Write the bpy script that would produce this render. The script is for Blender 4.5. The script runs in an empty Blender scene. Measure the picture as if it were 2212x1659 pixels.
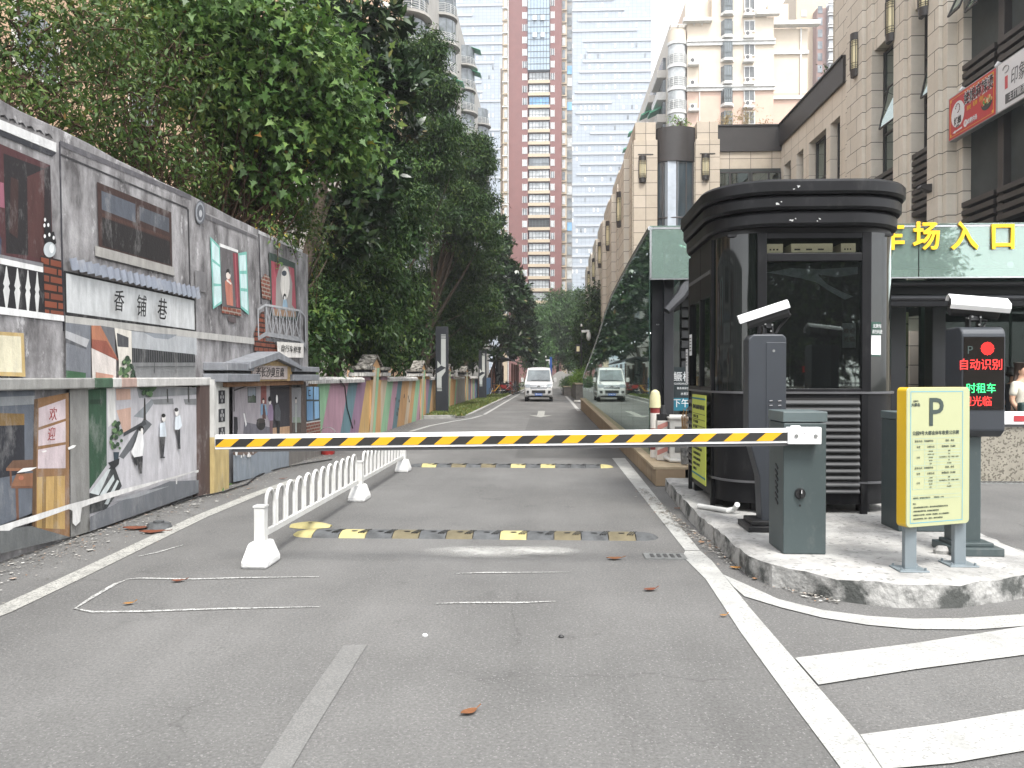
import bpy, math, random
import numpy as np
from mathutils import Vector
R = math.radians
random.seed(7)
sc = bpy.context.scene
COL = sc.collection
# ---------------------------------------------------------------- camera
EYE, F, VPX, VPY, PW, PH = 1.5, 1726.0, 1185.0, 813.0, 2212.0, 1659.0
YAW = math.atan((VPX - PW / 2) / F)
PIT = math.atan((PH / 2 - VPY) / F)
cam = bpy.data.cameras.new('camera')
co = bpy.data.objects.new('camera', cam)
COL.objects.link(co)
co.location = (0, 0, EYE)
co.rotation_euler = (math.pi / 2 - PIT, 0, YAW)
cam.sensor_width = 36
cam.lens = 36 * F / PW
cam.clip_start = .05
cam.clip_end = 3000
sc.camera = co
# ---------------------------------------------------------------- sky, sun, exposure
SUN_EL, SUN_AZ = R(58), R(155)
world = bpy.data.worlds.new('World')
sc.world = world
world.use_nodes = True
wn, wl = world.node_tree.nodes, world.node_tree.links
wn.clear()
sky = wn.new('ShaderNodeTexSky')
sky.sky_type = 'NISHITA'
sky.sun_disc = False
sky.sun_elevation = SUN_EL
sky.sun_rotation = SUN_AZ
sky.air_density = 1.0
sky.dust_density = 1.0
hs = wn.new('ShaderNodeHueSaturation')
hs.inputs['Saturation'].default_value = .12
bg = wn.new('ShaderNodeBackground')
bg.inputs['Strength'].default_value = .15
wo = wn.new('ShaderNodeOutputWorld')
wl.new(sky.outputs[0], hs.inputs['Color'])
wl.new(hs.outputs[0], bg.inputs['Color'])
wl.new(bg.outputs[0], wo.inputs['Surface'])
sl = bpy.data.lights.new('sun', 'SUN')
sl.energy = 1.4
sl.angle = R(16)
sl.color = (1, .97, .92)
so = bpy.data.objects.new('sun', sl)
COL.objects.link(so)
sd = Vector((math.sin(SUN_AZ) * math.cos(SUN_EL), math.cos(SUN_AZ) * math.cos(SUN_EL), math.sin(SUN_EL)))
so.rotation_euler = sd.to_track_quat('Z', 'Y').to_euler()
so.location = sd * 60
sc.view_settings.view_transform = 'Standard'
sc.view_settings.look = 'None'
sc.view_settings.exposure = 2.0
sc.view_settings.gamma = 1
try:
    sc.cycles.use_denoising = True
    sc.cycles.denoiser = 'OPENIMAGEDENOISE'
    sc.cycles.max_bounces = 8
    sc.cycles.transparent_max_bounces = 12
    sc.cycles.volume_bounces = 0
    sc.cycles.caustics_reflective = False
    sc.cycles.caustics_refractive = False
    sc.cycles.sample_clamp_indirect = 6
except Exception:
    pass
# ---------------------------------------------------------------- sight lines: where a real plane is met
_f = Vector((-math.sin(YAW) * math.cos(PIT), math.cos(YAW) * math.cos(PIT), -math.sin(PIT)))
_r = Vector((math.cos(YAW), math.sin(YAW), 0))
_u = _r.cross(_f)
CAM = Vector((0, 0, EYE))
def D(u, v): return _f + _r * ((u - PW / 2) / F) + _u * ((PH / 2 - v) / F)
def GZ(u, v, z=0.0):
    d = D(u, v); return CAM + d * ((z - EYE) / d.z)
def GX(u, v, x):
    d = D(u, v); return CAM + d * (x / d.x)
def GY(u, v, y):
    d = D(u, v); return CAM + d * (y / d.y)
# ---------------------------------------------------------------- materials
def C(h, k=1.0):
    h = h.lstrip('#')
    o = []
    for i in (0, 2, 4):
        c = int(h[i:i + 2], 16) / 255
        o.append(k * (c / 12.92 if c <= .04045 else ((c + .055) / 1.055) ** 2.4))
    return tuple(o)
_mats = {}
def M(name, col, rough=.6, metal=0.0, var=.15, scale=3.0, bump=0.0, bscale=60.0, streak=0, spec=.5, coat=0.0, sp=None, emit=0.0, col2=None, thr=None, fade=None):
    """procedural surface: noise-mottled colour, optional vertical streaks, bump and flecks"""
    if name in _mats: return _mats[name]
    m = bpy.data.materials.new(name)
    m.use_nodes = True
    n, l = m.node_tree.nodes, m.node_tree.links
    b = n['Principled BSDF']
    if isinstance(col, str): col = C(col)
    if isinstance(col2, str): col2 = C(col2)
    tc = n.new('ShaderNodeTexCoord')
    mp = n.new('ShaderNodeMapping')
    l.new(tc.outputs['Object'], mp.inputs['Vector'])
    if streak: mp.inputs['Scale'].default_value = (streak, streak, .5)
    nz = n.new('ShaderNodeTexNoise')
    nz.inputs['Scale'].default_value = scale
    nz.inputs['Detail'].default_value = 6
    nz.inputs['Roughness'].default_value = .65
    l.new(mp.outputs[0], nz.inputs['Vector'])
    cr = n.new('ShaderNodeValToRGB')
    lo, hi = (thr if thr else (.3, .7))
    cr.color_ramp.elements[0].position = lo
    cr.color_ramp.elements[1].position = hi
    cr.color_ramp.elements[0].color = [c * (1 - var) for c in col] + [1]
    cr.color_ramp.elements[1].color = list(col2) + [1] if col2 else [min(.95, c * (1 + var)) for c in col] + [1]
    l.new(nz.outputs['Fac'], cr.inputs['Fac'])
    out = cr.outputs['Color']
    if sp:  # flecks: (scale, colour, amount)
        vo = n.new('ShaderNodeTexVoronoi')
        vo.inputs['Scale'].default_value = sp[0]
        l.new(tc.outputs['Object'], vo.inputs['Vector'])
        sx = n.new('ShaderNodeSeparateColor')
        l.new(vo.outputs['Color'], sx.inputs[0])
        gt = n.new('ShaderNodeMath'); gt.operation = 'GREATER_THAN'
        gt.inputs[1].default_value = 1 - sp[2]
        l.new(sx.outputs[0], gt.inputs[0])
        mx = n.new('ShaderNodeMix'); mx.data_type = 'RGBA'
        l.new(gt.outputs[0], mx.inputs['Factor'])
        l.new(out, mx.inputs['A'])
        mx.inputs['B'].default_value = list(sp[1]) + [1]
        out = mx.outputs['Result']
    if fade:  # worn or dusty blotches: (scale, colour, from, to, amount, stretch)
        m3 = n.new('ShaderNodeMapping'); m3.inputs['Scale'].default_value = (1, 1, fade[5]); l.new(tc.outputs['Object'], m3.inputs[0])
        n3 = n.new('ShaderNodeTexNoise'); n3.inputs['Scale'].default_value = fade[0]; n3.inputs['Detail'].default_value = 9; n3.inputs['Roughness'].default_value = .72
        l.new(m3.outputs[0], n3.inputs['Vector'])
        r3 = n.new('ShaderNodeMapRange'); r3.inputs['From Min'].default_value = fade[2]; r3.inputs['From Max'].default_value = fade[3]; r3.inputs['To Max'].default_value = fade[4]
        l.new(n3.outputs['Fac'], r3.inputs['Value'])
        x3 = n.new('ShaderNodeMix'); x3.data_type = 'RGBA'; l.new(r3.outputs[0], x3.inputs['Factor']); l.new(out, x3.inputs['A']); x3.inputs['B'].default_value = list(fade[1]) + [1]
        out = x3.outputs['Result']
    l.new(out, b.inputs['Base Color'])
    b.inputs['Roughness'].default_value = rough
    b.inputs['Metallic'].default_value = metal
    b.inputs['Specular IOR Level'].default_value = spec
    if coat: b.inputs['Coat Weight'].default_value = coat
    if emit:
        l.new(out, b.inputs['Emission Color']); b.inputs['Emission Strength'].default_value = emit
    if bump:
        n2 = n.new('ShaderNodeTexNoise'); n2.inputs['Scale'].default_value = bscale; n2.inputs['Detail'].default_value = 4
        l.new(tc.outputs['Object'], n2.inputs['Vector'])
        bp = n.new('ShaderNodeBump'); bp.inputs['Strength'].default_value = bump; bp.inputs['Distance'].default_value = .02
        l.new(n2.outputs['Fac'], bp.inputs['Height']); l.new(bp.outputs[0], b.inputs['Normal'])
    _mats[name] = m
    return m
def brickmat(name, c1, c2, mortar, w, h, mort=.02, plane='yz', rough=.7, var=.12, offset=.5, msm=.1):
    """courses of stone or brick laid on a real plane (yz or xz), or wrapped by normal"""
    if name in _mats: return _mats[name]
    m = bpy.data.materials.new(name); m.use_nodes = True
    n, l = m.node_tree.nodes, m.node_tree.links
    b = n['Principled BSDF']
    tc = n.new('ShaderNodeTexCoord')
    sp = n.new('ShaderNodeSeparateXYZ'); l.new(tc.outputs['Object'], sp.inputs[0])
    cb = n.new('ShaderNodeCombineXYZ')
    if plane == 'yz': l.new(sp.outputs[1], cb.inputs[0])
    elif plane == 'xz': l.new(sp.outputs[0], cb.inputs[0])
    else:
        ad = n.new('ShaderNodeMath'); ad.operation = 'ADD'
        l.new(sp.outputs[0], ad.inputs[0]); l.new(sp.outputs[1], ad.inputs[1]); l.new(ad.outputs[0], cb.inputs[0])
    l.new(sp.outputs[2], cb.inputs[1])
    br = n.new('ShaderNodeTexBrick')
    br.offset = offset
    br.inputs['Scale'].default_value = 1
    br.inputs['Brick Width'].default_value = w
    br.inputs['Row Height'].default_value = h
    br.inputs['Mortar Size'].default_value = mort
    br.inputs['Mortar Smooth'].default_value = msm
    br.inputs['Color1'].default_value = list(c1) + [1]
    br.inputs['Color2'].default_value = list(c2) + [1]
    br.inputs['Mortar'].default_value = list(mortar) + [1]
    l.new(cb.outputs[0], br.inputs['Vector'])
    nz = n.new('ShaderNodeTexNoise'); nz.inputs['Scale'].default_value = 2.2; nz.inputs['Detail'].default_value = 8
    nz.inputs['Roughness'].default_value = .75
    l.new(tc.outputs['Object'], nz.inputs['Vector'])
    mr = n.new('ShaderNodeMapRange'); mr.inputs['To Min'].default_value = 1 - var * 2; mr.inputs['To Max'].default_value = 1 + var * 2
    l.new(nz.outputs['Fac'], mr.inputs['Value'])
    mx = n.new('ShaderNodeMix'); mx.data_type = 'RGBA'; mx.blend_type = 'MULTIPLY'
    mx.inputs['Factor'].default_value = 1
    l.new(br.outputs['Color'], mx.inputs['A']); l.new(mr.outputs[0], mx.inputs['B'])
    l.new(mx.outputs['Result'], b.inputs['Base Color'])
    bp = n.new('ShaderNodeBump'); bp.invert = True; bp.inputs['Strength'].default_value = .5; bp.inputs['Distance'].default_value = .01
    l.new(br.outputs['Fac'], bp.inputs['Height']); l.new(bp.outputs[0], b.inputs['Normal'])
    b.inputs['Roughness'].default_value = rough
    _mats[name] = m
    return m
def glassmat(name, tint, refl=.08, alpha=.5, wob=0.0, rough=.02, wscale=1.5, milk=None):
    """thin tinted pane: mirror coat by fresnel over tinted see-through"""
    if name in _mats: return _mats[name]
    m = bpy.data.materials.new(name); m.use_nodes = True
    n, l = m.node_tree.nodes, m.node_tree.links
    n.clear()
    o = n.new('ShaderNodeOutputMaterial')
    tr = n.new('ShaderNodeBsdfTransparent'); tr.inputs[0].default_value = [c * (1 - alpha) + (1 - alpha) * .0 for c in (tint[0] / max(tint), tint[1] / max(tint), tint[2] / max(tint))] + [1]
    df = n.new('ShaderNodeBsdfDiffuse'); df.inputs[0].default_value = list(tint) + [1]
    ms = n.new('ShaderNodeMixShader'); ms.inputs[0].default_value = alpha * .35 if milk is None else milk
    l.new(tr.outputs[0], ms.inputs[1]); l.new(df.outputs[0], ms.inputs[2])
    gl = n.new('ShaderNodeBsdfGlossy'); gl.inputs['Roughness'].default_value = rough
    gl.inputs[0].default_value = (.84, .95, .90, 1)
    fr = n.new('ShaderNodeFresnel'); fr.inputs[0].default_value = 1.5
    ad = n.new('ShaderNodeMath'); ad.operation = 'ADD'; ad.use_clamp = True; ad.inputs[1].default_value = refl
    l.new(fr.outputs[0], ad.inputs[0])
    if wob:
        tc = n.new('ShaderNodeTexCoord'); nz = n.new('ShaderNodeTexNoise'); nz.inputs['Scale'].default_value = wscale; nz.inputs['Detail'].default_value = 1
        l.new(tc.outputs['Object'], nz.inputs['Vector'])
        bp = n.new('ShaderNodeBump'); bp.inputs['Strength'].default_value = wob; bp.inputs['Distance'].default_value = .02
        l.new(nz.outputs['Fac'], bp.inputs['Height']); l.new(bp.outputs[0], gl.inputs['Normal'])
    m2 = n.new('ShaderNodeMixShader')
    l.new(ad.outputs[0], m2.inputs[0]); l.new(ms.outputs[0], m2.inputs[1]); l.new(gl.outputs[0], m2.inputs[2])
    l.new(m2.outputs[0], o.inputs[0])
    _mats[name] = m
    return m
def leafmat(name, cols, rough=.45, trans=.25, spec=.4):
    """leaf: hue differs leaf by leaf (attribute rnd), some light passes through"""
    if name in _mats: return _mats[name]
    m = bpy.data.materials.new(name); m.use_nodes = True
    n, l = m.node_tree.nodes, m.node_tree.links
    b = n['Principled BSDF']; o = n['Material Output']
    at = n.new('ShaderNodeAttribute'); at.attribute_name = 'rnd'
    cr = n.new('ShaderNodeValToRGB')
    while len(cr.color_ramp.elements) < len(cols): cr.color_ramp.elements.new(.5)
    for e, (p, c) in zip(cr.color_ramp.elements, cols):
        e.position = p; e.color = list(c) + [1]
    l.new(at.outputs['Fac'], cr.inputs['Fac'])
    l.new(cr.outputs[0], b.inputs['Base Color'])
    b.inputs['Roughness'].default_value = rough
    b.inputs['Specular IOR Level'].default_value = spec
    t = n.new('ShaderNodeBsdfTranslucent'); l.new(cr.outputs[0], t.inputs[0])
    ms = n.new('ShaderNodeMixShader'); ms.inputs[0].default_value = trans
    l.new(b.outputs[0], ms.inputs[1]); l.new(t.outputs[0], ms.inputs[2]); l.new(ms.outputs[0], o.inputs['Surface'])
    _mats[name] = m
    return m
# ---------------------------------------------------------------- meshes and objects
def root_of(o):
    while o.parent: o = o.parent
    return o
class MB:
    def __init__(s): s.v, s.f, s.m, s.mats = [], [], [], []
    def mi(s, mat):
        if mat not in s.mats: s.mats.append(mat)
        return s.mats.index(mat)
    def add(s, vs, fs, mat):
        b = len(s.v); k = s.mi(mat)
        s.v += [tuple(p) for p in vs]
        for f in fs: s.f.append([b + i for i in f]); s.m.append(k)
        return s
    def box(s, x0, x1, y0, y1, z0, z1, mat):
        x0, x1 = min(x0, x1), max(x0, x1); y0, y1 = min(y0, y1), max(y0, y1); z0, z1 = min(z0, z1), max(z0, z1)
        return s.add([(x0, y0, z0), (x1, y0, z0), (x1, y1, z0), (x0, y1, z0), (x0, y0, z1), (x1, y0, z1), (x1, y1, z1), (x0, y1, z1)],
                     [(0, 3, 2, 1), (4, 5, 6, 7), (0, 1, 5, 4), (1, 2, 6, 5), (2, 3, 7, 6), (3, 0, 4, 7)], mat)
    def bar(s, a, b, w, h, mat, up=(0, 0, 1)):
        a, b = Vector(a), Vector(b); d = (b - a).normalized()
        x = d.cross(Vector(up))
        if x.length < 1e-4: x = d.cross(Vector((0, 1, 0)))
        x = x.normalized() * (w / 2); y = x.cross(d).normalized() * (h / 2)
        vs = [p + i * x + j * y for p in (a, b) for i, j in ((-1, -1), (1, -1), (1, 1), (-1, 1))]
        return s.add(vs, [(3, 2, 1, 0), (4, 5, 6, 7), (0, 1, 5, 4), (1, 2, 6, 5), (2, 3, 7, 6), (3, 0, 4, 7)], mat)
    def poly(s, pts, mat): return s.add(pts, [tuple(range(len(pts)))], mat)
    def prism(s, pts, off, mat):
        n = len(pts); off = Vector(off); a = [Vector(p) for p in pts]
        vs = a + [p + off for p in a]
        return s.add(vs, [tuple(range(n))[::-1], tuple(range(n, 2 * n))] + [(i, (i + 1) % n, n + (i + 1) % n, n + i) for i in range(n)], mat)
    def tube(s, pts, r, mat, n=8, cap=True):
        pts = [Vector(p) for p in pts]; rings = []
        for i, p in enumerate(pts):
            d = (pts[min(i + 1, len(pts) - 1)] - pts[max(i - 1, 0)]).normalized()
            x = d.cross(Vector((0, 0, 1)))
            if x.length < .05: x = d.cross(Vector((0, 1, 0)))
            x.normalize(); y = d.cross(x); rr = r[i] if isinstance(r, (list, tuple)) else r
            rings.append([p + (x * math.cos(2 * math.pi * k / n) + y * math.sin(2 * math.pi * k / n)) * rr for k in range(n)])
        return s.loft(rings, mat, cap)
    def loft(s, rings, mat, cap=True, closed=True):
        n = len(rings[0]); vs = [p for r in rings for p in r]; fs = []
        for i in range(len(rings) - 1):
            for k in range(n if closed else n - 1):
                k2 = (k + 1) % n
                fs.append((i * n + k, i * n + k2, (i + 1) * n + k2, (i + 1) * n + k))
        if cap: fs += [tuple(range(n))[::-1], tuple((len(rings) - 1) * n + k for k in range(n))]
        return s.add(vs, fs, mat)
    def cyl(s, c, r, z0, z1, mat, n=20): return s.tube([(c[0], c[1], z0), (c[0], c[1], z1)], r, mat, n)
    def disc(s, c, nrm, r, mat, n=20, rx=None):
        nrm = Vector(nrm).normalized(); x = nrm.cross(Vector((0, 0, 1)))
        if x.length < .05: x = Vector((1, 0, 0))
        x.normalize(); y = x.cross(nrm)
        return s.poly([Vector(c) + x * math.cos(2 * math.pi * k / n) * (rx or r) + y * math.sin(2 * math.pi * k / n) * r for k in range(n)], mat)
    def build(s, name, parent=None, smooth=False, bevel=0.0, seg=2, angle=35):
        me = bpy.data.meshes.new(name)
        off = root_of(parent).location if parent else Vector((0, 0, 0))
        me.from_pydata([(a - off.x, b - off.y, c - off.z) for a, b, c in s.v], [], s.f)
        for m in s.mats: me.materials.append(m)
        me.polygons.foreach_set('material_index', s.m)
        if smooth: me.polygons.foreach_set('use_smooth', [True] * len(me.polygons))
        me.update()
        o = bpy.data.objects.new(name, me); COL.objects.link(o)
        if parent: o.parent = parent
        if smooth:
            try: me.set_sharp_from_angle(angle=R(angle))
            except Exception: pass
        if bevel:
            bm = o.modifiers.new('edge', 'BEVEL'); bm.width = bevel; bm.segments = seg; bm.limit_method = 'ANGLE'; bm.angle_limit = R(40)
            if not smooth: bm.harden_normals = False
        return o
def tag(o, label=None, cat=None, group=None, kind=None):
    if label: o['label'] = label
    if cat: o['category'] = cat
    if group: o['group'] = group
    if kind: o['kind'] = kind
    return o
def thing(name, label, cat, loc=(0, 0, 0), group=None):
    o = bpy.data.objects.new(name, None); COL.objects.link(o)
    o.location = loc; o.empty_display_size = .2
    return tag(o, label, cat, group)
def kids(o): return [c for c in bpy.data.objects if c.parent == o]
def copy_tree(o, parent=None, loc=None):
    c = o.copy(); COL.objects.link(c)
    if parent: c.parent = parent
    if loc is not None: c.location = loc
    for k in kids(o): copy_tree(k, c)
    return c
def text(s, size, mat, parent, org, xd, up, name='lettering', sx=1.0, depth=.002, align='CENTER', shear=0.0, bold=0.0, sp=1.0):
    """writing as real flat letters standing just off a surface"""
    cu = bpy.data.curves.new('txt', 'FONT'); cu.body = s; cu.size = size; cu.align_x = align; cu.align_y = 'CENTER'
    cu.shear = shear; cu.offset = bold; cu.space_character = sp; cu.resolution_u = 3; cu.extrude = depth / 2
    o = bpy.data.objects.new('txt', cu); COL.objects.link(o)
    bpy.context.view_layer.update()
    me = bpy.data.meshes.new_from_object(o.evaluated_get(bpy.context.evaluated_depsgraph_get()))
    bpy.data.objects.remove(o)
    xd, up = Vector(xd).normalized(), Vector(up).normalized(); nn = xd.cross(up); org = Vector(org)
    off = root_of(parent).location if parent else Vector((0, 0, 0))
    for v in me.vertices:
        v.co = org + xd * (v.co.x * sx) + up * v.co.y + nn * v.co.z - off
    me.materials.clear(); me.materials.append(mat); me.name = name
    t = bpy.data.objects.new(name, me); COL.objects.link(t)
    if parent: t.parent = parent
    return t
def ell(cx, cy, rx, ry, n=18, a0=0, a1=360): return [(cx + rx * math.cos(R(a0 + (a1 - a0) * i / n)), cy + ry * math.sin(R(a0 + (a1 - a0) * i / n))) for i in range(n if a1 - a0 == 360 else n + 1)]
# ================================================================ ground, road, island
def asphalt(name, base, k):
    """road surface: fine aggregate, broad stains, tracks worn along the lane, hairline cracks"""
    m = bpy.data.materials.new(name); m.use_nodes = True; n, l = m.node_tree.nodes, m.node_tree.links; p = n['Principled BSDF']
    tc = n.new('ShaderNodeTexCoord')
    def noise(sc_, det, rg, scale=(1, 1, 1)):
        mp = n.new('ShaderNodeMapping'); mp.inputs['Scale'].default_value = scale; l.new(tc.outputs['Object'], mp.inputs[0])
        z = n.new('ShaderNodeTexNoise'); z.inputs['Scale'].default_value = sc_; z.inputs['Detail'].default_value = det; z.inputs['Roughness'].default_value = rg; l.new(mp.outputs[0], z.inputs['Vector']); return z.outputs['Fac']
    def ramp(f, a, c, lo, hi):
        r = n.new('ShaderNodeMapRange'); r.inputs['From Min'].default_value = a; r.inputs['From Max'].default_value = c; r.inputs['To Min'].default_value = lo; r.inputs['To Max'].default_value = hi; l.new(f, r.inputs['Value']); return r.outputs[0]
    def mul(a, c):
        q = n.new('ShaderNodeMath'); q.operation = 'MULTIPLY'; l.new(a, q.inputs[0]); l.new(c, q.inputs[1]); return q.outputs[0]
    f = mul(ramp(noise(.55, 7, .6), .3, .7, .78, 1.2), ramp(noise(.9, 5, .6, (1, .12, 1)), .35, .65, .86, 1.12))
    f = mul(f, ramp(noise(60, 3, .7), .3, .7, .72, 1.3))
    f = mul(f, ramp(noise(1.7, 9, .7), .60, .70, 1.0, .72))
    vo = n.new('ShaderNodeTexVoronoi'); vo.feature = 'DISTANCE_TO_EDGE'; vo.inputs['Scale'].default_value = .42; mp = n.new('ShaderNodeMapping'); l.new(tc.outputs['Object'], mp.inputs[0])
    wz = n.new('ShaderNodeTexNoise'); wz.inputs['Scale'].default_value = 2.2; wz.inputs['Detail'].default_value = 6; l.new(tc.outputs['Object'], wz.inputs['Vector'])
    ad = n.new('ShaderNodeMix'); ad.data_type = 'RGBA'; ad.blend_type = 'ADD'; ad.inputs['Factor'].default_value = .45; l.new(mp.outputs[0], ad.inputs['A']); l.new(wz.outputs['Color'], ad.inputs['B']); l.new(ad.outputs['Result'], vo.inputs['Vector'])
    ck = ramp(vo.outputs['Distance'], 0.0, .005, .74, 1.0)
    gate = ramp(noise(.35, 2, .5), .52, .56, 0, 1)
    mx = n.new('ShaderNodeMix'); l.new(gate, mx.inputs['Factor']); mx.inputs['A'].default_value = 1; l.new(ck, mx.inputs['B'])
    f = mul(f, mx.outputs['Result'])
    cb = n.new('ShaderNodeMix'); cb.data_type = 'RGBA'; cb.blend_type = 'MULTIPLY'; cb.inputs['Factor'].default_value = 1; cb.inputs['A'].default_value = [q * k for q in base] + [1]; l.new(f, cb.inputs['B'])
    v2 = n.new('ShaderNodeTexVoronoi'); v2.inputs['Scale'].default_value = 150; l.new(tc.outputs['Object'], v2.inputs['Vector'])
    sx = n.new('ShaderNodeSeparateColor'); l.new(v2.outputs['Color'], sx.inputs[0]); gt = n.new('ShaderNodeMath'); gt.operation = 'GREATER_THAN'; gt.inputs[1].default_value = .965; l.new(sx.outputs[0], gt.inputs[0])
    c2 = n.new('ShaderNodeMix'); c2.data_type = 'RGBA'; l.new(gt.outputs[0], c2.inputs['Factor']); l.new(cb.outputs['Result'], c2.inputs['A']); c2.inputs['B'].default_value = [q * k * 1.6 for q in base] + [1]
    l.new(c2.outputs['Result'], p.inputs['Base Color']); p.inputs['Roughness'].default_value = .85
    bz = n.new('ShaderNodeBump'); bz.inputs['Strength'].default_value = .5; bz.inputs['Distance'].default_value = .012; l.new(noise(130, 3, .6), bz.inputs['Height']); l.new(bz.outputs[0], p.inputs['Normal'])
    return m
asph = asphalt('asphalt', (.122, .120, .116), 1.0); asph2 = asphalt('asphalt_newer', (.122, .120, .116), .78)
white_line = M('road_paint', (.35, .35, .335), rough=.75, var=.18, scale=5, col2=(.43, .43, .41), bump=.25, bscale=120, sp=(90, (.25, .25, .24), .09), fade=(2.5, (.2, .2, .19), .55, .75, .6, 1))
old_line = M('worn_paint', (.33, .325, .30), rough=.8, var=.25, scale=9, sp=(110, (.18, .18, .17), .25))
faint_line = M('faint_paint', (.136, .135, .13), rough=.8, var=.12, scale=4, sp=(150, (.175, .173, .167), .35))
chalk = M('chalk_scratch', (.40, .40, .385), rough=.9, var=.3, scale=14, sp=(120, (.165, .163, .157), .4))
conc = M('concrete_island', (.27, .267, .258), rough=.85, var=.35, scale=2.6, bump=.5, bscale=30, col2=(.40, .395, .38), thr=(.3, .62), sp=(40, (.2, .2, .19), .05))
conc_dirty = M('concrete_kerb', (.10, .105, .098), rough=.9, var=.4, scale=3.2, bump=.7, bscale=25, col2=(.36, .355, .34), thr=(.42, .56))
soil = M('far_ground', (.12, .115, .10), rough=.95, var=.3, scale=.3)
def sheet(name, pts, mat, z):
    b = MB(); b.poly([(p[0], p[1], z) for p in pts], mat); o = b.build(name)
    return tag(o, kind='structure')
def line(pts, w):
    """a painted band of width w along a centre line"""
    P = [Vector((p[0], p[1], 0)) for p in pts]; L, Rr = [], []
    for i, p in enumerate(P):
        d = (P[min(i + 1, len(P) - 1)] - P[max(i - 1, 0)]).normalized(); nn = Vector((-d.y, d.x, 0)) * (w[i] if isinstance(w, (list, tuple)) else w) / 2
        L.append(p + nn); Rr.append(p - nn)
    return L + Rr[::-1]
sheet('ground', [(-900, -60), (900, -60), (900, 1500), (-900, 1500)], soil, -.012)
sheet('road', [(-4.5, -8), (14, -8), (14, 40), (9, 60), (9, 116), (40, 116), (40, 124), (-40, 124), (-40, 116), (-4.5, 116)], asph, 0)
sheet('road_patch', [(-.62, 14.7), (1.5, 14.7), (1.5, 33), (-.7, 33)], asph2, .0025)
def gp(l): return [GZ(*p) for p in l]
RM = lambda px: [(1474.7 + a / 3, 1106 + b / 3) for a, b in px]
sheet('road_marking', gp([(1322, 990), (1350, 990), (1512, 1190), (1480, 1190)]), white_line, .005)
sheet('road_marking', gp([(1480, 1191), (1513, 1191)] + RM([(190, 320), (440, 630), (720, 955), (870, 1130), (1150, 1455), (1390, 1740)]) + [(1960, 1760), (1860, 1760)] + RM([(1020, 1659), (730, 1270), (380, 790), (150, 440), (0, 290)])), white_line, .005)
sheet('road_marking', gp(RM([(262, 410), (400, 470), (620, 570), (900, 640), (1200, 680), (1490, 698), (1800, 695), (2212, 668), (2500, 640), (2500, 720), (2212, 745), (1900, 768), (1500, 765), (1200, 738), (900, 690), (640, 625), (400, 552), (330, 490)])), white_line, .007)
sheet('road_marking', gp(RM([(728, 955), (1500, 860), (2212, 750), (2600, 680), (2600, 850), (2212, 935), (1500, 1030), (880, 1130)])), white_line, .009)
sheet('road_marking', gp(RM([(1150, 1455), (1700, 1380), (2212, 1292), (2600, 1220), (2600, 1450), (2212, 1560), (1750, 1640), (1300, 1680)])), white_line, .009)
sheet('road_marking', line(gp([(-60, 1345), (0, 1322), (150, 1252), (300, 1180), (430, 1118), (552, 1068), (640, 1036)]), .16), old_line, .005)
sheet('road_marking', line([(-3.75, 21.5), (-3.6, 24), (-3.2, 26.4), (-2.75, 28.3), (-2.55, 30.5)], .13), white_line, .005)
sheet('road_marking', line([(-2.52, 31.2), (-2.5, 52), (-2.4, 85)], .13), white_line, .005)
sheet('road_marking', line([(1.32, 34.5), (1.34, 47), (1.3, 60)], .16), white_line, .005)
for q in ([(270, 1253), (300, 1250), (420, 1252), (520, 1249), (690, 1247)], [(160, 1317), (205, 1288), (250, 1262), (272, 1254)], [(162, 1316), (200, 1323), (300, 1322), (480, 1316), (690, 1312)],
          [(985, 1240), (1050, 1238), (1230, 1237)], [(940, 1305), (1010, 1303), (1120, 1303), (1200, 1300)], [(298, 1203), (340, 1194), (395, 1178)]):
    sheet('road_scratch', line(gp(q), [.012] + [.035] * (len(q) - 2) + [.01]), chalk, .005)
sheet('road_marking', gp([(742, 1396), (793, 1394), (690, 1560), (628, 1665), (560, 1665), (640, 1540)]), faint_line, .005)
# straight-on arrow before the van
sheet('road_marking', [(-.66, 34), (-.08, 31.5), (-.08, 31.2), (.2, 31.2), (.2, 31.5), (-.1, 34)][:0] or [(-.75, 30.6), (-.3, 29.2), (.15, 30.6), (-.16, 30.6), (-.16, 34.5), (-.44, 34.5), (-.44, 30.6)], old_line, .007)
# white powder spilt before the hump
def dustmat():
    m = bpy.data.materials.new('spilt_powder'); m.use_nodes = True
    n, l = m.node_tree.nodes, m.node_tree.links; b = n['Principled BSDF']
    tc = n.new('ShaderNodeTexCoord'); nz = n.new('ShaderNodeTexNoise'); nz.inputs['Scale'].default_value = 5; nz.inputs['Detail'].default_value = 9; nz.inputs['Roughness'].default_value = .8
    l.new(tc.outputs['Object'], nz.inputs['Vector'])
    gr = n.new('ShaderNodeTexGradient'); gr.gradient_type = 'SPHERICAL'
    mp = n.new('ShaderNodeMapping'); mp.inputs['Scale'].default_value = (1.25, 2.6, 1)
    l.new(tc.outputs['Object'], mp.inputs[0]); l.new(mp.outputs[0], gr.inputs[0])
    mu = n.new('ShaderNodeMath'); mu.operation = 'MULTIPLY'; l.new(nz.outputs['Fac'], mu.inputs[0]); l.new(gr.outputs['Fac'], mu.inputs[1])
    cr = n.new('ShaderNodeValToRGB'); cr.color_ramp.elements[0].position = .16; cr.color_ramp.elements[1].position = .5
    cr.color_ramp.elements[1].color = (.8, .8, .8, 1)
    l.new(mu.outputs[0], cr.inputs[0]); l.new(cr.outputs[0], b.inputs['Alpha'])
    b.inputs['Base Color'].default_value = (.46, .455, .43, 1); b.inputs['Roughness'].default_value = .95
    return m
dm = dustmat()
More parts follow.
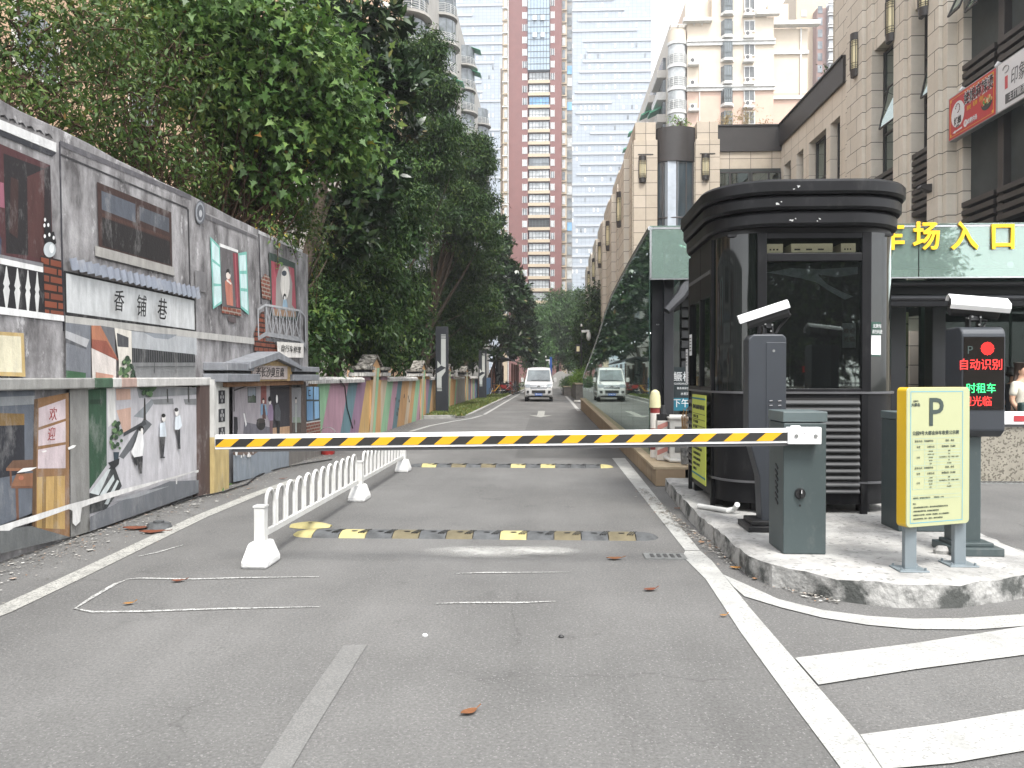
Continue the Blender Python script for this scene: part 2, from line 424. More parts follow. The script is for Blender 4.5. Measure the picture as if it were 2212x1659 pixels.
for (x, y, s) in ((-.55, 6.75, 1), (-.1, 6.8, .8)):
    b = MB(); b.poly([(-.8, -.4, 0), (.8, -.4, 0), (.8, .4, 0), (-.8, .4, 0)], dm); o = b.build('road_dust'); o.location = (x, y, .012 if s == 1 else .015); o.scale = (s, s, 1); tag(o, kind='structure')
# traffic island: raised concrete with a stained kerb face
isl = gp([])
top = [GZ(u, v, .16) for u, v in [(1437, 1032), (1470, 1068)] + RM([(90, 0), (250, 130), (430, 280), (580, 335), (800, 380), (1000, 420), (1400, 462), (1800, 462), (2212, 402)])]
top += [Vector((3.55, 5.55, .16)), Vector((3.66, 5.9, .16)), Vector((3.68, 6.5, .16)), Vector((3.72, 8, .16)), Vector((3.8, 10.7, .16)), Vector((1.56, 10.7, .16))]
b = MB(); n = len(top); fine = []
for i, p in enumerate(top):
    q = top[(i + 1) % n]; k = max(1, int((q - p).length / .12))
    for j in range(k): fine.append(p.lerp(q, j / k))
random.seed(3)
out = []; rim = []
cx = sum((p.x for p in fine)) / len(fine); cy = sum((p.y for p in fine)) / len(fine)
for p in fine:
    d = Vector((p.x - cx, p.y - cy, 0)).normalized(); j = random.uniform(-.008, .005)
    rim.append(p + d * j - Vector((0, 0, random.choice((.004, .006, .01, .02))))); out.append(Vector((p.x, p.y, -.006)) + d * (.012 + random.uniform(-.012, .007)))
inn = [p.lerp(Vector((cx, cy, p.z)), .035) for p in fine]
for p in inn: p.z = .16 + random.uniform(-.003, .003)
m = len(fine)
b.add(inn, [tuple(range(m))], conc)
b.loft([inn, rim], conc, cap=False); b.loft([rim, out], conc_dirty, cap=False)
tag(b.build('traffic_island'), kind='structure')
# drain cover let into the road
t = thing('manhole_cover', 'small rectangular metal drain cover let into the road beside the white line', 'manhole cover', GZ(1436, 1203))
steel = M('dull_steel', (.22, .225, .22), rough=.6, metal=.5, var=.25, scale=12)
pc = GZ(1436, 1203)
MB().box(pc.x - .17, pc.x + .17, pc.y - .1, pc.y + .1, -.005, .01, steel).build('cover_plate', t)
b = MB()
for k in range(5): b.box(pc.x - .12 + k * .055, pc.x - .09 + k * .055, pc.y - .06, pc.y + .06, .01, .014, M('dark_slot', (.05, .05, .05), var=.1))
b.build('slot', t)
# grass verge with kerb along the striped wall
kerbst = M('kerb_stone', (.30, .295, .28), rough=.85, var=.25, scale=6, bump=.3)
kl = [(-4.42, 28.1), (-3.5, 28.35), (-3.05, 28.8), (-2.87, 29.6), (-2.87, 42), (-2.8, 60), (-2.6, 85), (-2.5, 105)]
b = MB(); P = [Vector((x, y, 0)) for x, y in kl]
rings = []
for i, p in enumerate(P):
    d = (P[min(i + 1, len(P) - 1)] - P[max(i - 1, 0)]).normalized(); nn = Vector((d.y, -d.x, 0))
    a = p; c = p - nn * .12
    rings.append([a + Vector((0, 0, -.01)), a + Vector((0, 0, .11)), c + Vector((0, 0, .12)), c + Vector((0, 0, -.01))])
b.loft(rings, kerbst); tag(b.build('verge_kerb'), kind='structure')
turf = M('verge_soil', (.085, .085, .04), rough=1, var=.4, scale=3)
sheet('verge', [(x - .1, y + .05) for x, y in kl] + [(-4.46, 105)], turf, .09)
rng = np.random.default_rng(5)
n = 26000
yy = 28.4 + (1 - np.sqrt(rng.random(n))) * 60; xx = rng.uniform(-4.4, -3.0, n)
h = rng.uniform(.04, .13, n); an = rng.uniform(0, 6.28, n); w = .012 + .0006 * yy
V = np.zeros((n, 3, 3)); V[:, 0] = np.c_[xx - np.cos(an) * w, yy - np.sin(an) * w, np.full(n, .09)]; V[:, 1] = np.c_[xx + np.cos(an) * w, yy + np.sin(an) * w, np.full(n, .09)]
V[:, 2] = np.c_[xx + rng.normal(0, .05, n), yy + rng.normal(0, .05, n), .09 + h]
def np_mesh(name, V, mat, rnd, parent=None, shade=False):
    k = V.shape[1]; me = bpy.data.meshes.new(name); N = V.shape[0]
    off = np.array(root_of(parent).location) if parent else np.zeros(3)
    me.vertices.add(N * k); me.vertices.foreach_set('co', (V - off).reshape(-1).astype(np.float32))
    me.loops.add(N * k); me.loops.foreach_set('vertex_index', np.arange(N * k, dtype=np.int32))
    me.polygons.add(N); me.polygons.foreach_set('loop_start', np.arange(0, N * k, k, dtype=np.int32)); me.polygons.foreach_set('loop_total', np.full(N, k, dtype=np.int32))
    at = me.attributes.new('rnd', 'FLOAT', 'FACE'); at.data.foreach_set('value', rnd.astype(np.float32))
    me.materials.append(mat); me.update(calc_edges=True)
    o = bpy.data.objects.new(name, me); COL.objects.link(o)
    if parent: o.parent = parent
    return o
gm = leafmat('grass_blade', [(0, (.05, .10, .02)), (.5, (.13, .19, .04)), (.85, (.22, .22, .07)), (1, (.30, .24, .10))], trans=.3)
tag(np_mesh('grass', V, gm, rng.random(n)), kind='stuff')
# ================================================================ painted wall on the left
WX = -4.43
def wallmat(name, c, k=1.0, var=.22, streak=5, scale=1.6, col2=None):
    return M(name, C(c, k), rough=.8, var=var, scale=scale, streak=streak, bump=.15, bscale=35, col2=C(col2, k) if col2 else None)
grey_wall = M('grey_render', C('#686566', .84), rough=.85, var=.28, scale=3.0, streak=1.15, bump=.25, bscale=26, col2=C('#a9a7a8', .9), thr=(.36, .66), fade=(4.5, (.55, .54, .545), .58, .66, .8, .5))
PC = {}
def pm(h, var=.16, k=1.0):
    if h not in PC:
        r_, g_, b_ = C(h, k); l_ = .3 * r_ + .55 * g_ + .15 * b_; q_ = .24  # paints greyed: veiling glare put into their colour
        col = (r_ + (l_ - r_) * q_, g_ + (l_ - g_) * q_, b_ + (l_ - b_) * q_); var = max(var, .2)
        PC[h] = M('mural_paint_' + str(len(PC)), col, rough=.75, var=var, scale=6, streak=1.8, bump=.15, bscale=40, fade=(3.6, (.36, .355, .35), .54, .72, .5, .45))
    return PC[h]
mural_brick = brickmat('mural_brick', C('#8a4a34', .8), C('#744031', .8), C('#2c201c', .8), .22, .075, .012)
mural_brick2 = brickmat('mural_brick_small', C('#8a4a3a', .8), C('#6f4134', .8), C('#b0a498', .6), .16, .06, .01)
mw = thing('mural_wall', 'grey painted street wall with mural of old shopfronts, windows and signboards', 'wall', (WX, 8, 0))
Y0, Y1 = 1.5, 14.56
b = MB()
zt = 3.74
pts = [(WX, Y0, -.1), (WX, Y1, -.1), (WX, Y1, zt)]
random.seed(11)
k = 26
for i in range(1, k): pts.append((WX, Y1 + (Y0 - Y1) * i / k, zt + random.uniform(-.012, .012)))
pts.append((WX, Y0, zt))
b.prism(pts, (-.24, 0, 0), grey_wall)
b.build('wall', mw, bevel=.008)
_lay = [0]
def mural(name, K, polys, x=None, parent=mw, label=None):
    """painted shapes: flat coats of paint on the wall plane, later coats over earlier"""
    b = MB()
    for col, pts in polys:
        _lay[0] += 1
        xx = (WX if x is None else x) + .003 + .00022 * _lay[0]
        m = col if not isinstance(col, str) else pm(col)
        b.poly([GX(*K(*p), xx) for p in pts], m)
    o = b.build(name, parent)
    if label: o['label'] = label
    return o
K2 = lambda a, c: (a / 3, 181.9 + c / 3)
K3 = lambda a, c: (a / 3, 606.4 + c / 3)
K5 = lambda a, c: (412.3 + a * .16448, 715.5 + c * .16448)
# --- upper storey
mural('painted_cornice', K2, [('#57555a', [(388, 362), (1240, 720), (1240, 752), (388, 400)]), ('#2f2e31', [(388, 447), (1216, 800), (1216, 812), (388, 460)]), ('#2f2e31', [(1214, 806), (1224, 812), (1236, 1312), (1228, 1312)]),
      ('#33323a', [(382, 372), (392, 372), (418, 1600), (408, 1600)]), ('#35343a', [(1672, 930), (1680, 930), (1697, 1425), (1688, 1425)]), ('#5b595c', [(1330, 828), (1672, 985), (1672, 1008), (1330, 872)]), ('#8d8a8c', [(1335, 832), (1672, 982), (1672, 990), (1335, 842)]),
      ('#c9c8c8', [(1675, 945), (1960, 1075), (1960, 1092), (1675, 968)])])
mural('painted_doorway', K2, [('#4b2428', [(-260, 330), (-60, 360), (325, 525), (345, 1170), (-260, 1060)]), ('#211d20', [(22, 448), (290, 548), (175, 600), (182, 1110), (40, 1095)]), ('#4a2826', [(175, 598), (287, 558), (287, 1140), (182, 1110)]),
      ('#241c20', [(287, 545), (326, 528), (338, 1160), (287, 1140)]), ('#3a2422', [(70, 600), (120, 620), (115, 1000), (60, 960)]), ('#8a4a5e', [(-100, 610), (24, 640), (30, 803), (-100, 775)]), ('#2a3550', [(-160, 1000), (-10, 960), (10, 1010), (0, 1340), (-160, 1350)])])
mural('painted_eave', K2, [('#c9c9c8', [(-260, 120), (365, 380), (365, 440), (-260, 185)]), ('#2b2c33', [(-260, 190), (365, 445), (340, 470), (-260, 225)])] + [('#2a292c', [(q + 8 - 30, 208 + q * .415 - 20)] + [K for K in [(q - 20 + 50 * j / 6, 205 + (q + 50 * j / 6) * .415 - 26 * math.sin(math.pi * j / 6)) for j in range(7)]]) for q in range(-150, 330, 58)])
bal = [('#1d1b1f', [(-260, 1130), (285, 1215), (292, 1485), (-260, 1410)]), ('#d6d6d4', [(-260, 1068), (280, 1185), (280, 1220), (-260, 1110)]), ('#77767a', [(-260, 1050), (280, 1160), (280, 1185), (-260, 1068)])]
for q, w in ((-190, 26), (-110, 24), (-36, 23), (42, 22), (113, 20), (181, 17), (241, 15)):
    t0, z0 = 1172 + q * .19, 1440 + q * .19; zm = t0 + 130
    bal.append(('#c4c4c2', [(q - 3, t0), (q + 3, t0), (q + w * .55, t0 + 70), (q + w, zm - 18), (q + w * .6, zm), (q + w, zm + 25), (q + w * .7, zm + 70), (q + 5, z0 + 10), (q - 5, z0 + 10), (q - w * .7, zm + 70), (q - w, zm + 25), (q - w * .6, zm), (q - w, zm - 18), (q - w * .55, t0 + 70)]))
bal.append(('#d8d8d7', [(-260, 1405), (415, 1500), (418, 1537), (-260, 1460)]))
mural('painted_balustrade', K2, bal)
mural('painted_brick_pier', K2, [(mural_brick, [(283, 1150), (397, 1178), (412, 1497), (292, 1482)]), (mural_brick, [(264, 1108), (396, 1140), (398, 1180), (268, 1152)])])
mural('painted_vase', K2, [('#17171a', [(285, 1010), (292, 930), (285, 880), (300, 860), (315, 900), (330, 960), (350, 955), (365, 1030), (330, 1060)]), ('#a9b1b4', ell(322, 1072, 40, 50)), ('#d3d8d8', ell(335, 1065, 16, 30))] + [('#dedede', ell(a, c, 7, 13, 10)) for a, c in ((292, 878), (288, 915), (313, 912), (290, 985), (320, 975), (348, 995))])
mural('painted_window', K2, [('#3a241f', [(628, 632), (1110, 830), (1117, 1187), (640, 1052)]), ('#4d535e', [(657, 690), (878, 777), (880, 897), (660, 812)]), ('#4a4f58', [(903, 792), (1095, 867), (1097, 962), (905, 882)]), ('#1e1a1b', [(662, 862), (1100, 1020), (1106, 1172), (664, 1046)]), ('#452a22', [(662, 835), (1100, 990), (1100, 1010), (662, 858)])])
mural('painted_sill', K2, [('#98958f', [(615, 1045), (1130, 1187), (1130, 1240), (618, 1112)]), ('#2b292a', [(618, 1112), (1130, 1240), (1130, 1248), (618, 1120)])])
b = MB()  # tiled eave above the lane sign, ribbed
slate = pm('#6d7481', .2)
ys = [GX(*K2(q, 0), WX).y for q in (410, 1265)]
nr = 64
rows = []
for (pa, pb, hh) in (((410, 1118), (1265, 1318), .035), ((412, 1197), (1265, 1392), .06)):
    A, B_ = GX(*K2(*pa), WX), GX(*K2(*pb), WX)
    rows.append([Vector((WX + hh + .012 * math.cos(i / nr * 2 * math.pi * 22), A.y + (B_.y - A.y) * i / nr, A.z + (B_.z - A.z) * i / nr + (.012 * math.cos(i / nr * 2 * math.pi * 22)))) for i in range(nr + 1)])
b.loft(rows, slate, cap=False, closed=False)
b.build('tiled_eave', mw, smooth=True)
mural('painted_lane_signboard', K2, [('#1c1b1d', [(412, 1207), (1270, 1394), (1272, 1606), (425, 1496)]), ('#b9bcbd', [(428, 1225), (1258, 1402), (1262, 1592), (433, 1477)])])
ink = M('black_ink', (.012, .012, .013), rough=.6, var=.2)
def wtext(s, K, a, c, hpx, mat, parent=mw, x=WX + .085, sx=1.0, shear=.12, bold=.001, name='lettering'):
    p = GX(*K(a, c), x); q = GX(*K(a, c + hpx), x)
    return text(s, abs(p.z - q.z), mat, parent, p, (0, 1, 0), (0, 0, 1), name, sx, shear=shear, bold=bold)
for s, a, c in (('香', 770, 1413), ('铺', 916, 1447), ('巷', 1050, 1468)): wtext(s, K2, a, c, 150, ink, sx=.86)
mural('painted_loudspeaker', K2, [('#5c5f66', ell(1298, 830, 34, 78)), ('#8b8f96', ell(1296, 830, 27, 66)), ('#54575e', ell(1298, 832, 21, 52)), ('#a4a6aa', ell(1300, 838, 10, 24))])
mural('painted_shutter_window', K2, [('#5a5557', [(1423, 1050), (1543, 1085), (1560, 1450), (1437, 1440)]), ('#7a2a36', [(1508, 1092), (1543, 1098), (1558, 1450), (1530, 1447), (1518, 1270)]), ('#a04350', [(1520, 1095), (1528, 1097), (1545, 1448), (1537, 1447)]), ('#d2d2d0', [(1423, 1030), (1543, 1075), (1543, 1092), (1423, 1052)]),
      ('#5fb3a6', [(1363, 988), (1424, 1050), (1438, 1420), (1380, 1458)]), ('#b5d3d3', [(1372, 1012), (1418, 1062), (1424, 1170), (1376, 1130)]), ('#b5d3d3', [(1377, 1150), (1425, 1186), (1432, 1295), (1384, 1290)]), ('#b5d3d3', [(1384, 1310), (1433, 1308), (1434, 1405), (1388, 1440)]),
      ('#5fb3a6', [(1543, 1095), (1598, 1085), (1613, 1496), (1560, 1450)]), ('#b5d3d3', [(1550, 1110), (1592, 1105), (1596, 1208), (1554, 1210)]), ('#b5d3d3', [(1556, 1230), (1597, 1230), (1601, 1325), (1560, 1320)]), ('#b5d3d3', [(1561, 1340), (1602, 1345), (1606, 1470), (1564, 1436)])])
mural('painted_woman', K2, [('#b4654b', [(1458, 1275), (1490, 1255), (1506, 1300), (1512, 1437), (1470, 1430), (1462, 1340)]), ('#d5c6bb', ell(1480, 1238, 15, 26)), ('#1d1b1c', [(1463, 1225), (1470, 1198), (1486, 1196), (1494, 1235), (1488, 1230), (1478, 1218)]), ('#d9cdc5', [(1470, 1262), (1500, 1290), (1497, 1300), (1468, 1275)])])
mural('painted_brick_patch', K2, [(mural_brick2, [(1437, 1440), (1563, 1460), (1563, 1503), (1437, 1482)]), (mural_brick2, [(1690, 1268), (1718, 1228), (1750, 1255), (1755, 1400), (1700, 1385)]), ('#6c6a6c', [(1262, 1205), (1330, 1220), (1335, 1350), (1265, 1340)]), ('#54494a', [(1475, 1500), (1530, 1510), (1530, 1550), (1485, 1540)])])
mural('painted_theatre_window', K2, [('#33463f', [(1742, 1087), (1915, 1160), (1926, 1535), (1760, 1500)]), ('#8d8884', [(1760, 1148), (1905, 1195), (1920, 1500), (1766, 1490)]), ('#cfcac2', ell(1848, 1290, 30, 105)), ('#a03d4c', [(1757, 1143), (1815, 1165), (1790, 1260), (1785, 1482), (1765, 1490)]), ('#a03d4c', [(1868, 1180), (1906, 1195), (1921, 1470), (1892, 1430), (1895, 1290)]), ('#37414d', ell(1842, 1225, 16, 18)), ('#1c1c20', ell(1845, 1378, 10, 22)), ('#7f9fb5', [(1836, 1395), (1856, 1395), (1868, 1455), (1830, 1450)]), ('#dcdad6', ell(1846, 1385, 5, 12)), ('#8c6a4a', [(1770, 1455), (1915, 1475), (1918, 1510), (1770, 1500)])])
rail = [('#8b8d91', [(1670, 1637), (1722, 1604), (1950, 1640), (1985, 1690), (1975, 1710), (1945, 1668), (1725, 1632), (1675, 1660)]), ('#4b4c50', [(1722, 1640), (1945, 1672), (1985, 1712), (1990, 1730), (1940, 1690), (1720, 1665)])]
for q in range(0, 6):
    a = 1722 + q * 44
    rail.append(('#9a9ca0', [(a, 1430 + (a - 1722) * .18), (a + 6, 1430 + (a - 1722) * .18), (a + 6, 1612 + (a - 1722) * .15), (a, 1612 + (a - 1722) * .15)]))
    if q < 5:
        rail.append(('#96989c', [(a, 1436 + q * 8), (a + 5, 1436 + q * 8), (a + 44, 1612 + q * 7), (a + 39, 1612 + q * 7)])); rail.append(('#96989c', [(a + 39, 1440 + q * 8), (a + 44, 1440 + q * 8), (a + 5, 1610 + q * 7), (a, 1610 + q * 7)]))
rail += [('#a3a5a8', [(1720, 1422), (1950, 1462), (1950, 1474), (1720, 1436)]), ('#a3a5a8', [(1668, 1455), (1722, 1422), (1722, 1436), (1672, 1468)]), ('#9a9ca0', [(1668, 1455), (1676, 1455), (1680, 1640), (1672, 1640)]), ('#9a9ca0', [(1948, 1462), (1978, 1498), (1980, 1512), (1948, 1476)]), ('#9a9ca0', [(1975, 1500), (1982, 1500), (1986, 1695), (1978, 1690)])]
mural('painted_balcony', K2, [(mural_brick, [(1648, 1615), (1690, 1480), (1712, 1470), (1720, 1610), (1800, 1700), (1830, 1760), (1650, 1760)])] + rail)
# --- between the storeys
mural('painted_notice', K3, [('#b89a52', [(-120, 322), (155, 340), (165, 622), (-120, 613)]), ('#cfc7a6', [(-120, 345), (135, 362), (143, 595), (-120, 585)])])
mural('painted_lane_houses', K3, [('#a9a7a2', [(425, 225), (1275, 330), (1648, 372), (1648, 412), (1275, 372), (425, 270)]), ('#6c7078', [(425, 270), (587, 290), (590, 640), (428, 640)]), ('#a4a5a8', [(425, 322), (580, 382), (560, 432), (425, 372)]), ('#4a4c52', [(425, 372), (560, 432), (560, 445), (426, 400)]), ('#2d5a38', [(428, 580), (556, 597), (556, 640), (428, 640)]),
      ('#c9bfb8', [(593, 435), (752, 512), (752, 640), (598, 640)]), ('#636468', [(645, 290), (742, 305), (748, 500), (700, 400)]), ('#a8653f', [(592, 290), (652, 292), (768, 517), (595, 437)]), ('#8e4631', [(595, 380), (690, 390), (768, 517), (595, 437)]), ('#cfc9bd', [(742, 305), (852, 325), (857, 640), (770, 640), (770, 517)]), ('#45474b', [(757, 338), (833, 368), (833, 432), (762, 427)]), ('#b9826a', [(620, 592), (735, 612), (735, 640), (620, 640)]),
      ('#a2a6aa', [(852, 325), (1275, 372), (1275, 482), (857, 445)]), ('#838a92', [(930, 335), (1150, 350), (1090, 380), (1000, 370)])])
tile = [('#2b2c2e', [(855, 435), (1262, 477), (1266, 530), (857, 530)]), ('#707273', [(857, 530), (1266, 530), (1268, 642), (885, 642)])]
for q in range(860, 1262, 15): tile.append(('#55575a', [(q, 438 + (q - 855) * .1), (q + 4, 438 + (q - 855) * .1), (q + 6, 528), (q + 2, 528)]))
tile += [('#4b4d4e', [(880, 556), (1266, 552), (1266, 557), (880, 561)]), ('#4b4d4e', [(1000, 530), (1004, 530), (1004, 600), (1000, 600)]), ('#4b4d4e', [(1140, 530), (1144, 530), (1144, 600), (1140, 600)])]
mural('painted_tiled_roof', K3, tile)
random.seed(5)
def shrub_paint(cx, cy, rx, ry, n=26):
    o = []
    for i in range(n):
        a, rr = random.uniform(0, 6.28), math.sqrt(random.random())
        x, y = cx + math.cos(a) * rx * rr * (.55 + .45 * (1 + math.sin(a)) / 2), cy + math.sin(a) * ry * rr
        s = random.uniform(.16, .3) * rx
        o.append((random.choice(('#33512f', '#47683c', '#26402a', '#5b7d4a')), ell(x, y, s, s * 1.2, 7)))
    return o
mural('painted_tree', K3, shrub_paint(825, 575, 55, 75, 34))
# --- lower storey (below the ledge)
mural('painted_shopfront', K3, [('#59606b', [(-300, 690), (225, 690), (225, 1500), (-300, 1700)]), ('#85898c', [(-300, 765), (225, 745), (225, 800), (-300, 830)]), ('#7a5c22', [(-300, 850), (158, 862), (158, 935), (-300, 950)]), ('#262830', [(-300, 950), (158, 935), (160, 1250), (-300, 1330)]), ('#6b4a33', [(40, 1215), (82, 1165), (232, 1158), (215, 1215)]), ('#8d5a36', [(40, 1215), (215, 1215), (215, 1232), (40, 1232)]), ('#8d5a36', [(72, 1330), (108, 1252), (228, 1245), (222, 1330)]), ('#74482c', [(72, 1330), (222, 1330), (222, 1345), (72, 1345)]), ('#6b432b', [(100, 1345), (118, 1345), (124, 1580), (108, 1585)]), ('#6b432b', [(62, 1232), (74, 1232), (80, 1330), (66, 1330)]), ('#b4643f', ell(137, 1277, 16, 16))])
mural('painted_wooden_door', K3, [('#8a6133', [(222, 768), (450, 724), (455, 1660), (206, 1648)]), ('#5f4222', [(222, 768), (245, 765), (228, 1650), (206, 1648)]), ('#c2b0b4', [(250, 826), (424, 766), (425, 893), (250, 950)]), ('#c2b0b4', [(249, 970), (425, 910), (425, 1045), (248, 1072)]), ('#c2b0b4', [(247, 1095), (425, 1062), (425, 1215), (245, 1217)]), ('#b9923f', [(240, 1272), (420, 1264), (420, 1610), (238, 1602)]), ('#8b6a2c', [(275, 1270), (300, 1270), (296, 1604), (270, 1603)]), ('#9c7a35', [(350, 1267), (372, 1267), (370, 1606), (345, 1605)])])
redink = M('red_ink', C('#8e3430', .8), rough=.7, var=.2)
wtext('欢', K3, 343, 870, 92, redink, bold=0, sx=.9); wtext('迎', K3, 333, 1000, 92, redink, bold=0, sx=.9)
mural('painted_pilaster', K3, [('#7d7c78', [(452, 695), (572, 690), (582, 1625), (458, 1662)]), ('#343230', [(446, 724), (454, 724), (459, 1660), (452, 1660)])])
mural('painted_street', K3, [('#a9a7ac', [(572, 690), (1400, 690), (1400, 1332), (582, 1620)]), ('#7a7d80', [(885, 690), (1400, 700), (1400, 730), (900, 760)]), ('#b5b3b8', [(965, 770), (1400, 730), (1400, 1230), (760, 1400), (700, 1250)]), ('#234a31', [(572, 705), (690, 692), (692, 1195), (580, 1352)]), ('#1a3725', [(580, 770), (660, 768), (660, 800), (580, 800)]), ('#c7c6c2', [(695, 700), (745, 695), (750, 900), (700, 950)]), ('#b9937f', [(750, 700), (845, 700), (848, 770), (755, 775)]), ('#b9937f', [(755, 840), (848, 820), (848, 960), (800, 985)]), ('#5d6064', [(770, 1140), (935, 890), (985, 930), (800, 1155)]), ('#7f858a', [(865, 880), (985, 765), (1000, 790), (930, 890)]), ('#3b3e42', [(800, 985), (940, 905), (950, 930), (800, 1010)]),
      ('#77797b', [(985, 770), (1120, 762), (1125, 800), (1000, 802)]), ('#77797b', [(1190, 768), (1330, 762), (1335, 806), (1200, 802)]), ('#3f3f3d', [(1080, 700), (1088, 700), (1092, 790), (1084, 790)]), ('#3f3f3d', [(1216, 660), (1224, 660), (1228, 790), (1218, 790)]), ('#2f2d2a', [(934, 760), (942, 760), (946, 905), (930, 905)])])
mural('painted_steps', K3, [('#35393a', [(580, 1380), (735, 1180), (790, 1330), (690, 1480), (582, 1510)]), ('#b9c2c2', [(582, 1375), (700, 1222), (716, 1222), (640, 1390)]), ('#b9c2c2', [(648, 1385), (735, 1255), (742, 1290), (668, 1410)]), ('#b9c2c2', [(676, 1448), (760, 1290), (772, 1300), (700, 1450)])])
mural('painted_plant', K3, [('#2b3c48', [(735, 1110), (772, 1110), (765, 1190), (740, 1190)]), ('#25272a', [(700, 1180), (775, 1150), (770, 1190), (735, 1225)])] + shrub_paint(755, 1000, 46, 105, 34) + shrub_paint(965, 690, 60, 55, 26) + shrub_paint(1115, 660, 38, 30, 14) + shrub_paint(1262, 668, 30, 20, 8))
for nm, P in (('painted_man', [('#25262b', [(1036, 1005), (1072, 1005), (1060, 1140), (1043, 1140)]), ('#c5d0da', [(1036, 925), (1070, 915), (1080, 1010), (1035, 1012)]), ('#dedad5', ell(1062, 890, 12, 24)), ('#1b1a1b', ell(1060, 874, 13, 13)), ('#2d2f33', [(1040, 1140), (1068, 1140), (1068, 1150), (1040, 1150)])]),
              ('painted_man', [('#25262b', [(1135, 955), (1166, 955), (1170, 1090), (1155, 1090), (1150, 1000)]), ('#cdd6de', [(1135, 885), (1168, 870), (1180, 940), (1160, 965), (1132, 965)]), ('#dedad5', ell(1146, 852, 12, 24)), ('#1b1a1b', ell(1143, 836, 13, 13))]),
              ('painted_crouching_man', [('#26272b', [(858, 1135), (925, 1120), (925, 1160), (885, 1198)]), ('#26272b', [(905, 1170), (925, 1160), (920, 1250), (906, 1250)]), ('#d8d8d8', [(850, 1110), (880, 1040), (900, 970), (925, 975), (932, 1060), (925, 1135), (870, 1145)]), ('#1b1a1b', ell(914, 958, 18, 18)), ('#dedad5', ell(920, 975, 8, 20))])):
    mural(nm, K3, P)
mural('painted_base_shading', K3, [('#63676d', [(585, 1530), (800, 1420), (1100, 1300), (1340, 1290), (1395, 1335), (582, 1625)]), ('#8c8f93', [(700, 1440), (900, 1370), (1100, 1330), (900, 1400)]), ('#5c5f5f', [(-300, 1640), (205, 1590), (455, 1662), (-300, 1840)])])
mural('white_stripe', K3, [('#cfcecb', [(-300, 1670), (0, 1588), (220, 1520), (450, 1448), (560, 1420), (720, 1368), (950, 1312), (1060, 1285), (1060, 1293), (960, 1330), (740, 1400), (580, 1450), (530, 1470), (520, 1560), (490, 1590), (470, 1570), (470, 1490), (445, 1480), (240, 1555), (90, 1600), (60, 1620), (0, 1620), (-300, 1720)]), ('#c4c3c0', [(1060, 1288), (1150, 1262), (1330, 1213), (1332, 1232), (1265, 1246), (1262, 1236), (1150, 1275), (1148, 1318), (1140, 1318), (1140, 1280), (1060, 1296)]),
      ('#dededc', [(440, 1082), (470, 1066), (495, 1066), (480, 1082), (445, 1096)]), ('#dededc', [(108, 1245), (150, 1215), (240, 1208), (200, 1230), (150, 1240)]), ('#d5d4d1', [(270, 1105), (300, 1098), (304, 1106), (276, 1114)])])
# projecting ledge between the storeys, each stretch in its own paint
b = MB()
for q0, q1, c in ((-260, 612, '#8b8a86'), (612, 730, '#3a5a42'), (730, 787, '#b3b1ad'), (787, 885, '#a5887c'), (885, 1424, '#b4b2ae')):
    y0, y1 = GX(*K3(q0, 700), WX + .1).y, GX(*K3(q1, 700), WX + .1).y
    b.box(WX, WX + .11, y0, y1, 1.385, 1.485, pm(c, .25))
b.build('ledge', mw, bevel=.012)
# projecting shop pier: painted pillar, gable and cap blocks really stand out from the wall
PX = WX + .33
b = MB()
pw, py = pm('#b7b6b2', .2), pm('#b39a55', .25)
ya, yb = 10.03, 10.5
b.box(WX, WX + .1, 9.75, ya, -.05, 1.44, pm('#4d3a35'))
b.box(WX, WX + .16, ya, yb, .72, 1.46, pw); b.box(WX, WX + .157, ya, yb, -.05, .72, py)
for k in range(3):
    z = 1.23 - k * .24
    b.box(WX, WX + .164, ya + .13, ya + .33, z - .085, z + .085, pm('#22232a'))
    for dy, dz in ((-.035, 0), (.035, 0), (0, .05), (0, -.05)): b.disc((WX + .166, ya + .23 + dy, z + dz), (1, 0, 0), .026, pm('#8f8f90'), 10)
b.build('shop_pillar', mw)
cap = pm('#73767c', .22); capd = pm('#4e535b', .15)
b = MB()
b.box(WX, PX, 10.05, 10.98, 1.575, 1.68, cap); b.box(WX, PX, 10.05, 11.2, 1.425, 1.535, cap); b.box(WX, PX - .05, 10.1, 11.0, 1.535, 1.575, pm('#2b2c2e'))
b.box(WX, PX, 12.75, 14.15, 1.575, 1.665, cap); b.box(WX, PX, 12.7, 14.15, 1.425, 1.53, cap); b.box(WX, PX - .05, 12.8, 14.1, 1.53, 1.575, pm('#2b2c2e'))
b.build('cap_block', mw, bevel=.01)
b = MB()
gy, gz = 11.92, 1.875
b.prism([(WX, 10.76, 1.60), (WX, 10.76, 1.70), (WX, gy, gz), (WX, 13.1, 1.66), (WX, 13.1, 1.60), (WX, gy, gz - .115)], (PX + .03 - WX, 0, 0), cap)
b.build('gable_roof', mw, bevel=.008)
b = MB()
b.prism([(WX, 10.95, 1.43), (WX, 12.9, 1.43), (WX, 12.9, 1.655), (WX, gy, gz - .12), (WX, 10.95, 1.66)], (PX - .06 - WX, 0, 0), pm('#a98a4e'))
b.build('gable_front', mw)
b = MB(); b.box(WX, PX - .12, 10.3, 13.6, 1.36, 1.424, pm('#8a5f36', .25)); b.build('lintel', mw)
b = MB()
Xs = PX - .055
b.box(Xs, Xs + .012, 11.02, 12.52, 1.455, 1.66, pm('#a89a94')); b.build('shop_signboard', mw)
p = Vector((Xs + .016, 11.74, 1.55)); text('老长沙臭豆腐', .155, ink, mw, p, (0, 1, 0), (0, 0, 1), 'lettering', 1.3, shear=.1)
mural('painted_repair_signboard', K5, [('#cfcac3', [(1130, 135), (1480, 160), (1480, 347), (1260, 345), (1140, 290)])])
wtext('自行车修理', K5, 1318, 240, 95, ink, sx=1.75, bold=0)
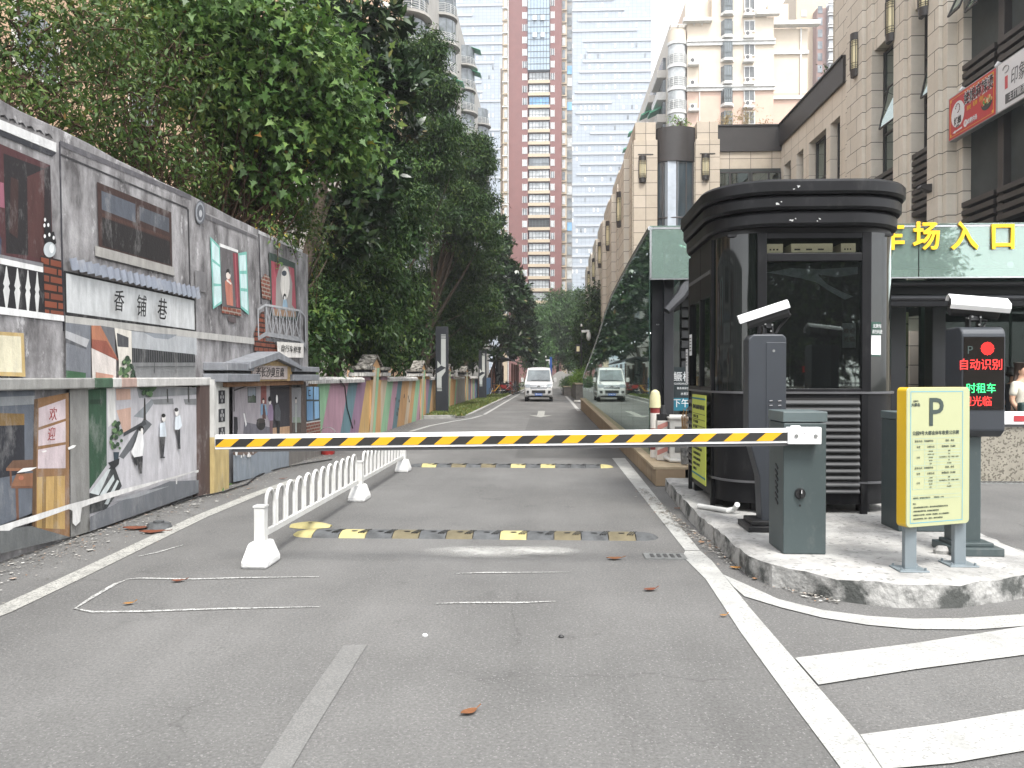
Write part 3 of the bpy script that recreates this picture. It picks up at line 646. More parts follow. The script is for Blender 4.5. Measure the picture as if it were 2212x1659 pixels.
mural('painted_tofu_shop', K5, [('#9c959b', [(550, 660), (1040, 660), (1040, 1500), (550, 1500)]), ('#36343a', [(1036, 660), (1292, 660), (1300, 1500), (1048, 1500)]), ('#50505a', [(1050, 665), (1285, 665), (1285, 735), (1055, 740)]), ('#b3895e', [(1075, 1270), (1300, 1245), (1300, 1500), (1075, 1500)]), ('#2c2b2f', [(745, 735), (857, 735), (857, 940), (748, 940)]), ('#7d8b98', [(752, 742), (850, 742), (850, 850), (752, 850)]), ('#41513f', [(752, 880), (830, 830), (850, 890), (850, 932), (752, 932)]), ('#8c4a45', [(918, 690), (993, 690), (993, 955), (920, 960)]), ('#2c2a2c', [(560, 740), (570, 690), (575, 1050), (563, 1060)]), ('#3a383b', [(560, 770), (870, 665), (905, 665), (575, 785)]), ('#66646e', [(700, 1190), (1035, 1260), (1035, 1345), (690, 1345)]), ('#221f1f', ell(920, 1225, 60, 75)), ('#3a3431', ell(920, 1175, 55, 32)), ('#26262c', [(565, 1120), (612, 1130), (618, 1280), (608, 1350), (565, 1350)]), ('#e1e0de', [(690, 1080), (705, 1080), (735, 1220), (720, 1260)]), ('#5f4a40', [(1292, 660), (1322, 660), (1330, 1500), (1300, 1500)]), ('#5c4d46', [(1446, 660), (1510, 660), (1518, 1500), (1450, 1500)]), ('#8b8c90', [(1325, 740), (1446, 735), (1446, 1200), (1330, 1200)]), ('#7a8d78', [(1340, 1130), (1440, 1130), (1440, 1200), (1340, 1200)]), ('#4c4138', [(1330, 1200), (1446, 1200), (1448, 1340), (1335, 1340)])])
for nm, P in (('painted_cook', [('#5b3a35', [(935, 970), (975, 970), (985, 1150), (940, 1150)]), ('#6d9cc0', [(920, 960), (945, 945), (945, 1090), (918, 1110)]), ('#6d9cc0', [(965, 950), (985, 970), (1010, 1100), (985, 1100)]), ('#dcc9bb', ell(953, 920, 12, 30)), ('#171517', [(935, 900), (950, 868), (968, 900), (970, 945), (962, 900), (940, 905)])]),
              ('painted_customer', [('#6a4f56', [(1035, 1170), (1078, 1165), (1075, 1345), (1040, 1345)]), ('#8b7593', [(1025, 970), (1065, 950), (1085, 1050), (1080, 1170), (1030, 1175), (1005, 1110)]), ('#d9d4d0', ell(1040, 930, 15, 35)), ('#1b191b', ell(1035, 890, 20, 35))]),
              ('painted_customer', [('#1d1d20', [(1125, 1170), (1170, 1170), (1168, 1345), (1130, 1345)]), ('#4e5258', [(1105, 970), (1150, 955), (1180, 1050), (1175, 1175), (1110, 1175), (1095, 1080)]), ('#e2e0de', ell(1130, 890, 13, 55))]),
              ('painted_slim_woman', [('#9ba39d', [(1370, 960), (1395, 960), (1390, 1080), (1392, 1330), (1372, 1330)]), ('#c9bdb2', ell(1380, 915, 10, 35)), ('#1d1b1d', ell(1380, 880, 12, 16))])):
    mural(nm, K5, P)
mural('painted_blue_window', K5, [('#2f3c3e', [(1515, 720), (1688, 725), (1698, 1168), (1516, 1192)]), ('#5d93bd', [(1522, 730), (1602, 730), (1605, 895), (1522, 895)]), ('#6c9fc6', [(1616, 732), (1678, 732), (1680, 898), (1618, 898)]), ('#5a8fbb', [(1522, 920), (1605, 918), (1608, 1165), (1524, 1175)]), ('#6fa3cb', [(1622, 922), (1682, 920), (1686, 1140), (1626, 1155)]), ('#bdbcb9', [(1516, 1194), (1700, 1166), (1700, 1182), (1518, 1210)]), (mural_brick2, [(1518, 1210), (1702, 1182), (1706, 1500), (1518, 1500)]), ('#15181a', [(1545, 770), (1572, 770), (1572, 785), (1545, 785)]), ('#15181a', [(1545, 838), (1574, 838), (1574, 852), (1545, 852)]), ('#15181a', [(1545, 770), (1551, 770), (1551, 850), (1545, 850)])])
mural('painted_floor', K3, [('#7c8690', [(1512, 1120), (1872, 1085), (1872, 1232), (1512, 1305)]), ('#6d5648', [(1512, 1105), (1700, 1090), (1640, 1130), (1512, 1130)]), ('#6d6863', [(1872, 1000), (2080, 1000), (2080, 1190), (1872, 1232)])])
# paint flakes along the pillar edge
random.seed(8)
fl = []
for i in range(26):
    a, c = random.choice(((1425, random.uniform(1100, 1290)), (random.uniform(1515, 1640), random.uniform(1110, 1160)), (1415, random.uniform(700, 990))))
    s = random.uniform(3, 10); fl.append(('#dcdad6', [(a, c - s * 2), (a + s, c - s), (a + s * .7, c + s * 2), (a - s * .6, c + s)]))
mural('paint_flake', K3, fl, x=WX + .012)
# ================================================================ striped boundary wall beyond
sw = thing('striped_wall', 'low boundary wall painted in slanting pastel stripes with weathered coping and gabled piers', 'wall', (-4.5, 30, 0))
SX = -4.47
st = [M('stripe_' + n_, [.78 * q + .22 * sum(C(h, 1.15)) / 3 for q in C(h, 1.15)], rough=.8, var=.18, scale=2.2, streak=2, bump=.15, bscale=30, fade=(3, (.3, .28, .26), .55, .75, .4, .5)) for n_, h in (('orange', '#b98a4e'), ('green', '#7fae84'), ('pink', '#a67b8c'), ('teal', '#527781'), ('purple', '#86647f'), ('ochre', '#b9924a'), ('beige', '#b9a689'), ('blue', '#3f6d9c'), ('red', '#a83f3c'))]
YA, YB = 14.56, 62
b = MB(); b.box(SX - .24, SX, YA, YB, -.1, 1.4, pm('#8f8a80', .3)); b.build('wall_core', sw)
random.seed(21)
b = MB(); y = YA - 1.0
seq = [0, 1, 2, 3, 4, 5, 6, 1, 2, 3, 0, 6, 0, 1, 2, 4, 3, 0, 5, 6, 1, 2, 3, 0]
i = 0
def clip_y(poly, lo, hi):
    for sgn, lim in ((1, lo), (-1, -hi)):
        o = []
        for j in range(len(poly)):
            p, q = poly[j], poly[(j + 1) % len(poly)]
            ip, iq = sgn * p[0] >= lim, sgn * q[0] >= lim
            if ip: o.append(p)
            if ip != iq:
                t = (sgn * lim - p[0]) / (q[0] - p[0]); o.append((sgn * lim, p[1] + (q[1] - p[1]) * t))
        poly = o
        if len(poly) < 3: return []
    return poly
wd = [.95, .8, 1.5, .8, 1.0, 1.6, .75, .8, .8, .7, 1.5, .6, .7]
while y < 39:
    w = wd[i % len(wd)] * random.uniform(.85, 1.15)
    P = clip_y([(y - .05, 0), (y + w, 0), (y + w + .95, 1.4), (y + .9, 1.4)], YA, 39)
    if P: b.poly([(SX + .003 + .0004 * (i % 2), a, c) for a, c in P], st[seq[i % len(seq)]])
    y += w; i += 1
y = 45.0; i = 0
while y < 56:
    w = random.uniform(.3, .9)
    b.poly([(SX + .003, y, 0), (SX + .003, y + w, 0), (SX + .003, y + w + .1, 1.4), (SX + .003, y + .1, 1.4)], st[(7, 8, 6, 4, 1, 2, 7, 3)[i % 8]]); y += w; i += 1
b.poly([(SX + .004, 56, 0), (SX + .004, 62, 0), (SX + .004, 62, 1.4), (SX + .004, 56, 1.4)], st[7])
b.build('stripe_paint', sw)
cop = M('weathered_coping', C('#bdbab4', .75), rough=.9, var=.5, scale=5, streak=7, col2=C('#d6d4d0', .8), bump=.4, thr=(.38, .58))
mossy = M('mossy_coping', C('#4a463c', .7), rough=1, var=.4, scale=9, col2=C('#b8b4ac', .75), thr=(.42, .66), bump=.6, bscale=30)
def coping(y0, y1):
    b = MB(); k = max(2, int((y1 - y0) / .12)); rings = []
    for j in range(k + 1):
        y = y0 + (y1 - y0) * j / k; e = random.uniform(-.012, .012)
        rings.append([(SX + .1, y, 1.36), (SX + .1, y, 1.435 + e), (SX + .02, y, 1.47 + e * 1.6), (SX - .3, y, 1.48 + e), (SX - .3, y, 1.36)])
    b.loft(rings, cop); return b.build('coping', sw)
piers = [20.4, 28.2, 35.7, 43.3]
prev = YA
for yc in piers:
    coping(prev + .02, yc - 1.55); prev = yc + 1.5
    b = MB(); p2 = .12
    b.box(SX, SX + .03, yc - 1.5, yc + 1.45, 1.4, 1.5, st[random.choice((4, 2, 0))])
    for (q0, q1) in ((yc - 1.55, yc - .5), (yc + .5, yc + 1.5)):
        b.box(SX - .3, SX + p2, q0, q1, 1.5, 1.6, cop); b.box(SX - .3, SX + p2 - .05, q0 + .1, q1 - .08, 1.6, 1.66, capd); b.box(SX - .3, SX + p2 + .02, q0 - .05, q1 - .12, 1.66, 1.75, mossy)
    b.build('cap_block', sw, bevel=.012)
    b = MB(); b.prism([(SX - .3, yc - .62, -.05), (SX - .3, yc + .55, -.05), (SX - .3, yc + .58, 1.74), (SX - .3, yc, 1.98), (SX - .3, yc - .62, 1.74)], (.33, 0, 0), st[0])
    for (o_, c_) in ((-.25, 6), (.1, 1)):
        b.poly([(SX + .034, yc + o_ - .55, 0), (SX + .034, yc + o_ - .25, 0), (SX + .034, yc + o_ + .32, 1.72), (SX + .034, yc + o_ + .02, 1.72)], st[c_])
    b.prism([(SX - .32, yc - .68, 1.73), (SX - .32, yc, 2.0), (SX - .32, yc + .66, 1.73), (SX - .32, yc + .66, 1.78), (SX - .32, yc, 2.06), (SX - .32, yc - .68, 1.78)], (.4, 0, 0), mossy)
    b.build('gabled_pier', sw)
coping(prev, 56)
b = MB()
p0, p1 = GX(745, 835, SX + .02), GX(762, 925, SX + .02)
b.tube([GX(735, 822, SX + .12), p0, p0.lerp(p1, .5) + Vector((0, -.15, 0)), p1], .012, M('black_cable', (.02, .02, .02), var=.1), 6)
b.build('loose_cable', sw)
b = MB()
random.seed(31)
for (u, v) in ((766, 912), (855, 862), (862, 866), (873, 856), (860, 885), (858, 893), (882, 858), (884, 866)):
    p = GX(u, v, SX + .006); pts = []
    for j in range(9): a = j / 9 * 6.28; r_ = random.uniform(.05, .13); pts.append((SX + .0075, p.y + math.cos(a) * r_ * .8, p.z + math.sin(a) * r_ * .7))
    b.poly(pts, pm('#3f352b'))
b.build('paint_scar', sw)
# red fire bucket foot at the wall
t = thing('red_bucket', 'small red bucket on the ground below the striped wall, seen under the boom', 'bucket', (-4.25, 15.2, 0))
b = MB(); rp = M('red_plastic', C('#9c2f2b', .8), rough=.45)
b.tube([(-4.25, 15.2, 0), (-4.25, 15.2, .38)], [.13, .17], rp, 20); b.tube([(-4.25, 15.2, .36), (-4.25, 15.2, .39)], .178, rp, 20); b.build('bucket_body', t, smooth=True)
b = MB(); b.tube([(-4.25 + .16 * math.cos(a / 8 * math.pi), 15.2, .38 + .14 * math.sin(a / 8 * math.pi)) for a in range(9)], .008, steel, 6); b.build('handle', t)
# ================================================================ totem lamps on the verge
dk = M('charcoal_metal', C('#33363b', .8), rough=.45, metal=.2, var=.12); opal = M('opal_panel', C('#b9bcb8', .8), rough=.35, var=.06)
def totem(x, y, h, label):
    t = thing('totem_lamp', label, 'lamp', (x, y, .09), 'totem lamps on the grass verge')
    w = .24; b = MB(); z = .09
    b.box(x - w, x + w, y - .14, y + .14, z, z + h, dk); b.build('column', t, bevel=.015)
    b = MB(); b.box(x - w - .05, x + w + .05, y - .19, y + .19, z, z + .06, dk); b.build('base', t)
    yf = y - .143; b = MB(); m = z + h * .52
    b.poly([(x - .02, yf, m + .1), (x + .16, yf, m + .02), (x + .16, yf, z + h * .86), (x - .02, yf, z + h * .86)], opal)
    b.poly([(x - .16, yf, m + .28), (x - .02, yf, m + .1), (x - .02, yf, m + .1), (x - .16, yf, m + .12)][:3] + [(x - .16, yf, m)], opal)
    b.build('light_panel', t); b = MB()
    b.poly([(x - .18, yf, z + h * .30), (x + .0, yf, z + h * .30), (x + .0, yf, m - .34), (x + .15, yf, m - .12), (x + .15, yf, m + .0), (x - .18, yf, m - .3)][:5] + [(x - .18, yf, m - .2)], opal)
    b.build('light_panel', t)
    for zz in (z + h * .86, z + h * .25):
        b = MB()
        for k in range(3): b.box(x - .02 - (.15 if zz < m else 0), x + .16 - (.15 if zz < m else 0), yf - .004, yf, zz + .02 + k * .055, zz + .05 + k * .055, opal)
        b.build('light_slot', t)
    return t
for (u, v, h, lb) in ((960, 892, 3.32, 'tall charcoal totem lamp on the grass, nearest and biggest of the three'), (1046, 862, 3.1, 'middle totem lamp of the three, half hidden under the dark trees'), (1085, 850, 3.0, 'farthest and smallest totem lamp, beside the bicycle shed')):
    p = GZ(u, v, .09); totem(-4.1, p.y, h, lb)
# ================================================================ white hooped railing down the lane
wp = M('white_enamel', C('#e6e6e4', .9), rough=.4, var=.1, scale=6, col2=C('#c9c8c4', .9))
wcon = M('white_concrete', C('#dcdcda', .9), rough=.7, var=.2, scale=7, bump=.2, col2=C('#f0f0ee', .9))
RX = -2.29
def foot(t, y):
    b = MB(); w0, w1, l0, l1, h = .105, .07, .165, .1, .19
    R0 = [(RX - w0, y - l0, 0), (RX + w0, y - l0, 0), (RX + w0, y + l0, 0), (RX - w0, y + l0, 0)]; R1 = [(a, c, .05) for a, c, _ in R0]
    R2 = [(RX - w1, y - l1, h), (RX + w1, y - l1, h), (RX + w1, y + l1, h), (RX - w1, y + l1, h)]
    b.loft([R0, R1, R2], wcon); o = b.build('base_block', t, bevel=.02)
    b = MB(); b.disc((RX - .0, y - .136, .1), (0, -1, .35), .028, M('hole_dark', (.03, .03, .03)), 12); b.build('bolt_hole', o)
def post(t, y, h=.46):
    b = MB(); b.box(RX - .042, RX + .042, y - .042, y + .042, .15, h, wp); b.build('post', t, bevel=.004)
    b = MB(); b.box(RX - .048, RX + .048, y - .048, y + .048, h, h + .015, wp); b.build('post_cap', t)
def railing(y0, y1, label, ends):
    t = thing('hooped_railing', label, 'railing', (RX, y0, 0), 'white hooped railings along the lane')
    for y in ends: foot(t, y); post(t, y)
    b = MB(); b.bar((RX, y0 + .05, .235), (RX, y1 - .05, .235), .035, .045, wp); b.build('bottom_rail', t)
    n = 12; w = (y1 - y0 - .16) / n
    for k in range(n):
        yc = y0 + .08 + w * (k + .5); r = w * .38; b = MB()
        b.tube([(RX, yc - r, .25), (RX, yc - r, .465)] + [(RX, yc - r * math.cos(a / 8 * math.pi), .465 + r * 1.1 * math.sin(a / 8 * math.pi)) for a in range(9)] + [(RX, yc + r, .465), (RX, yc + r, .25)], .0155, wp, 7)
        b.build('hoop', t, smooth=True, angle=60)
    return t
railing(6.26, 9.52, 'white hooped steel railing panel nearest the camera, on white concrete feet', (6.26, 9.58))
railing(9.66, 12.6, 'second white hooped railing panel, running on towards the far speed hump', (12.5,))
# ================================================================ rubber speed humps
ry = M('hump_yellow', C('#c9bd82', .66), rough=.8, var=.2, scale=8, fade=(9, (.2, .19, .16), .5, .7, .5, 1)); rk = M('hump_black', C('#47494a', .8), rough=.8, var=.25, scale=8, col2=C('#66686a', .75)); ro = M('hump_dirty_yellow', C('#857b60', .55), rough=.8, var=.25, scale=6)
slotm = M('hump_slot', (.02, .02, .02))
def hump(x0, x1, y, w, cols, label, endl, endr):
    t = thing('speed_hump', label, 'speed bump', ((x0 + x1) / 2, y, 0), 'rubber speed humps across the lane')
    n = len(cols); dx = (x1 - x0) / n; h = .045; ns = 9
    for i, m in enumerate(cols):
        a, c = x0 + dx * i + .004, x0 + dx * (i + 1) - .004
        rings = [[(x, y - w / 2 + w * j / ns, h * math.sin(math.pi * j / ns) ** .6) for j in range(ns + 1)] for x in (a, c)]
        b = MB(); b.loft(rings, m, closed=True)
        s = b.build('rubber_segment', t, smooth=True)
        b = MB(); xc = (a + c) / 2
        b.disc((xc, y - w * .12, h + .002), (0, 0, 1), .02, slotm, 10, rx=.03); b.build('bolt', s)
        b = MB()
        for j in range(5):
            xx = xc + .05 + j * .022
            if xx < c - .02: b.bar((xx, y - w * .3, h * .93), (xx + .05, y + w * .1, h + .002), .008, .006, slotm)
        b.build('tread', s)
    for x, sg, m in ((x0, -1, endl), (x1, 1, endr)):
        if m is None: continue
        rings = []
        for k in range(7):
            q = k / 6; s = math.sqrt(max(.0, 1 - q * q)) * .98 + .02
            rings.append([(x + sg * (.004 + q * .22), y - w / 2 * s + w * s * j / ns, h * s * math.sin(math.pi * j / ns) ** .6) for j in range(ns + 1)])
        if sg < 0: rings = rings[::-1]
        b = MB(); b.loft(rings, m); b.build('end_cap', t, smooth=True)
    return t
Y_, K_, O_ = ry, rk, ro
hump(-2.2, .8, 7.48, .33, [K_, Y_, K_, O_, K_, O_, K_, Y_, K_, O_, K_, O_], 'near speed hump of worn black and yellow rubber blocks, just beyond the boom', Y_, K_)
hump(-2.1, .85, 13.25, .33, [Y_, K_, O_, K_, O_, K_, Y_, K_, Y_, K_, K_, K_], 'far speed hump of black and yellow blocks by the end of the white railing', K_, Y_)
t = thing('hump_end_piece', 'loose yellow rubber end piece of a speed hump lying beside the railing', 'rubber piece', GZ(672, 1138))
p = GZ(672, 1138); b = MB(); rings = []
for k in range(9):
    q = k / 8; s = math.sin(math.pi * min(1, .12 + q * .8)) ** .7
    rings.append([(p.x - .2 + q * .4, p.y - .13 * s + .26 * s * j / 6, .004 + .045 * s * math.sin(math.pi * j / 6) ** .6) for j in range(7)])
b.loft(rings, ry); e = b.build('rubber_body', t, smooth=True)
b = MB(); b.disc((p.x, p.y - .03, .047), (0, 0, 1), .02, slotm, 10); b.build('bolt_hole', t)
# ================================================================ trees and shrubs
bark = M('bark', C('#4a3f33', .7), rough=.95, var=.3, scale=9, streak=6, bump=.6, bscale=30)
twig = M('twig_bark', C('#5b4636', .7), rough=.95, var=.3, scale=9)
Lm = {
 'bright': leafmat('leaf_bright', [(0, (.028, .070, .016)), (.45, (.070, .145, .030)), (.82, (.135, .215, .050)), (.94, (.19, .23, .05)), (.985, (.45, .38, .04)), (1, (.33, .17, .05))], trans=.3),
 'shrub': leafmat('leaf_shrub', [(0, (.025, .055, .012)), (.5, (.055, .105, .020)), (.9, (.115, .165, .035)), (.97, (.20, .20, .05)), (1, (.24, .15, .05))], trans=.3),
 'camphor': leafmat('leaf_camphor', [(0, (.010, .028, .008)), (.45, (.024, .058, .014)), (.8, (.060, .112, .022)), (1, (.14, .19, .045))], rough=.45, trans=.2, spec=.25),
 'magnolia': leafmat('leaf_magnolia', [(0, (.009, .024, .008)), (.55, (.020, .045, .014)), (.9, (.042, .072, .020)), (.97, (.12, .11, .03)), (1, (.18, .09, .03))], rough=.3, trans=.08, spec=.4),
 'far': leafmat('leaf_far', [(0, (.030, .070, .020)), (.5, (.052, .115, .030)), (1, (.095, .165, .045))], trans=.2),
 'lime': leafmat('leaf_lime', [(0, (.06, .14, .02)), (.6, (.13, .24, .03)), (1, (.25, .34, .06))], trans=.35),
 'straw': leafmat('leaf_straw', [(0, (.20, .16, .06)), (.6, (.33, .27, .12)), (1, (.16, .19, .05))], trans=.3)}
SH = {
 'oval': np.array([(0, 0), (.28, .17), (.62, .16), (1, 0), (.62, -.16), (.28, -.17)]),
 'slim': np.array([(0, 0), (.3, .12), (.7, .1), (1, 0), (.7, -.1), (.3, -.12)]),
 'lobed': np.array([(0, 0), (-.06, .22), (.2, .16), (.3, .46), (.48, .2), (1, 0), (.48, -.2), (.3, -.46), (.2, -.16), (-.06, -.22)]),
 'diamond': np.array([(0, 0), (.45, .2), (1, 0), (.45, -.2)])}
def leaves(rng, P, dirs, nrm, size, shape):
    """one flat blade per point: P base, dirs along the blade, nrm its facing"""
    s = SH[shape]; dirs = dirs / np.linalg.norm(dirs, axis=1)[:, None]
    w = np.cross(nrm, dirs); w /= np.linalg.norm(w, axis=1)[:, None] + 1e-9
    up = np.cross(dirs, w)
    V = P[:, None, :] + (dirs[:, None, :] * s[None, :, :1] + w[:, None, :] * s[None, :, 1:] + up[:, None, :] * (np.abs(s[None, :, 1:]) * .35 - s[None, :, :1] ** 2 * .18)) * size[:, None, None]
    return V
def unit(rng, n):
    v = rng.normal(size=(n, 3)); return v / np.linalg.norm(v, axis=1)[:, None]
def blob_pix(u, v, y, ru, rv, ry=None):
    c = GY(u, v, y); k = y / F
    return (c.x, c.y, c.z, ru * k, (ry if ry is not None else (ru + rv) * .5 * k), rv * k)
def crown_mesh(name, parent, blobs, mat, seed, per=22, dens=9.0, size=.13, shape='oval', spread=.22, shell=.55, droop=.3, rosette=False, out=.8, clip=None):
    rng = np.random.default_rng(seed); VV, RR, tips = [], [], []
    for (cx, cy, cz, rx, ry, rz) in blobs:
        area = 4 * math.pi * ((rx * ry) ** 1.6 / 3 + (rx * rz) ** 1.6 / 3 + (ry * rz) ** 1.6 / 3) ** (1 / 1.6)
        nc = max(6, int(area * dens)); d = unit(rng, nc)
        lump = 1 + .22 * np.sin(d[:, 0] * 5 + seed) * np.cos(d[:, 2] * 6 + seed * 2) + rng.normal(0, .1, nc)
        r = (shell + (1 - shell) * rng.random(nc) ** .6) * lump
        c = np.c_[cx + d[:, 0] * rx * r, cy + d[:, 1] * ry * r, cz + d[:, 2] * rz * r]
        if clip: c = c[clip(c)]; 
        nc = len(c); d = (c - (cx, cy, cz)) / (rx, ry, rz); d /= np.linalg.norm(d, axis=1)[:, None] + 1e-9
        k = rng.integers(max(3, per // 2), per + per // 2, nc); idx = np.repeat(np.arange(nc), k); n = len(idx)
        if rosette:
            ax = d[idx] * .7 + np.array((0, 0, .5)) + rng.normal(0, .15, (nc, 3))[idx]; ax /= np.linalg.norm(ax, axis=1)[:, None]
            t = unit(rng, n); t -= ax * (t * ax).sum(1)[:, None]; t /= np.linalg.norm(t, axis=1)[:, None] + 1e-9
            op = rng.uniform(.35, 1.4, n)[:, None]
            dr = t * np.sin(op) + ax * np.cos(op); nr = ax * np.sin(op) - t * np.cos(op)
            P = c[idx] + dr * .02 + ax * rng.normal(0, spread * .4, n)[:, None]
        else:
            P = c[idx] + rng.normal(0, spread, (n, 3)) * (1, 1, .6)
            dr = unit(rng, n) + d[idx] * out + np.array((0, 0, -droop)); nr = unit(rng, n) * .8 + np.array((0, 0, 1.0)) + d[idx] * .5
        sz = size * rng.uniform(.65, 1.25, n)
        VV.append(leaves(rng, P, dr, nr, sz, shape))
        RR.append(np.clip(rng.random(nc)[idx] * .6 + rng.random(n) * .42, 0, 1)); tips.append(c)
    o = np_mesh(name, np.concatenate(VV), mat, np.concatenate(RR), parent)
    return o, np.concatenate(tips)
def limbs(parent, base, blobs, tips, seed, r0=.16, mat=bark, nl=14, stems=1, twigs=40, bend=.4):
    rng = random.Random(seed); b = MB(); top = max(blobs, key=lambda q: q[2])
    for s in range(stems):
        bx = Vector(base) + Vector((rng.uniform(-.25, .25), rng.uniform(-.4, .4), 0)) * (1 if stems > 1 else 0)
        q = blobs[s % len(blobs)] if stems > 1 else top
        T = Vector((q[0], q[1], q[2] + q[5] * .4)); pts = []
        for k in range(8):
            f = k / 7; p = bx.lerp(T, f); pts.append(p + Vector((rng.uniform(-1, 1), rng.uniform(-1, 1), 0)) * bend * .35 * math.sin(f * 3))
        b.tube(pts, [r0 * (1 - .85 * k / 7) for k in range(8)], mat, 8)
        for q in blobs:
            for _ in range(max(1, nl // len(blobs))):
                e = Vector((q[0] + rng.uniform(-.8, .8) * q[3], q[1] + rng.uniform(-.8, .8) * q[4], q[2] + rng.uniform(-.5, .8) * q[5]))
                k = rng.randint(2, 6); a = pts[k]
                if e.z < a.z - .5: a = pts[2]
                mid = a.lerp(e, .5) + Vector((rng.uniform(-.3, .3), rng.uniform(-.3, .3), rng.uniform(-.05, .4))) * bend * 1.6
                rr = r0 * .42 * (1 - .1 * k)
                b.tube([a, a.lerp(mid, .55) + Vector((0, 0, .05)), mid, mid.lerp(e, .5), e], [rr, rr * .8, rr * .6, rr * .4, rr * .15], mat, 5, cap=False)
    for _ in range(twigs):
        t = Vector(tips[rng.randrange(len(tips))]); q = min(blobs, key=lambda q: (Vector(q[:3]) - t).length)
        a = t.lerp(Vector(q[:3]), .6); b.tube([a, a.lerp(t, .5) + Vector((rng.uniform(-.1, .1), rng.uniform(-.1, .1), .05)), t], [.016, .011, .005], mat, 4, cap=False)
    return b.build('trunk', parent, smooth=True, angle=60)
def puffs(blobs, n, rr, seed):
    """a crown is a heap of smaller leafy lobes of uneven size, with hollows between them"""
    g = np.random.default_rng(seed + 500); o = []
    for (x, y, z, a, b_, c) in blobs:
        for d in unit(g, n):
            k = rr * g.uniform(.65, 1.3); q = g.uniform(.62, .88)
            o.append((x + d[0] * a * q, y + d[1] * b_ * q, z + d[2] * c * q, a * k, b_ * k, c * k * .8))
    return o
def tree(name, label, cat, base, blobs, kind, seed, group=None, r0=.16, stems=1, nl=14, twigs=40, tm=bark, lobes=0, **kw):
    t = thing(name, label, cat, base, group)
    o, tips = crown_mesh('crown', t, puffs(blobs, lobes, .42, seed) if lobes else blobs, Lm[kind], seed, **kw)
    limbs(t, base, blobs, tips, seed, r0, tm, nl, stems, twigs)
    return t
BP = blob_pix
over = lambda c: (c[:, 0] < -4.75) | (c[:, 2] > 3.85)        # keep the growth off the painted face
# shrubs growing behind and over the painted wall
G1 = 'shrubs behind the painted wall'
tree('shrub', 'small-leaved dark green shrub over the far left end of the painted wall', 'shrub', (-5.6, 7.6, 2.5), [BP(40, 90, 8.2, 130, 120), BP(180, 60, 9, 120, 110), BP(-60, 40, 8, 100, 160), BP(90, 190, 8.3, 110, 55), BP(250, 190, 9.4, 90, 80), BP(20, 195, 7.6, 70, 34), BP(100, 238, 8.1, 70, 34), BP(190, 285, 8.8, 60, 34)], 'shrub', 3, G1, r0=.03, stems=5, nl=25, twigs=110, tm=twig, per=30, dens=10, size=.085, shape='oval', spread=.2, shell=.3, clip=over)
tree('shrub', 'tangled brown-stemmed shrub rising above the painted brown window', 'shrub', (-5.6, 10.5, 2.5), [BP(250, 60, 10.5, 130, 100), BP(300, 190, 10.4, 110, 90), BP(210, 270, 9.6, 80, 50), BP(390, 140, 11, 90, 110), BP(330, 300, 10.6, 100, 60), BP(420, 330, 11.4, 70, 60), BP(260, 322, 9.5, 55, 30), BP(320, 352, 10.2, 55, 30), BP(390, 388, 10.9, 55, 30)], 'shrub', 5, G1, r0=.045, stems=6, nl=30, twigs=110, tm=twig, per=28, dens=9, size=.095, shape='oval', spread=.22, shell=.25, clip=over)
tree('broadleaf_tree', 'bright green lobed-leaf tree with yellow leaves leaning out above the painted wall', 'tree', (-5.8, 12.6, 1), [BP(520, 60, 12.3, 180, 110), BP(640, 150, 12.8, 120, 110), BP(480, 200, 12.2, 110, 100), BP(620, 290, 13, 150, 60), BP(720, 330, 13.4, 90, 40), BP(560, 380, 13, 110, 60), BP(700, 250, 13.2, 100, 70), BP(380, 40, 11.5, 110, 90)], 'bright', 8, None, r0=.07, stems=4, nl=40, twigs=110, tm=twig, per=30, dens=11, size=.145, shape='lobed', spread=.27, shell=.3, droop=.35, clip=over)
tree('shrub', 'low shrub tumbling over the wall top beside the painted loudspeaker', 'shrub', (-5.3, 13.2, 2.5), [BP(500, 390, 13, 90, 60), BP(580, 450, 13.8, 80, 50), BP(460, 330, 12.5, 70, 60), BP(640, 480, 14.4, 60, 55), BP(540, 330, 13.5, 80, 60), BP(440, 410, 11.7, 50, 28), BP(500, 442, 12.7, 50, 28)], 'shrub', 9, G1, r0=.035, stems=4, nl=24, twigs=60, tm=twig, per=30, dens=16, size=.085, spread=.2, shell=.3, clip=over)
def vine(label, pts_list, seed, size=.075):
    t = thing('vine', label, 'vine', GX(670, 540, -4.5))
    rng = np.random.default_rng(seed); b = MB(); VV, RR = [], []
    for pts in pts_list:
        P = [Vector(p) for p in pts]; b.tube(P, .007, twig, 5)
        for i in range(len(P) - 1):
            n = max(3, int((P[i + 1] - P[i]).length * 75)); f = rng.random(n)[:, None]
            Q = np.array(P[i]) * (1 - f) + np.array(P[i + 1]) * f + rng.normal(0, .055, (n, 3))
            VV.append(leaves(rng, Q, unit(rng, n) + (.2, 0, -.6), unit(rng, n) * .7 + (.6, -.4, .6), size * rng.uniform(.6, 1.3, n), 'oval')); RR.append(rng.random(n))
    np_mesh('leaves', np.concatenate(VV), Lm['bright'], np.concatenate(RR), t); b.build('stem', t)
vx = WX + .06
vine('leafy vine hanging down past the end of the painted wall', [[GY(640, 500, 14.5), GY(672, 520, 14.5), GY(690, 560, 14.7), GY(686, 610, 14.7), GY(682, 665, 14.7)], [GY(660, 505, 14.6), GY(700, 530, 14.6), GY(730, 560, 14.6)], [GY(670, 515, 14.6), GY(690, 545, 14.6), GY(676, 640, 14.6)], [GX(560, 470, vx), GX(600, 500, vx), GX(640, 530, vx)], [GX(600, 500, vx), GX(600, 580, vx)], [GX(580, 470, vx), GX(585, 520, vx)], [GX(620, 500, vx), GX(640, 560, vx)]], 4)
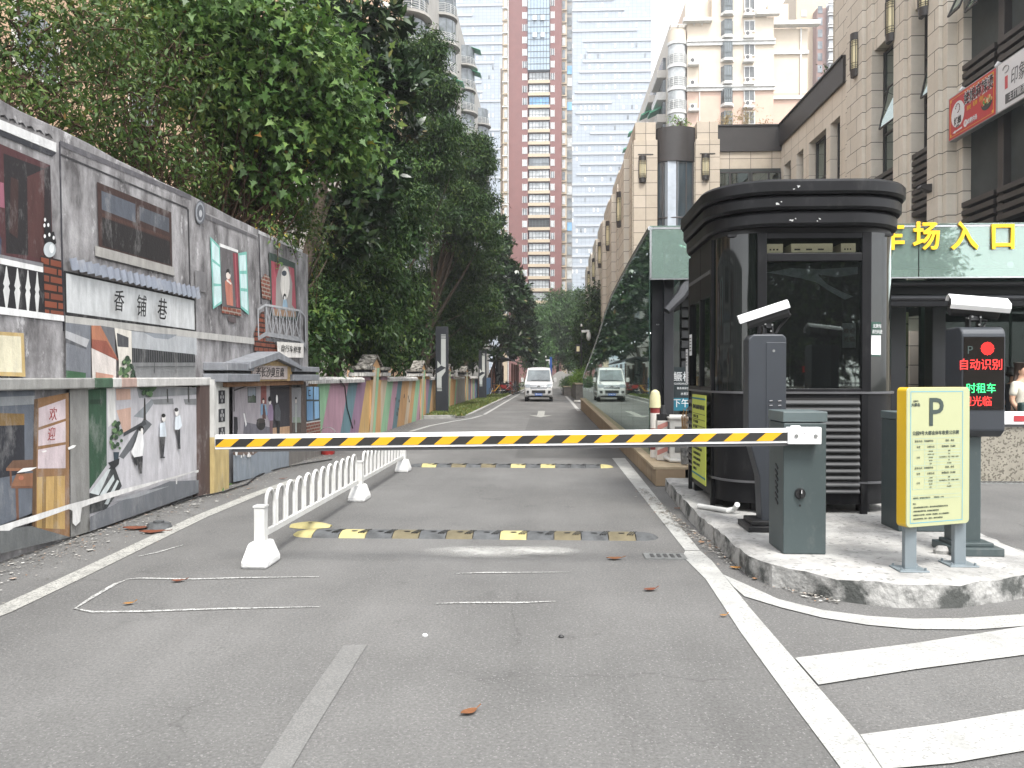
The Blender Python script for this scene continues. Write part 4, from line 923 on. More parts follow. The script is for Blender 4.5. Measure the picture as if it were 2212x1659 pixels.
# big evergreens along the striped wall
G2 = 'evergreens along the striped wall'
mg = dict(lobes=9, rosette=True, per=12, size=.27, shape='oval', spread=.22)
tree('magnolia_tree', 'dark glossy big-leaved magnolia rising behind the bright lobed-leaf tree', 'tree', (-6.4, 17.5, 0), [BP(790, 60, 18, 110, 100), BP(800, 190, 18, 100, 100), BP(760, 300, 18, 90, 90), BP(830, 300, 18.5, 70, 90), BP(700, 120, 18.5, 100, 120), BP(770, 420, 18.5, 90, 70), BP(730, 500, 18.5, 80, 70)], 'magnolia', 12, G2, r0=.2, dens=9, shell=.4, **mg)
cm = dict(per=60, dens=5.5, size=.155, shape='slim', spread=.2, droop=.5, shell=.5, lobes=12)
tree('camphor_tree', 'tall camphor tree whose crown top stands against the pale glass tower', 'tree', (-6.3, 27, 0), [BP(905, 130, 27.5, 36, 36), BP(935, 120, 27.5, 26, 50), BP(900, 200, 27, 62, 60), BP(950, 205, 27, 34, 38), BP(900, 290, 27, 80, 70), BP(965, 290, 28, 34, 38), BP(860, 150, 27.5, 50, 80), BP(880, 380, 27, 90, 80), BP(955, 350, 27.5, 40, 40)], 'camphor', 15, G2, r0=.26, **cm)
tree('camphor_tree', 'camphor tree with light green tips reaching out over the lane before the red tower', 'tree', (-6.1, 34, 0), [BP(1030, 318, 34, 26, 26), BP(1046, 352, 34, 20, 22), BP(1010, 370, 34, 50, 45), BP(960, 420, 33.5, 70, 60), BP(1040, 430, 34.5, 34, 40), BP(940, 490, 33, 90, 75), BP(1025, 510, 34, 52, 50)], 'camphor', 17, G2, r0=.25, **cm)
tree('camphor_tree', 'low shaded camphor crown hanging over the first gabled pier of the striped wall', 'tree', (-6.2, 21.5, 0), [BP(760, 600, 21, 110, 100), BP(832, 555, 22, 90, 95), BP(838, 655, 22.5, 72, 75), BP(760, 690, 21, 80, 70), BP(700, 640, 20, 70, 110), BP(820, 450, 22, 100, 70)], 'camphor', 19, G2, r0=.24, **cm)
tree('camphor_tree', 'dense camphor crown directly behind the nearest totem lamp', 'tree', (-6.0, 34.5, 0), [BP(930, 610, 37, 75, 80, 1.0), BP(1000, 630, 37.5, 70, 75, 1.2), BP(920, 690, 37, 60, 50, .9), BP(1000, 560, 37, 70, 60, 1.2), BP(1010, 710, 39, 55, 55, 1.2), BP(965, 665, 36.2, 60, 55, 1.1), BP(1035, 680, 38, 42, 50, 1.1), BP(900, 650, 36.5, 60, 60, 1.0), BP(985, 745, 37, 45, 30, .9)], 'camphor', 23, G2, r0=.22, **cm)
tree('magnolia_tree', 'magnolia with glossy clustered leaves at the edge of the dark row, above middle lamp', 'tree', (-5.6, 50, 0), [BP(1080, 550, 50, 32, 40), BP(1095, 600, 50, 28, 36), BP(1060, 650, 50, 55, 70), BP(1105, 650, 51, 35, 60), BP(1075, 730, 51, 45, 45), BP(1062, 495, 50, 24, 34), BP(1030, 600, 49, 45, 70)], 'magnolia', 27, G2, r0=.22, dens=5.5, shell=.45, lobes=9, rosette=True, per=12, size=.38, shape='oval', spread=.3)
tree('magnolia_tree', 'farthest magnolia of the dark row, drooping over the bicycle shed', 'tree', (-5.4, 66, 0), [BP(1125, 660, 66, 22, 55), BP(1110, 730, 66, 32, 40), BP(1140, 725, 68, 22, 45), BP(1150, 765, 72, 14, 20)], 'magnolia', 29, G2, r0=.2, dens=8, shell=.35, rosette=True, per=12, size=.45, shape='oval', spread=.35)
# filler bushes added behind the striped wall to block light under the crowns
for i, (u0, y, lb) in enumerate(((715, 17.5, 'filler bush added behind the striped wall next to the painted wall end'), (805, 23, 'filler bush added behind the striped wall past the first gabled pier'), (890, 30, 'filler bush added behind the striped wall beside the second gabled pier'), (975, 41, 'filler bush added behind the striped wall behind the nearest totem lamp'), (1050, 56, 'filler bush added to block light beside the bicycle shed'))):
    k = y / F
    tree('bush', lb, 'bush', (-6.3, y, 0), [BP(u0 - 20, 745, y, 55, 60, 1.0), BP(u0 + 35, 735, y + .6, 50, 65, 1.0), BP(u0, 680, y + 1, 70, 60, 1.2)], 'camphor', 40 + i, 'filler bushes behind the striped wall', r0=.05, nl=8, twigs=10, per=24, dens=12 * min(1, 26 / y), size=.18 * max(1, y / 26), shape='oval', spread=.25, shell=.3, clip=lambda c: c[:, 0] < -4.95)
# trees at the end of the lane
G3 = 'trees at the end of the lane'
ft = dict(lobes=9, per=24, size=.42, shape='diamond', spread=.55, shell=.4, droop=.2)
tree('conifer_tree', 'tall feathery green tree standing before the foot of the red tower', 'tree', (1.5, 122, 0), [BP(1200, 660, 122, 32, 34), BP(1185, 710, 122, 40, 45), BP(1215, 720, 122, 40, 50), BP(1175, 760, 122, 30, 35), BP(1225, 770, 122, 32, 32), BP(1196, 690, 120, 38, 40)], 'far', 51, G3, r0=.3, dens=2.2, **ft)
tree('conifer_tree', 'second feathery tree before the glass tower foot, right of the tallest one', 'tree', (5, 128, 0), [BP(1247, 655, 128, 18, 26), BP(1248, 705, 128, 26, 40), BP(1245, 760, 128, 30, 36)], 'far', 53, G3, r0=.28, dens=2.2, **ft)
tree('broadleaf_tree', 'round dark green tree behind the camera post above the flower bed', 'tree', (5.2, 62, 0), [BP(1300, 650, 62, 34, 34), BP(1290, 700, 62, 44, 50), BP(1268, 740, 62, 22, 36), BP(1320, 720, 62, 40, 60), BP(1290, 770, 62, 40, 35)], 'camphor', 55, G3, r0=.16, per=24, dens=6, size=.3, shape='oval', spread=.35, shell=.45)
tree('broadleaf_tree', 'dark low tree behind the white van, at the end of the lane', 'tree', (-2.5, 108, 0), [BP(1150, 760, 108, 24, 40), BP(1165, 745, 108, 22, 42), BP(1135, 700, 108, 20, 50), BP(1155, 710, 108, 22, 50)], 'far', 57, G3, r0=.2, dens=2.2, **ft)
# clipped hedge and the bed on the right of the lane
stone = M('planter_stone', C('#b3a58f', .7), rough=.8, var=.2, scale=8)
def planter(x0, x1, y0, y1, h, label, blobs, kind, seed):
    t = thing('stone_planter', label, 'planter', ((x0 + x1) / 2, (y0 + y1) / 2, 0), 'stone planters on the right of the lane')
    b = MB(); b.box(x0, x1, y0, y1, 0, h - .1, M('planter_side', C('#77736c', .7), rough=.85, var=.3, scale=4)); b.build('planter_body', t)
    b = MB(); b.box(x0 - .05, x1 + .05, y0 - .05, y1 + .05, h - .1, h, stone); b.build('coping', t, bevel=.01)
    u = thing('clipped_shrub', label.replace('stone planter', 'clipped green shrub growing in the planter').split(',')[0] if False else 'clipped shrub growing in the ' + label, 'shrub', ((x0 + x1) / 2, (y0 + y1) / 2, h), 'shrubs in the stone planters')
    crown_mesh('crown', u, blobs, Lm[kind], seed, per=20, dens=9, size=.14, shape='oval', spread=.2, shell=.4)
planter(1.72, 3.4, 50.5, 61, 1.08, 'tall stone planter beside the glass canopy', [(2.5, 52, 1.35, .7, 1.2, .55), (2.4, 55, 1.4, .8, 2, .6), (2.5, 58.5, 1.3, .8, 2, .55)], 'lime', 61)
planter(1.2, 2.3, 62, 70, .75, 'low stone planter farther down the lane', [(1.7, 64, .95, .6, 1.6, .45), (1.7, 67.5, .9, .6, 1.8, .4)], 'far', 62)
t = thing('hedge', 'low clipped hedge along the far end of the lane', 'hedge', (2, 105, 0))
crown_mesh('crown', t, [(q, 105 + (q % 3) * .3, .7, 1.6, .9, .8) for q in (-2, 0, 2, 4, 6, 8)], Lm['far'], 64, per=22, dens=3.5, size=.3, shape='diamond', spread=.35, shell=.5)
b = MB()
for q in (-2, 0, 2, 4, 6, 8): b.tube([(q, 105, 0), (q + .1, 105, .9)], [.06, .03], bark, 6)
b.build('stem', t)
t = thing('end_wall', 'pale rendered garden wall with rounded top at the end of the lane', 'wall', (1.5, 101, 0))
b = MB(); pal = M('pale_render', C('#b3b2ad', .6), rough=.85, var=.12)
pts = [(.5, 0)] + [(.5 + x / 20, 1.55 + .6 * math.sin(math.pi * x / 40)) for x in range(0, 41, 2)] + [(2.5, 0)]
b.prism([(x, 101.2, z) for x, z in pts], (0, -.3, 0), pal); b.build('wall_face', t)
# weeds at the wall foot and in the coping
for i, (u, v, s, lb) in enumerate(((585, 1005, .17, 'leafy weed sprouting at the foot of the painted tofu shop'), (450, 1060, .14, 'small weed at the foot of the painted pillar'), (470, 1056, .1, 'tiny weed in the gutter by the painted pillar'))):
    p = GZ(u, v, 0); t = thing('weed', lb, 'plant', p)
    rng = np.random.default_rng(70 + i); n = 34
    Q = np.array(p) + np.abs(rng.normal(0, .5, (n, 3))) * (0, 0, s) + rng.normal(0, .4, (n, 3)) * (s, s, 0)
    np_mesh('leaves', leaves(rng, Q, unit(rng, n) + (0, 0, .5), unit(rng, n) * .5 + (.2, -.5, 1), s * .8 * rng.uniform(.6, 1.2, n), 'oval'), Lm['bright'], rng.random(n) * .8, t)
    b = MB()
    for k in range(6): b.tube([p, p + Vector((random.uniform(-s, s) * .5, random.uniform(-s, s) * .5, s))], .004, twig, 4)
    b.build('stem', t)
# ================================================================ guard booth on the island
blk = M('booth_black_paint', (.008, .008, .009), rough=.42, var=.3, scale=3, spec=.2, fade=(5, (.06, .06, .058), .56, .8, .6, .35))
blk2 = M('booth_matt_black', (.010, .010, .011), rough=.5, var=.3, scale=4)
trimg = M('grey_trim', (.10, .10, .105), rough=.4, metal=.3)
bglass = glassmat('booth_glass', (.034, .036, .036), refl=.07, alpha=.4)
bcurve = M('booth_curved_panel', (.008, .010, .009), rough=.05, var=.3, scale=1.5, spec=.5)
scuff = M('scuffed_paint', (.45, .45, .44), rough=.8, var=.3)
BX0, BX1, BY0, BY1, BR = 1.76, 3.56, 7.9, 10.05, .42
IZ = .16
def rrect(x0, x1, y0, y1, r, n=9):
    o = []
    for cx, cy, a0 in ((x0 + r, y0 + r, 180), (x1 - r, y0 + r, 270), (x1 - r, y1 - r, 0), (x0 + r, y1 - r, 90)):
        for k in range(n + 1):
            a = R(a0 + 90 * k / n); o.append((cx + r * math.cos(a), cy + r * math.sin(a)))
    return o
bt = thing('guard_booth', 'black parking guard booth with rounded corners and three stacked roof bands', 'booth', (2.66, 8.97, IZ))
def ring(b, x0, x1, y0, y1, r, z0, z1, mat, n=9):
    q = rrect(x0, x1, y0, y1, r, n); b.loft([[(x, y, z) for x, y in q] for z in (z0, z1)], mat)
# plinth, sill, corner panels, head
b = MB(); ring(b, BX0 + .03, BX1 - .03, BY0 + .03, BY1 - .03, BR, IZ + .09, IZ + .30, blk); b.build('plinth', bt, smooth=True)
for x, y in [(x, y) for x in (BX0 + .35, BX1 - .4) for y in (BY0 + .15, BY1 - .3)] + [(BX0 + .04, BY0 + .5), (BX0 + .04, BY1 - .6)]:
    MB().box(x, x + .1, y, y + .1, IZ, IZ + .1, blk2).build('foot', bt)
b = MB(); ring(b, BX0 + .015, BX1 - .015, BY0 + .015, BY1 - .015, BR, IZ + .30, 1.33, blk); b.build('lower_body', bt, smooth=True)
b = MB(); ring(b, BX0 - .005, BX1 + .005, BY0 - .005, BY1 + .005, BR, IZ + .295, IZ + .315, trimg); b.build('base_trim', bt, smooth=True)
b = MB(); ring(b, BX0 - .008, BX1 + .008, BY0 - .008, BY1 + .008, BR, 1.33, 1.352, trimg); b.build('sill_trim', bt, smooth=True)
# corner mullions and curved glazing between sill and head
ZS, ZH = 1.352, 2.90
for cx, cy, a0 in ((BX0 + BR, BY0 + BR, 180), (BX1 - BR, BY0 + BR, 270), (BX1 - BR, BY1 - BR, 0), (BX0 + BR, BY1 - BR, 90)):
    b = MB(); A = [(cx + (BR - .02) * math.cos(R(a0 + 90 * k / 12)), cy + (BR - .02) * math.sin(R(a0 + 90 * k / 12))) for k in range(13)]
    b.loft([[(x, y, ZS) for x, y in A], [(x, y, ZH) for x, y in A]], bcurve, cap=False, closed=False); b.build('curved_glazing', bt, smooth=True)
b = MB()
XA, XB = 2.12, 3.10
for x in (XA, XB + .02): b.box(x, x + .09, BY0 - .004, BY0 + .07, ZS, ZH, blk)
b.box(XA + .09, XB + .02, BY0 - .002, BY0 + .06, 2.62, 2.70, blk); b.box(XA + .09, XB + .02, BY0 - .002, BY0 + .06, ZS, ZS + .03, blk); b.box(XA + .09, XB + .02, BY0 - .002, BY0 + .06, 2.84, ZH, blk)
b.build('front_window_frame', bt, bevel=.006)
b = MB(); b.box(XA + .09, XB + .02, BY0 + .03, BY0 + .038, ZS + .03, 2.62, bglass); w = b.build('front_window', bt)
b = MB(); b.box(XA + .09, XB + .02, BY0 + .03, BY0 + .038, 2.70, 2.84, glassmat('transom_glass', (.07, .07, .068), refl=.0, alpha=.1)); b.build('transom_window', bt)
# torn sun film hanging inside the front pane
film = M('torn_film', (.85, .9, .92), rough=.25, var=.4, scale=6)
b = MB(); rf = random.Random(4)
P = [(2.22, 2.52), (2.45, 2.56), (2.75, 2.55), (3.10, 2.57), (3.10, 2.50), (2.9, 2.47), (2.72, 2.5), (2.82, 2.40), (2.95, 2.33), (3.06, 2.28), (2.98, 2.25), (2.85, 2.32), (2.70, 2.42), (2.55, 2.46), (2.4, 2.49)]
b.poly([(x, BY0 + .05 + rf.uniform(0, .03), z) for x, z in P], film); b.build('torn_film', w)
# cream ceiling units inside the transom
cream = M('cream_unit', C('#e3dcc0', .95), rough=.6)
for (xa, xb) in ((2.22, 2.38), (2.46, 2.86), (2.94, 3.08)):
    b = MB(); b.box(xa, xb, BY0 + .06, BY0 + .3, 2.715, 2.80, cream); o = b.build('ceiling_unit', bt)
    b = MB()
    for k in range(3): b.box(xa + .03 + k * (xb - xa - .06) / 3, xa + .03 + (k + .5) * (xb - xa - .06) / 3, BY0 + .056, BY0 + .06, 2.735, 2.75, blk2)
    b.build('slot', o)
# inside: back wall, desk, paper
b = MB(); b.box(BX0 + .1, BX1 - .1, BY1 - .12, BY1 - .08, IZ + .3, ZH, blk2); b.box(BX0 + .1, BX1 - .1, BY0 + .1, BY1 - .1, ZH - .02, ZH, blk2); b.build('inner_lining', bt)
b = MB(); b.box(2.3, 3.1, BY0 + .12, BY0 + .6, 1.2, 1.24, M('desk_board', C('#8a5f38', .7), var=.25, streak=3)); b.build('desk', bt)
b = MB(); b.box(2.55, 2.95, BY0 + .35, BY0 + .41, 1.4, 1.9, blk2); b.bar((2.75, BY0 + .38, 1.24), (2.75, BY0 + .38, 1.45), .06, .06, blk2); b.build('monitor', bt)
pap = M('white_paper', C('#dcdcdc', .85), rough=.8, var=.05)
b = MB(); b.box(2.95, 3.08, BY0 + .044, BY0 + .047, 1.78, 2.02, pap); pz = b.build('window_notice', bt)
for k, s in enumerate(('欢迎', '光临')): text(s, .055, redink, pz, (3.015, BY0 + .041, 1.94 - k * .08), (1, 0, 0), (0, 0, 1), 'lettering')
# louvre panels
lou = M('louvre_grey', (.055, .056, .058), rough=.45, metal=.2)
def louvre(name, o0, xd, w, z0, z1, n, parent):
    o0, xd = Vector(o0), Vector(xd); nn = xd.cross(Vector((0, 0, 1)))
    b = MB(); f = [o0, o0 + xd * w]
    b.add([f[0] + Vector((0, 0, z0)) + nn * .004, f[1] + Vector((0, 0, z0)) + nn * .004, f[1] + Vector((0, 0, z1)) + nn * .004, f[0] + Vector((0, 0, z1)) + nn * .004], [(0, 1, 2, 3)], M('louvre_dark', (.006, .006, .006)))
    dz = (z1 - z0) / n
    for k in range(n):
        z = z0 + dz * (k + .25)
        a, c = o0 + nn * .008 + Vector((0, 0, z + dz * .38)), o0 + nn * .035 + Vector((0, 0, z))
        b.add([a, a + xd * w, c + xd * w, c, a + Vector((0, 0, -.008)), a + xd * w + Vector((0, 0, -.008)), c + xd * w + Vector((0, 0, -.012)), c + Vector((0, 0, -.012))], [(0, 3, 2, 1), (3, 7, 6, 2), (4, 5, 6, 7), (0, 1, 5, 4)], lou)
    return b.build(name, parent)
louvre('front_louvre', (2.13, BY0 + .01, 0), (1, 0, 0), .97, .36, 1.29, 14, bt)
louvre('side_louvre', (BX0 + .01, BY1 - .42, 0), (0, -1, 0), .62, .52, 1.26, 9, bt)
louvre('side_louvre', (BX0 + .01, BY0 + BR + .56, 0), (0, -1, 0), .5, .52, 1.26, 9, bt)
# side: sliding window, posts
b = MB()
for y in (BY0 + BR - .02, BY1 - BR - .06, BY0 + 1.0): b.box(BX0 - .006, BX0 + .06, y, y + .07, ZS, ZH, blk)
b.box(BX0 - .004, BX0 + .06, BY0 + BR + .05, BY1 - BR - .06, 2.34, ZH, blk); b.box(BX0 - .004, BX0 + .06, BY0 + BR + .05, BY1 - BR - .06, ZS, ZS + .04, blk)
b.box(BX0 - .012, BX0 - .004, BY0 + BR + .03, BY1 - BR - .03, 2.56, 2.6, trimg)
b.build('side_window_frame', bt, bevel=.005)
b = MB(); b.box(BX0 + .02, BX0 + .028, BY0 + BR + .05, BY0 + 1.0, ZS + .04, 2.34, bglass); b.build('sliding_window', bt)
b = MB(); b.box(BX0 + .035, BX0 + .043, BY0 + 1.07, BY1 - BR - .06, ZS + .04, 2.34, bglass); b.build('sliding_window', bt)
for y in (BY0 + BR - .02, BY1 - BR - .03):
    b = MB(); b.box(BX0 - .003, BX0 + .04, y, y + .05, IZ, 1.33, blk); b.build('corner_post', bt)
for x in (XA, XB + .02): MB().box(x, x + .06, BY0 - .002, BY0 + .04, IZ, 1.33, blk).build('front_post', bt)
b = MB(); b.box(BX1 - .02, BX1 + .004, BY0 + BR, BY1 - BR, ZS, ZH, bcurve); b.box(BX0 + BR, BX1 - BR, BY1 - .02, BY1 + .004, ZS, ZH, bcurve); b.build('rear_glazing', bt)
# roof: head, three projecting bands with shadow gaps
b = MB(); ring(b, BX0 + .02, BX1 - .02, BY0 + .02, BY1 - .02, BR, ZH, 3.36, blk2, 12); b.build('roof_core', bt, smooth=True)
for k, (z0, z1, e) in enumerate(((2.945, 3.085, .05), (3.095, 3.225, .085), (3.235, 3.375, .115))):
    b = MB(); q = [rrect(BX0 - e + d, BX1 + e - d, BY0 - e - .08 + d, BY1 + e - d, BR + .18 + e * .5 - d, 14) for d in (.02, 0, 0, .02)]
    b.loft([[(x, y, z) for x, y in qq] for qq, z in zip(q, (z0, z0 + .025, z1 - .025, z1))], blk); b.build('roof_band', bt, smooth=True, angle=30)
b = MB(); rs = random.Random(9)
for (u, v, s) in ((1745, 402, .05), (1735, 408, .03), (1700, 440, .05), (1708, 436, .03), (1730, 476, .05), (1738, 472, .025), (1790, 472, .04), (1785, 477, .02)):
    yy = BY0 - .08 - (.115 if v < 430 else .085 if v < 462 else .05) - .003; p = GY(u, v, yy); pts = []
    for j in range(8): a = j / 8 * 6.28; r_ = s * rs.uniform(.25, 1) * .55; pts.append((p.x + math.cos(a) * r_, yy, p.z + math.sin(a) * r_ * .6))
    b.poly(pts, scuff)
b.build('scuff_mark', bt)
# notices on the booth
ylw = M('notice_yellow', C('#c3cc55', .85), rough=.6, var=.06); tealp = M('notice_teal', C('#2d7a8c', .8), rough=.6)
xn = BX0 - .042; y0, y1, z0, z1 = 8.66, 9.2, .43, 1.27
t = thing('price_notice', 'yellow-green printed price notice fixed on the louvred side of the booth', 'notice', (xn, 8.9, .8))
b = MB(); b.box(xn - .006, xn, 8.36, 9.14, .36, 1.30, ylw); b.build('notice_sheet', t)
b = MB()
for z in (.42, 1.25): b.box(xn - .009, xn - .006, 8.37, 9.13, z, z + .018, tealp)
for z in (1.09, 1.03, .96, .89, .83): b.box(xn - .009, xn - .006, 8.4, 9.1, z, z + .006, M('notice_rule', C('#66702c', .7)))
b.build('rule_line', t)
nd = (0, -1, 0)
inkg = M('notice_ink', (.03, .032, .02), rough=.7)
text('公园9号大都会停车收费公示牌', .05, inkg, t, (xn - .009, 8.75, 1.165), nd, (0, 0, 1), 'lettering', 1.0, bold=.0015)
for k, s in enumerate(('定价方式  类别', '车型  收费标准', '小车  首小时', '每小时  元', '全天  元', '', '1.停车收费标准按公示执行', '2.车辆停放请锁好门窗', '3.贵重物品请随身携带', '4.请按指示方向行驶', '5.谢谢合作')):
    if s: text(s, .034, inkg, t, (xn - .009, 9.06, 1.06 - k * .058), nd, (0, 0, 1), 'lettering', 1.3, align='LEFT')
for (ya, yb, za, zb, lb) in ((9.46, 9.58, 1.42, 1.82, 'white paper notice taped low on the side window of the booth'), (9.2, 9.34, 1.74, 1.98, 'small white paper taped higher on the side window of the booth')):
    t = thing('paper_notice', lb, 'paper', (xn, ya, za)); b = MB(); b.box(xn - .004, xn, ya, yb, za, zb, pap); b.build('paper_sheet', t)
    b = MB()
    for k in range(5): b.box(xn - .006, xn - .004, ya + .02, yb - .02, zb - .05 - k * .035, zb - .04 - k * .035, inkg)
    b.build('print_line', t)
# green scan notice on the right front corner (its code square left blank)
t = thing('scan_notice', 'green and white notice strip stuck on the right curved corner of the booth', 'notice', (3.4, BY0 + .05, 1.9))
grn = M('notice_green', C('#1f4a3c', .8), rough=.5)
def cornerpt(u, z, e=.004):
    best = None
    for k in range(200):
        a = R(270 + 90 * k / 199); p = Vector((BX1 - BR + (BR - .02 + e) * math.cos(a), BY0 + BR + (BR - .02 + e) * math.sin(a), z)); q = (p.x * math.cos(YAW) + p.y * math.sin(YAW)) / (-p.x * math.sin(YAW) + p.y * math.cos(YAW)) * F + PW / 2
        if best is None or abs(q - u) < best[0]: best = (abs(q - u), p, a)
    return best
pa, pb = cornerpt(1897, 0), cornerpt(1921, 0)
def patch(b, z0, z1, mat, e, aa=None, ab=None):
    A = [(BX1 - BR + (BR - .02 + e) * math.cos(a), BY0 + BR + (BR - .02 + e) * math.sin(a)) for a in [(aa or pa[2]) + ((ab or pb[2]) - (aa or pa[2])) * k / 6 for k in range(7)]]
    b.loft([[(x, y, z0) for x, y in A], [(x, y, z1) for x, y in A]], mat, cap=False, closed=False)
b = MB(); patch(b, 1.695, 2.03, grn, .005); b.build('notice_sheet', t)
b = MB(); patch(b, 1.71, 1.9, pap, .008, pa[2] + .03); b.build('white_panel', t)
mid = (pa[1] + pb[1]) / 2; tx = (pb[1] - pa[1]).normalized(); nn_ = tx.cross(Vector((0, 0, 1)))
text('无牌车', .042, pap, t, (mid.x + nn_.x * .03, mid.y + nn_.y * .03, 1.985), tx, (0, 0, 1), 'lettering', .8)
text('请扫码进', .042, pap, t, (mid.x + nn_.x * .03, mid.y + nn_.y * .03, 1.93), tx, (0, 0, 1), 'lettering', .7)
# drain pipe under the booth
t = thing('drain_pipe', 'short white plastic drain pipe bent out from under the booth', 'pipe', GZ(1560, 1092, IZ))
pv = M('white_pvc', C('#dcdcd8', .85), rough=.4)
b = MB(); b.tube([GZ(1527, 1093, IZ + .03), GZ(1590, 1103, IZ + .03), GZ(1605, 1100, IZ + .04), GZ(1612, 1090, IZ + .1)], .026, pv, 10); b.build('pipe', t, smooth=True)
for t in [o for o in bpy.data.objects if o.parent is None and o.get('category') in ('booth', 'notice', 'paper', 'pipe')]: t.location.x -= .085
# ================================================================ barrier gate
cabm = M('barrier_grey', C('#4a5556', .8), rough=.45, var=.1, scale=2, metal=.1, fade=(7, (.16, .16, .155), .55, .78, .45, .6)); cabl = M('barrier_lid', C('#5a6566', .85), rough=.4, var=.08)
boomw = M('boom_white', C('#e8e8e8', .95), rough=.3, var=.04); boomy = M('boom_yellow', C('#d9a520', .9), rough=.4, var=.06); boomb = M('boom_black', (.022, .021, .02), rough=.5, var=.15); boomu = M('boom_rubber', (.05, .05, .052), rough=.6)
GX0 = GZ(1692, 1197, IZ); y0 = GX0.y; xL, xR = GX0.x, GZ(1783, 1197, IZ).x
gate = thing('barrier_gate', 'parking barrier with dark green-grey cabinet and long black and yellow striped boom', 'barrier', ((xL + xR) / 2, y0 + .2, IZ))
b = MB(); b.box(xL, xR, y0, y0 + .40, IZ, 1.15, cabm); cab = b.build('cabinet', gate, bevel=.008)
b = MB(); b.box(xL - .006, xR + .006, y0 - .006, y0 + .406, 1.156, 1.235, cabl); b.build('lid', gate, bevel=.006)
b = MB(); kx = GY(1728, 1066, y0).x; kz = GY(1728, 1066, y0).z
b.tube([(kx, y0 - .003, kz), (kx, y0 - .022, kz)], [.042, .036], blk2, 20); b.bar((kx, y0 - .03, kz - .03), (kx, y0 - .03, kz + .035), .014, .02, blk2); b.bar((kx, y0 - .043, kz + .004), (kx, y0 - .043, kz + .03), .005, .005, pap); b.build('knob', gate, smooth=True)
b = MB(); b.disc((kx, y0 - .002, kz - .09), (0, -1, 0), .008, blk2, 10); b.build('lock', gate)
b = MB()
for k in range(7): b.bar((xL - .003, y0 + .14 + .012 * (k % 2), .52 + k * .045), (xL - .003, y0 + .2 + .012 * (k % 2), .55 + k * .045), .006, .018, blk2)
b.build('vent_slot', gate)
by = y0 - .06; RT, LT = GY(1702, 941, by), GY(467, 955, by)
def bo(t): return LT.lerp(RT, t)
up = Vector((0, 0, 1)); hh = .055
b = MB(); prof = [(-.022, -.052), (.0, -.058), (.022, -.052), (.024, .035), (.016, .056), (-.016, .056), (-.024, .035)]
b.loft([[p + Vector((0, a, c)) for a, c in prof] for p in (LT, bo(.25), bo(.5), bo(.75), RT)], boomw); boom = b.build('boom_arm', gate, smooth=True, angle=25)
b = MB(); N = 36; L = RT.x - LT.x; sl = (RT.z - LT.z) / L
for k in range(-1, N):
    w = L / N * 2
    x = LT.x + k * w / 2 * 1.0
    if k % 2: m = boomb
    else: m = boomy
    P = clip_y([(x, -.036), (x + w / 2, -.036), (x + w / 2 + .075, .026), (x + .075, .026)], LT.x + .004, RT.x - .002)
    if P: b.poly([(q, by - .0265, LT.z + (q - LT.x) * sl + c) for q, c in P], m)
b.build('boom_stripes', boom)
b = MB(); b.bar(LT + Vector((.13, 0, -.066)), RT + Vector((0, 0, -.066)), .03, .018, boomu); b.build('rubber_edge', boom)
b = MB(); a = RT + Vector((-.01, 0, 0)); c = GY(1772, 939, by)
b.box(a.x, c.x, by - .032, by + .03, a.z - .062, a.z + .064, boomw); b.box(a.x + .03, a.x + .1, by - .02, by + .02, a.z + .062, a.z + .075, boomw); hb = b.build('boom_bracket', gate, bevel=.008)
b = MB()
for q in (.25, .82): b.tube([(a.x + (c.x - a.x) * q, by - .032, a.z), (a.x + (c.x - a.x) * q, by - .04, a.z)], .014, steel, 8)
for q in (-.015, .018): b.tube([(a.x + (c.x - a.x) * .5, by - .032, a.z + q), (a.x + (c.x - a.x) * .5, by - .034, a.z + q)], .004, blk2, 6)
b.build('bolt', hb)
b = MB(); b.tube([(a.x + (c.x - a.x) * .55, by + .02, a.z), (a.x + (c.x - a.x) * .55, y0 + .01, a.z)], .045, steel, 14); b.build('pivot_shaft', gate)
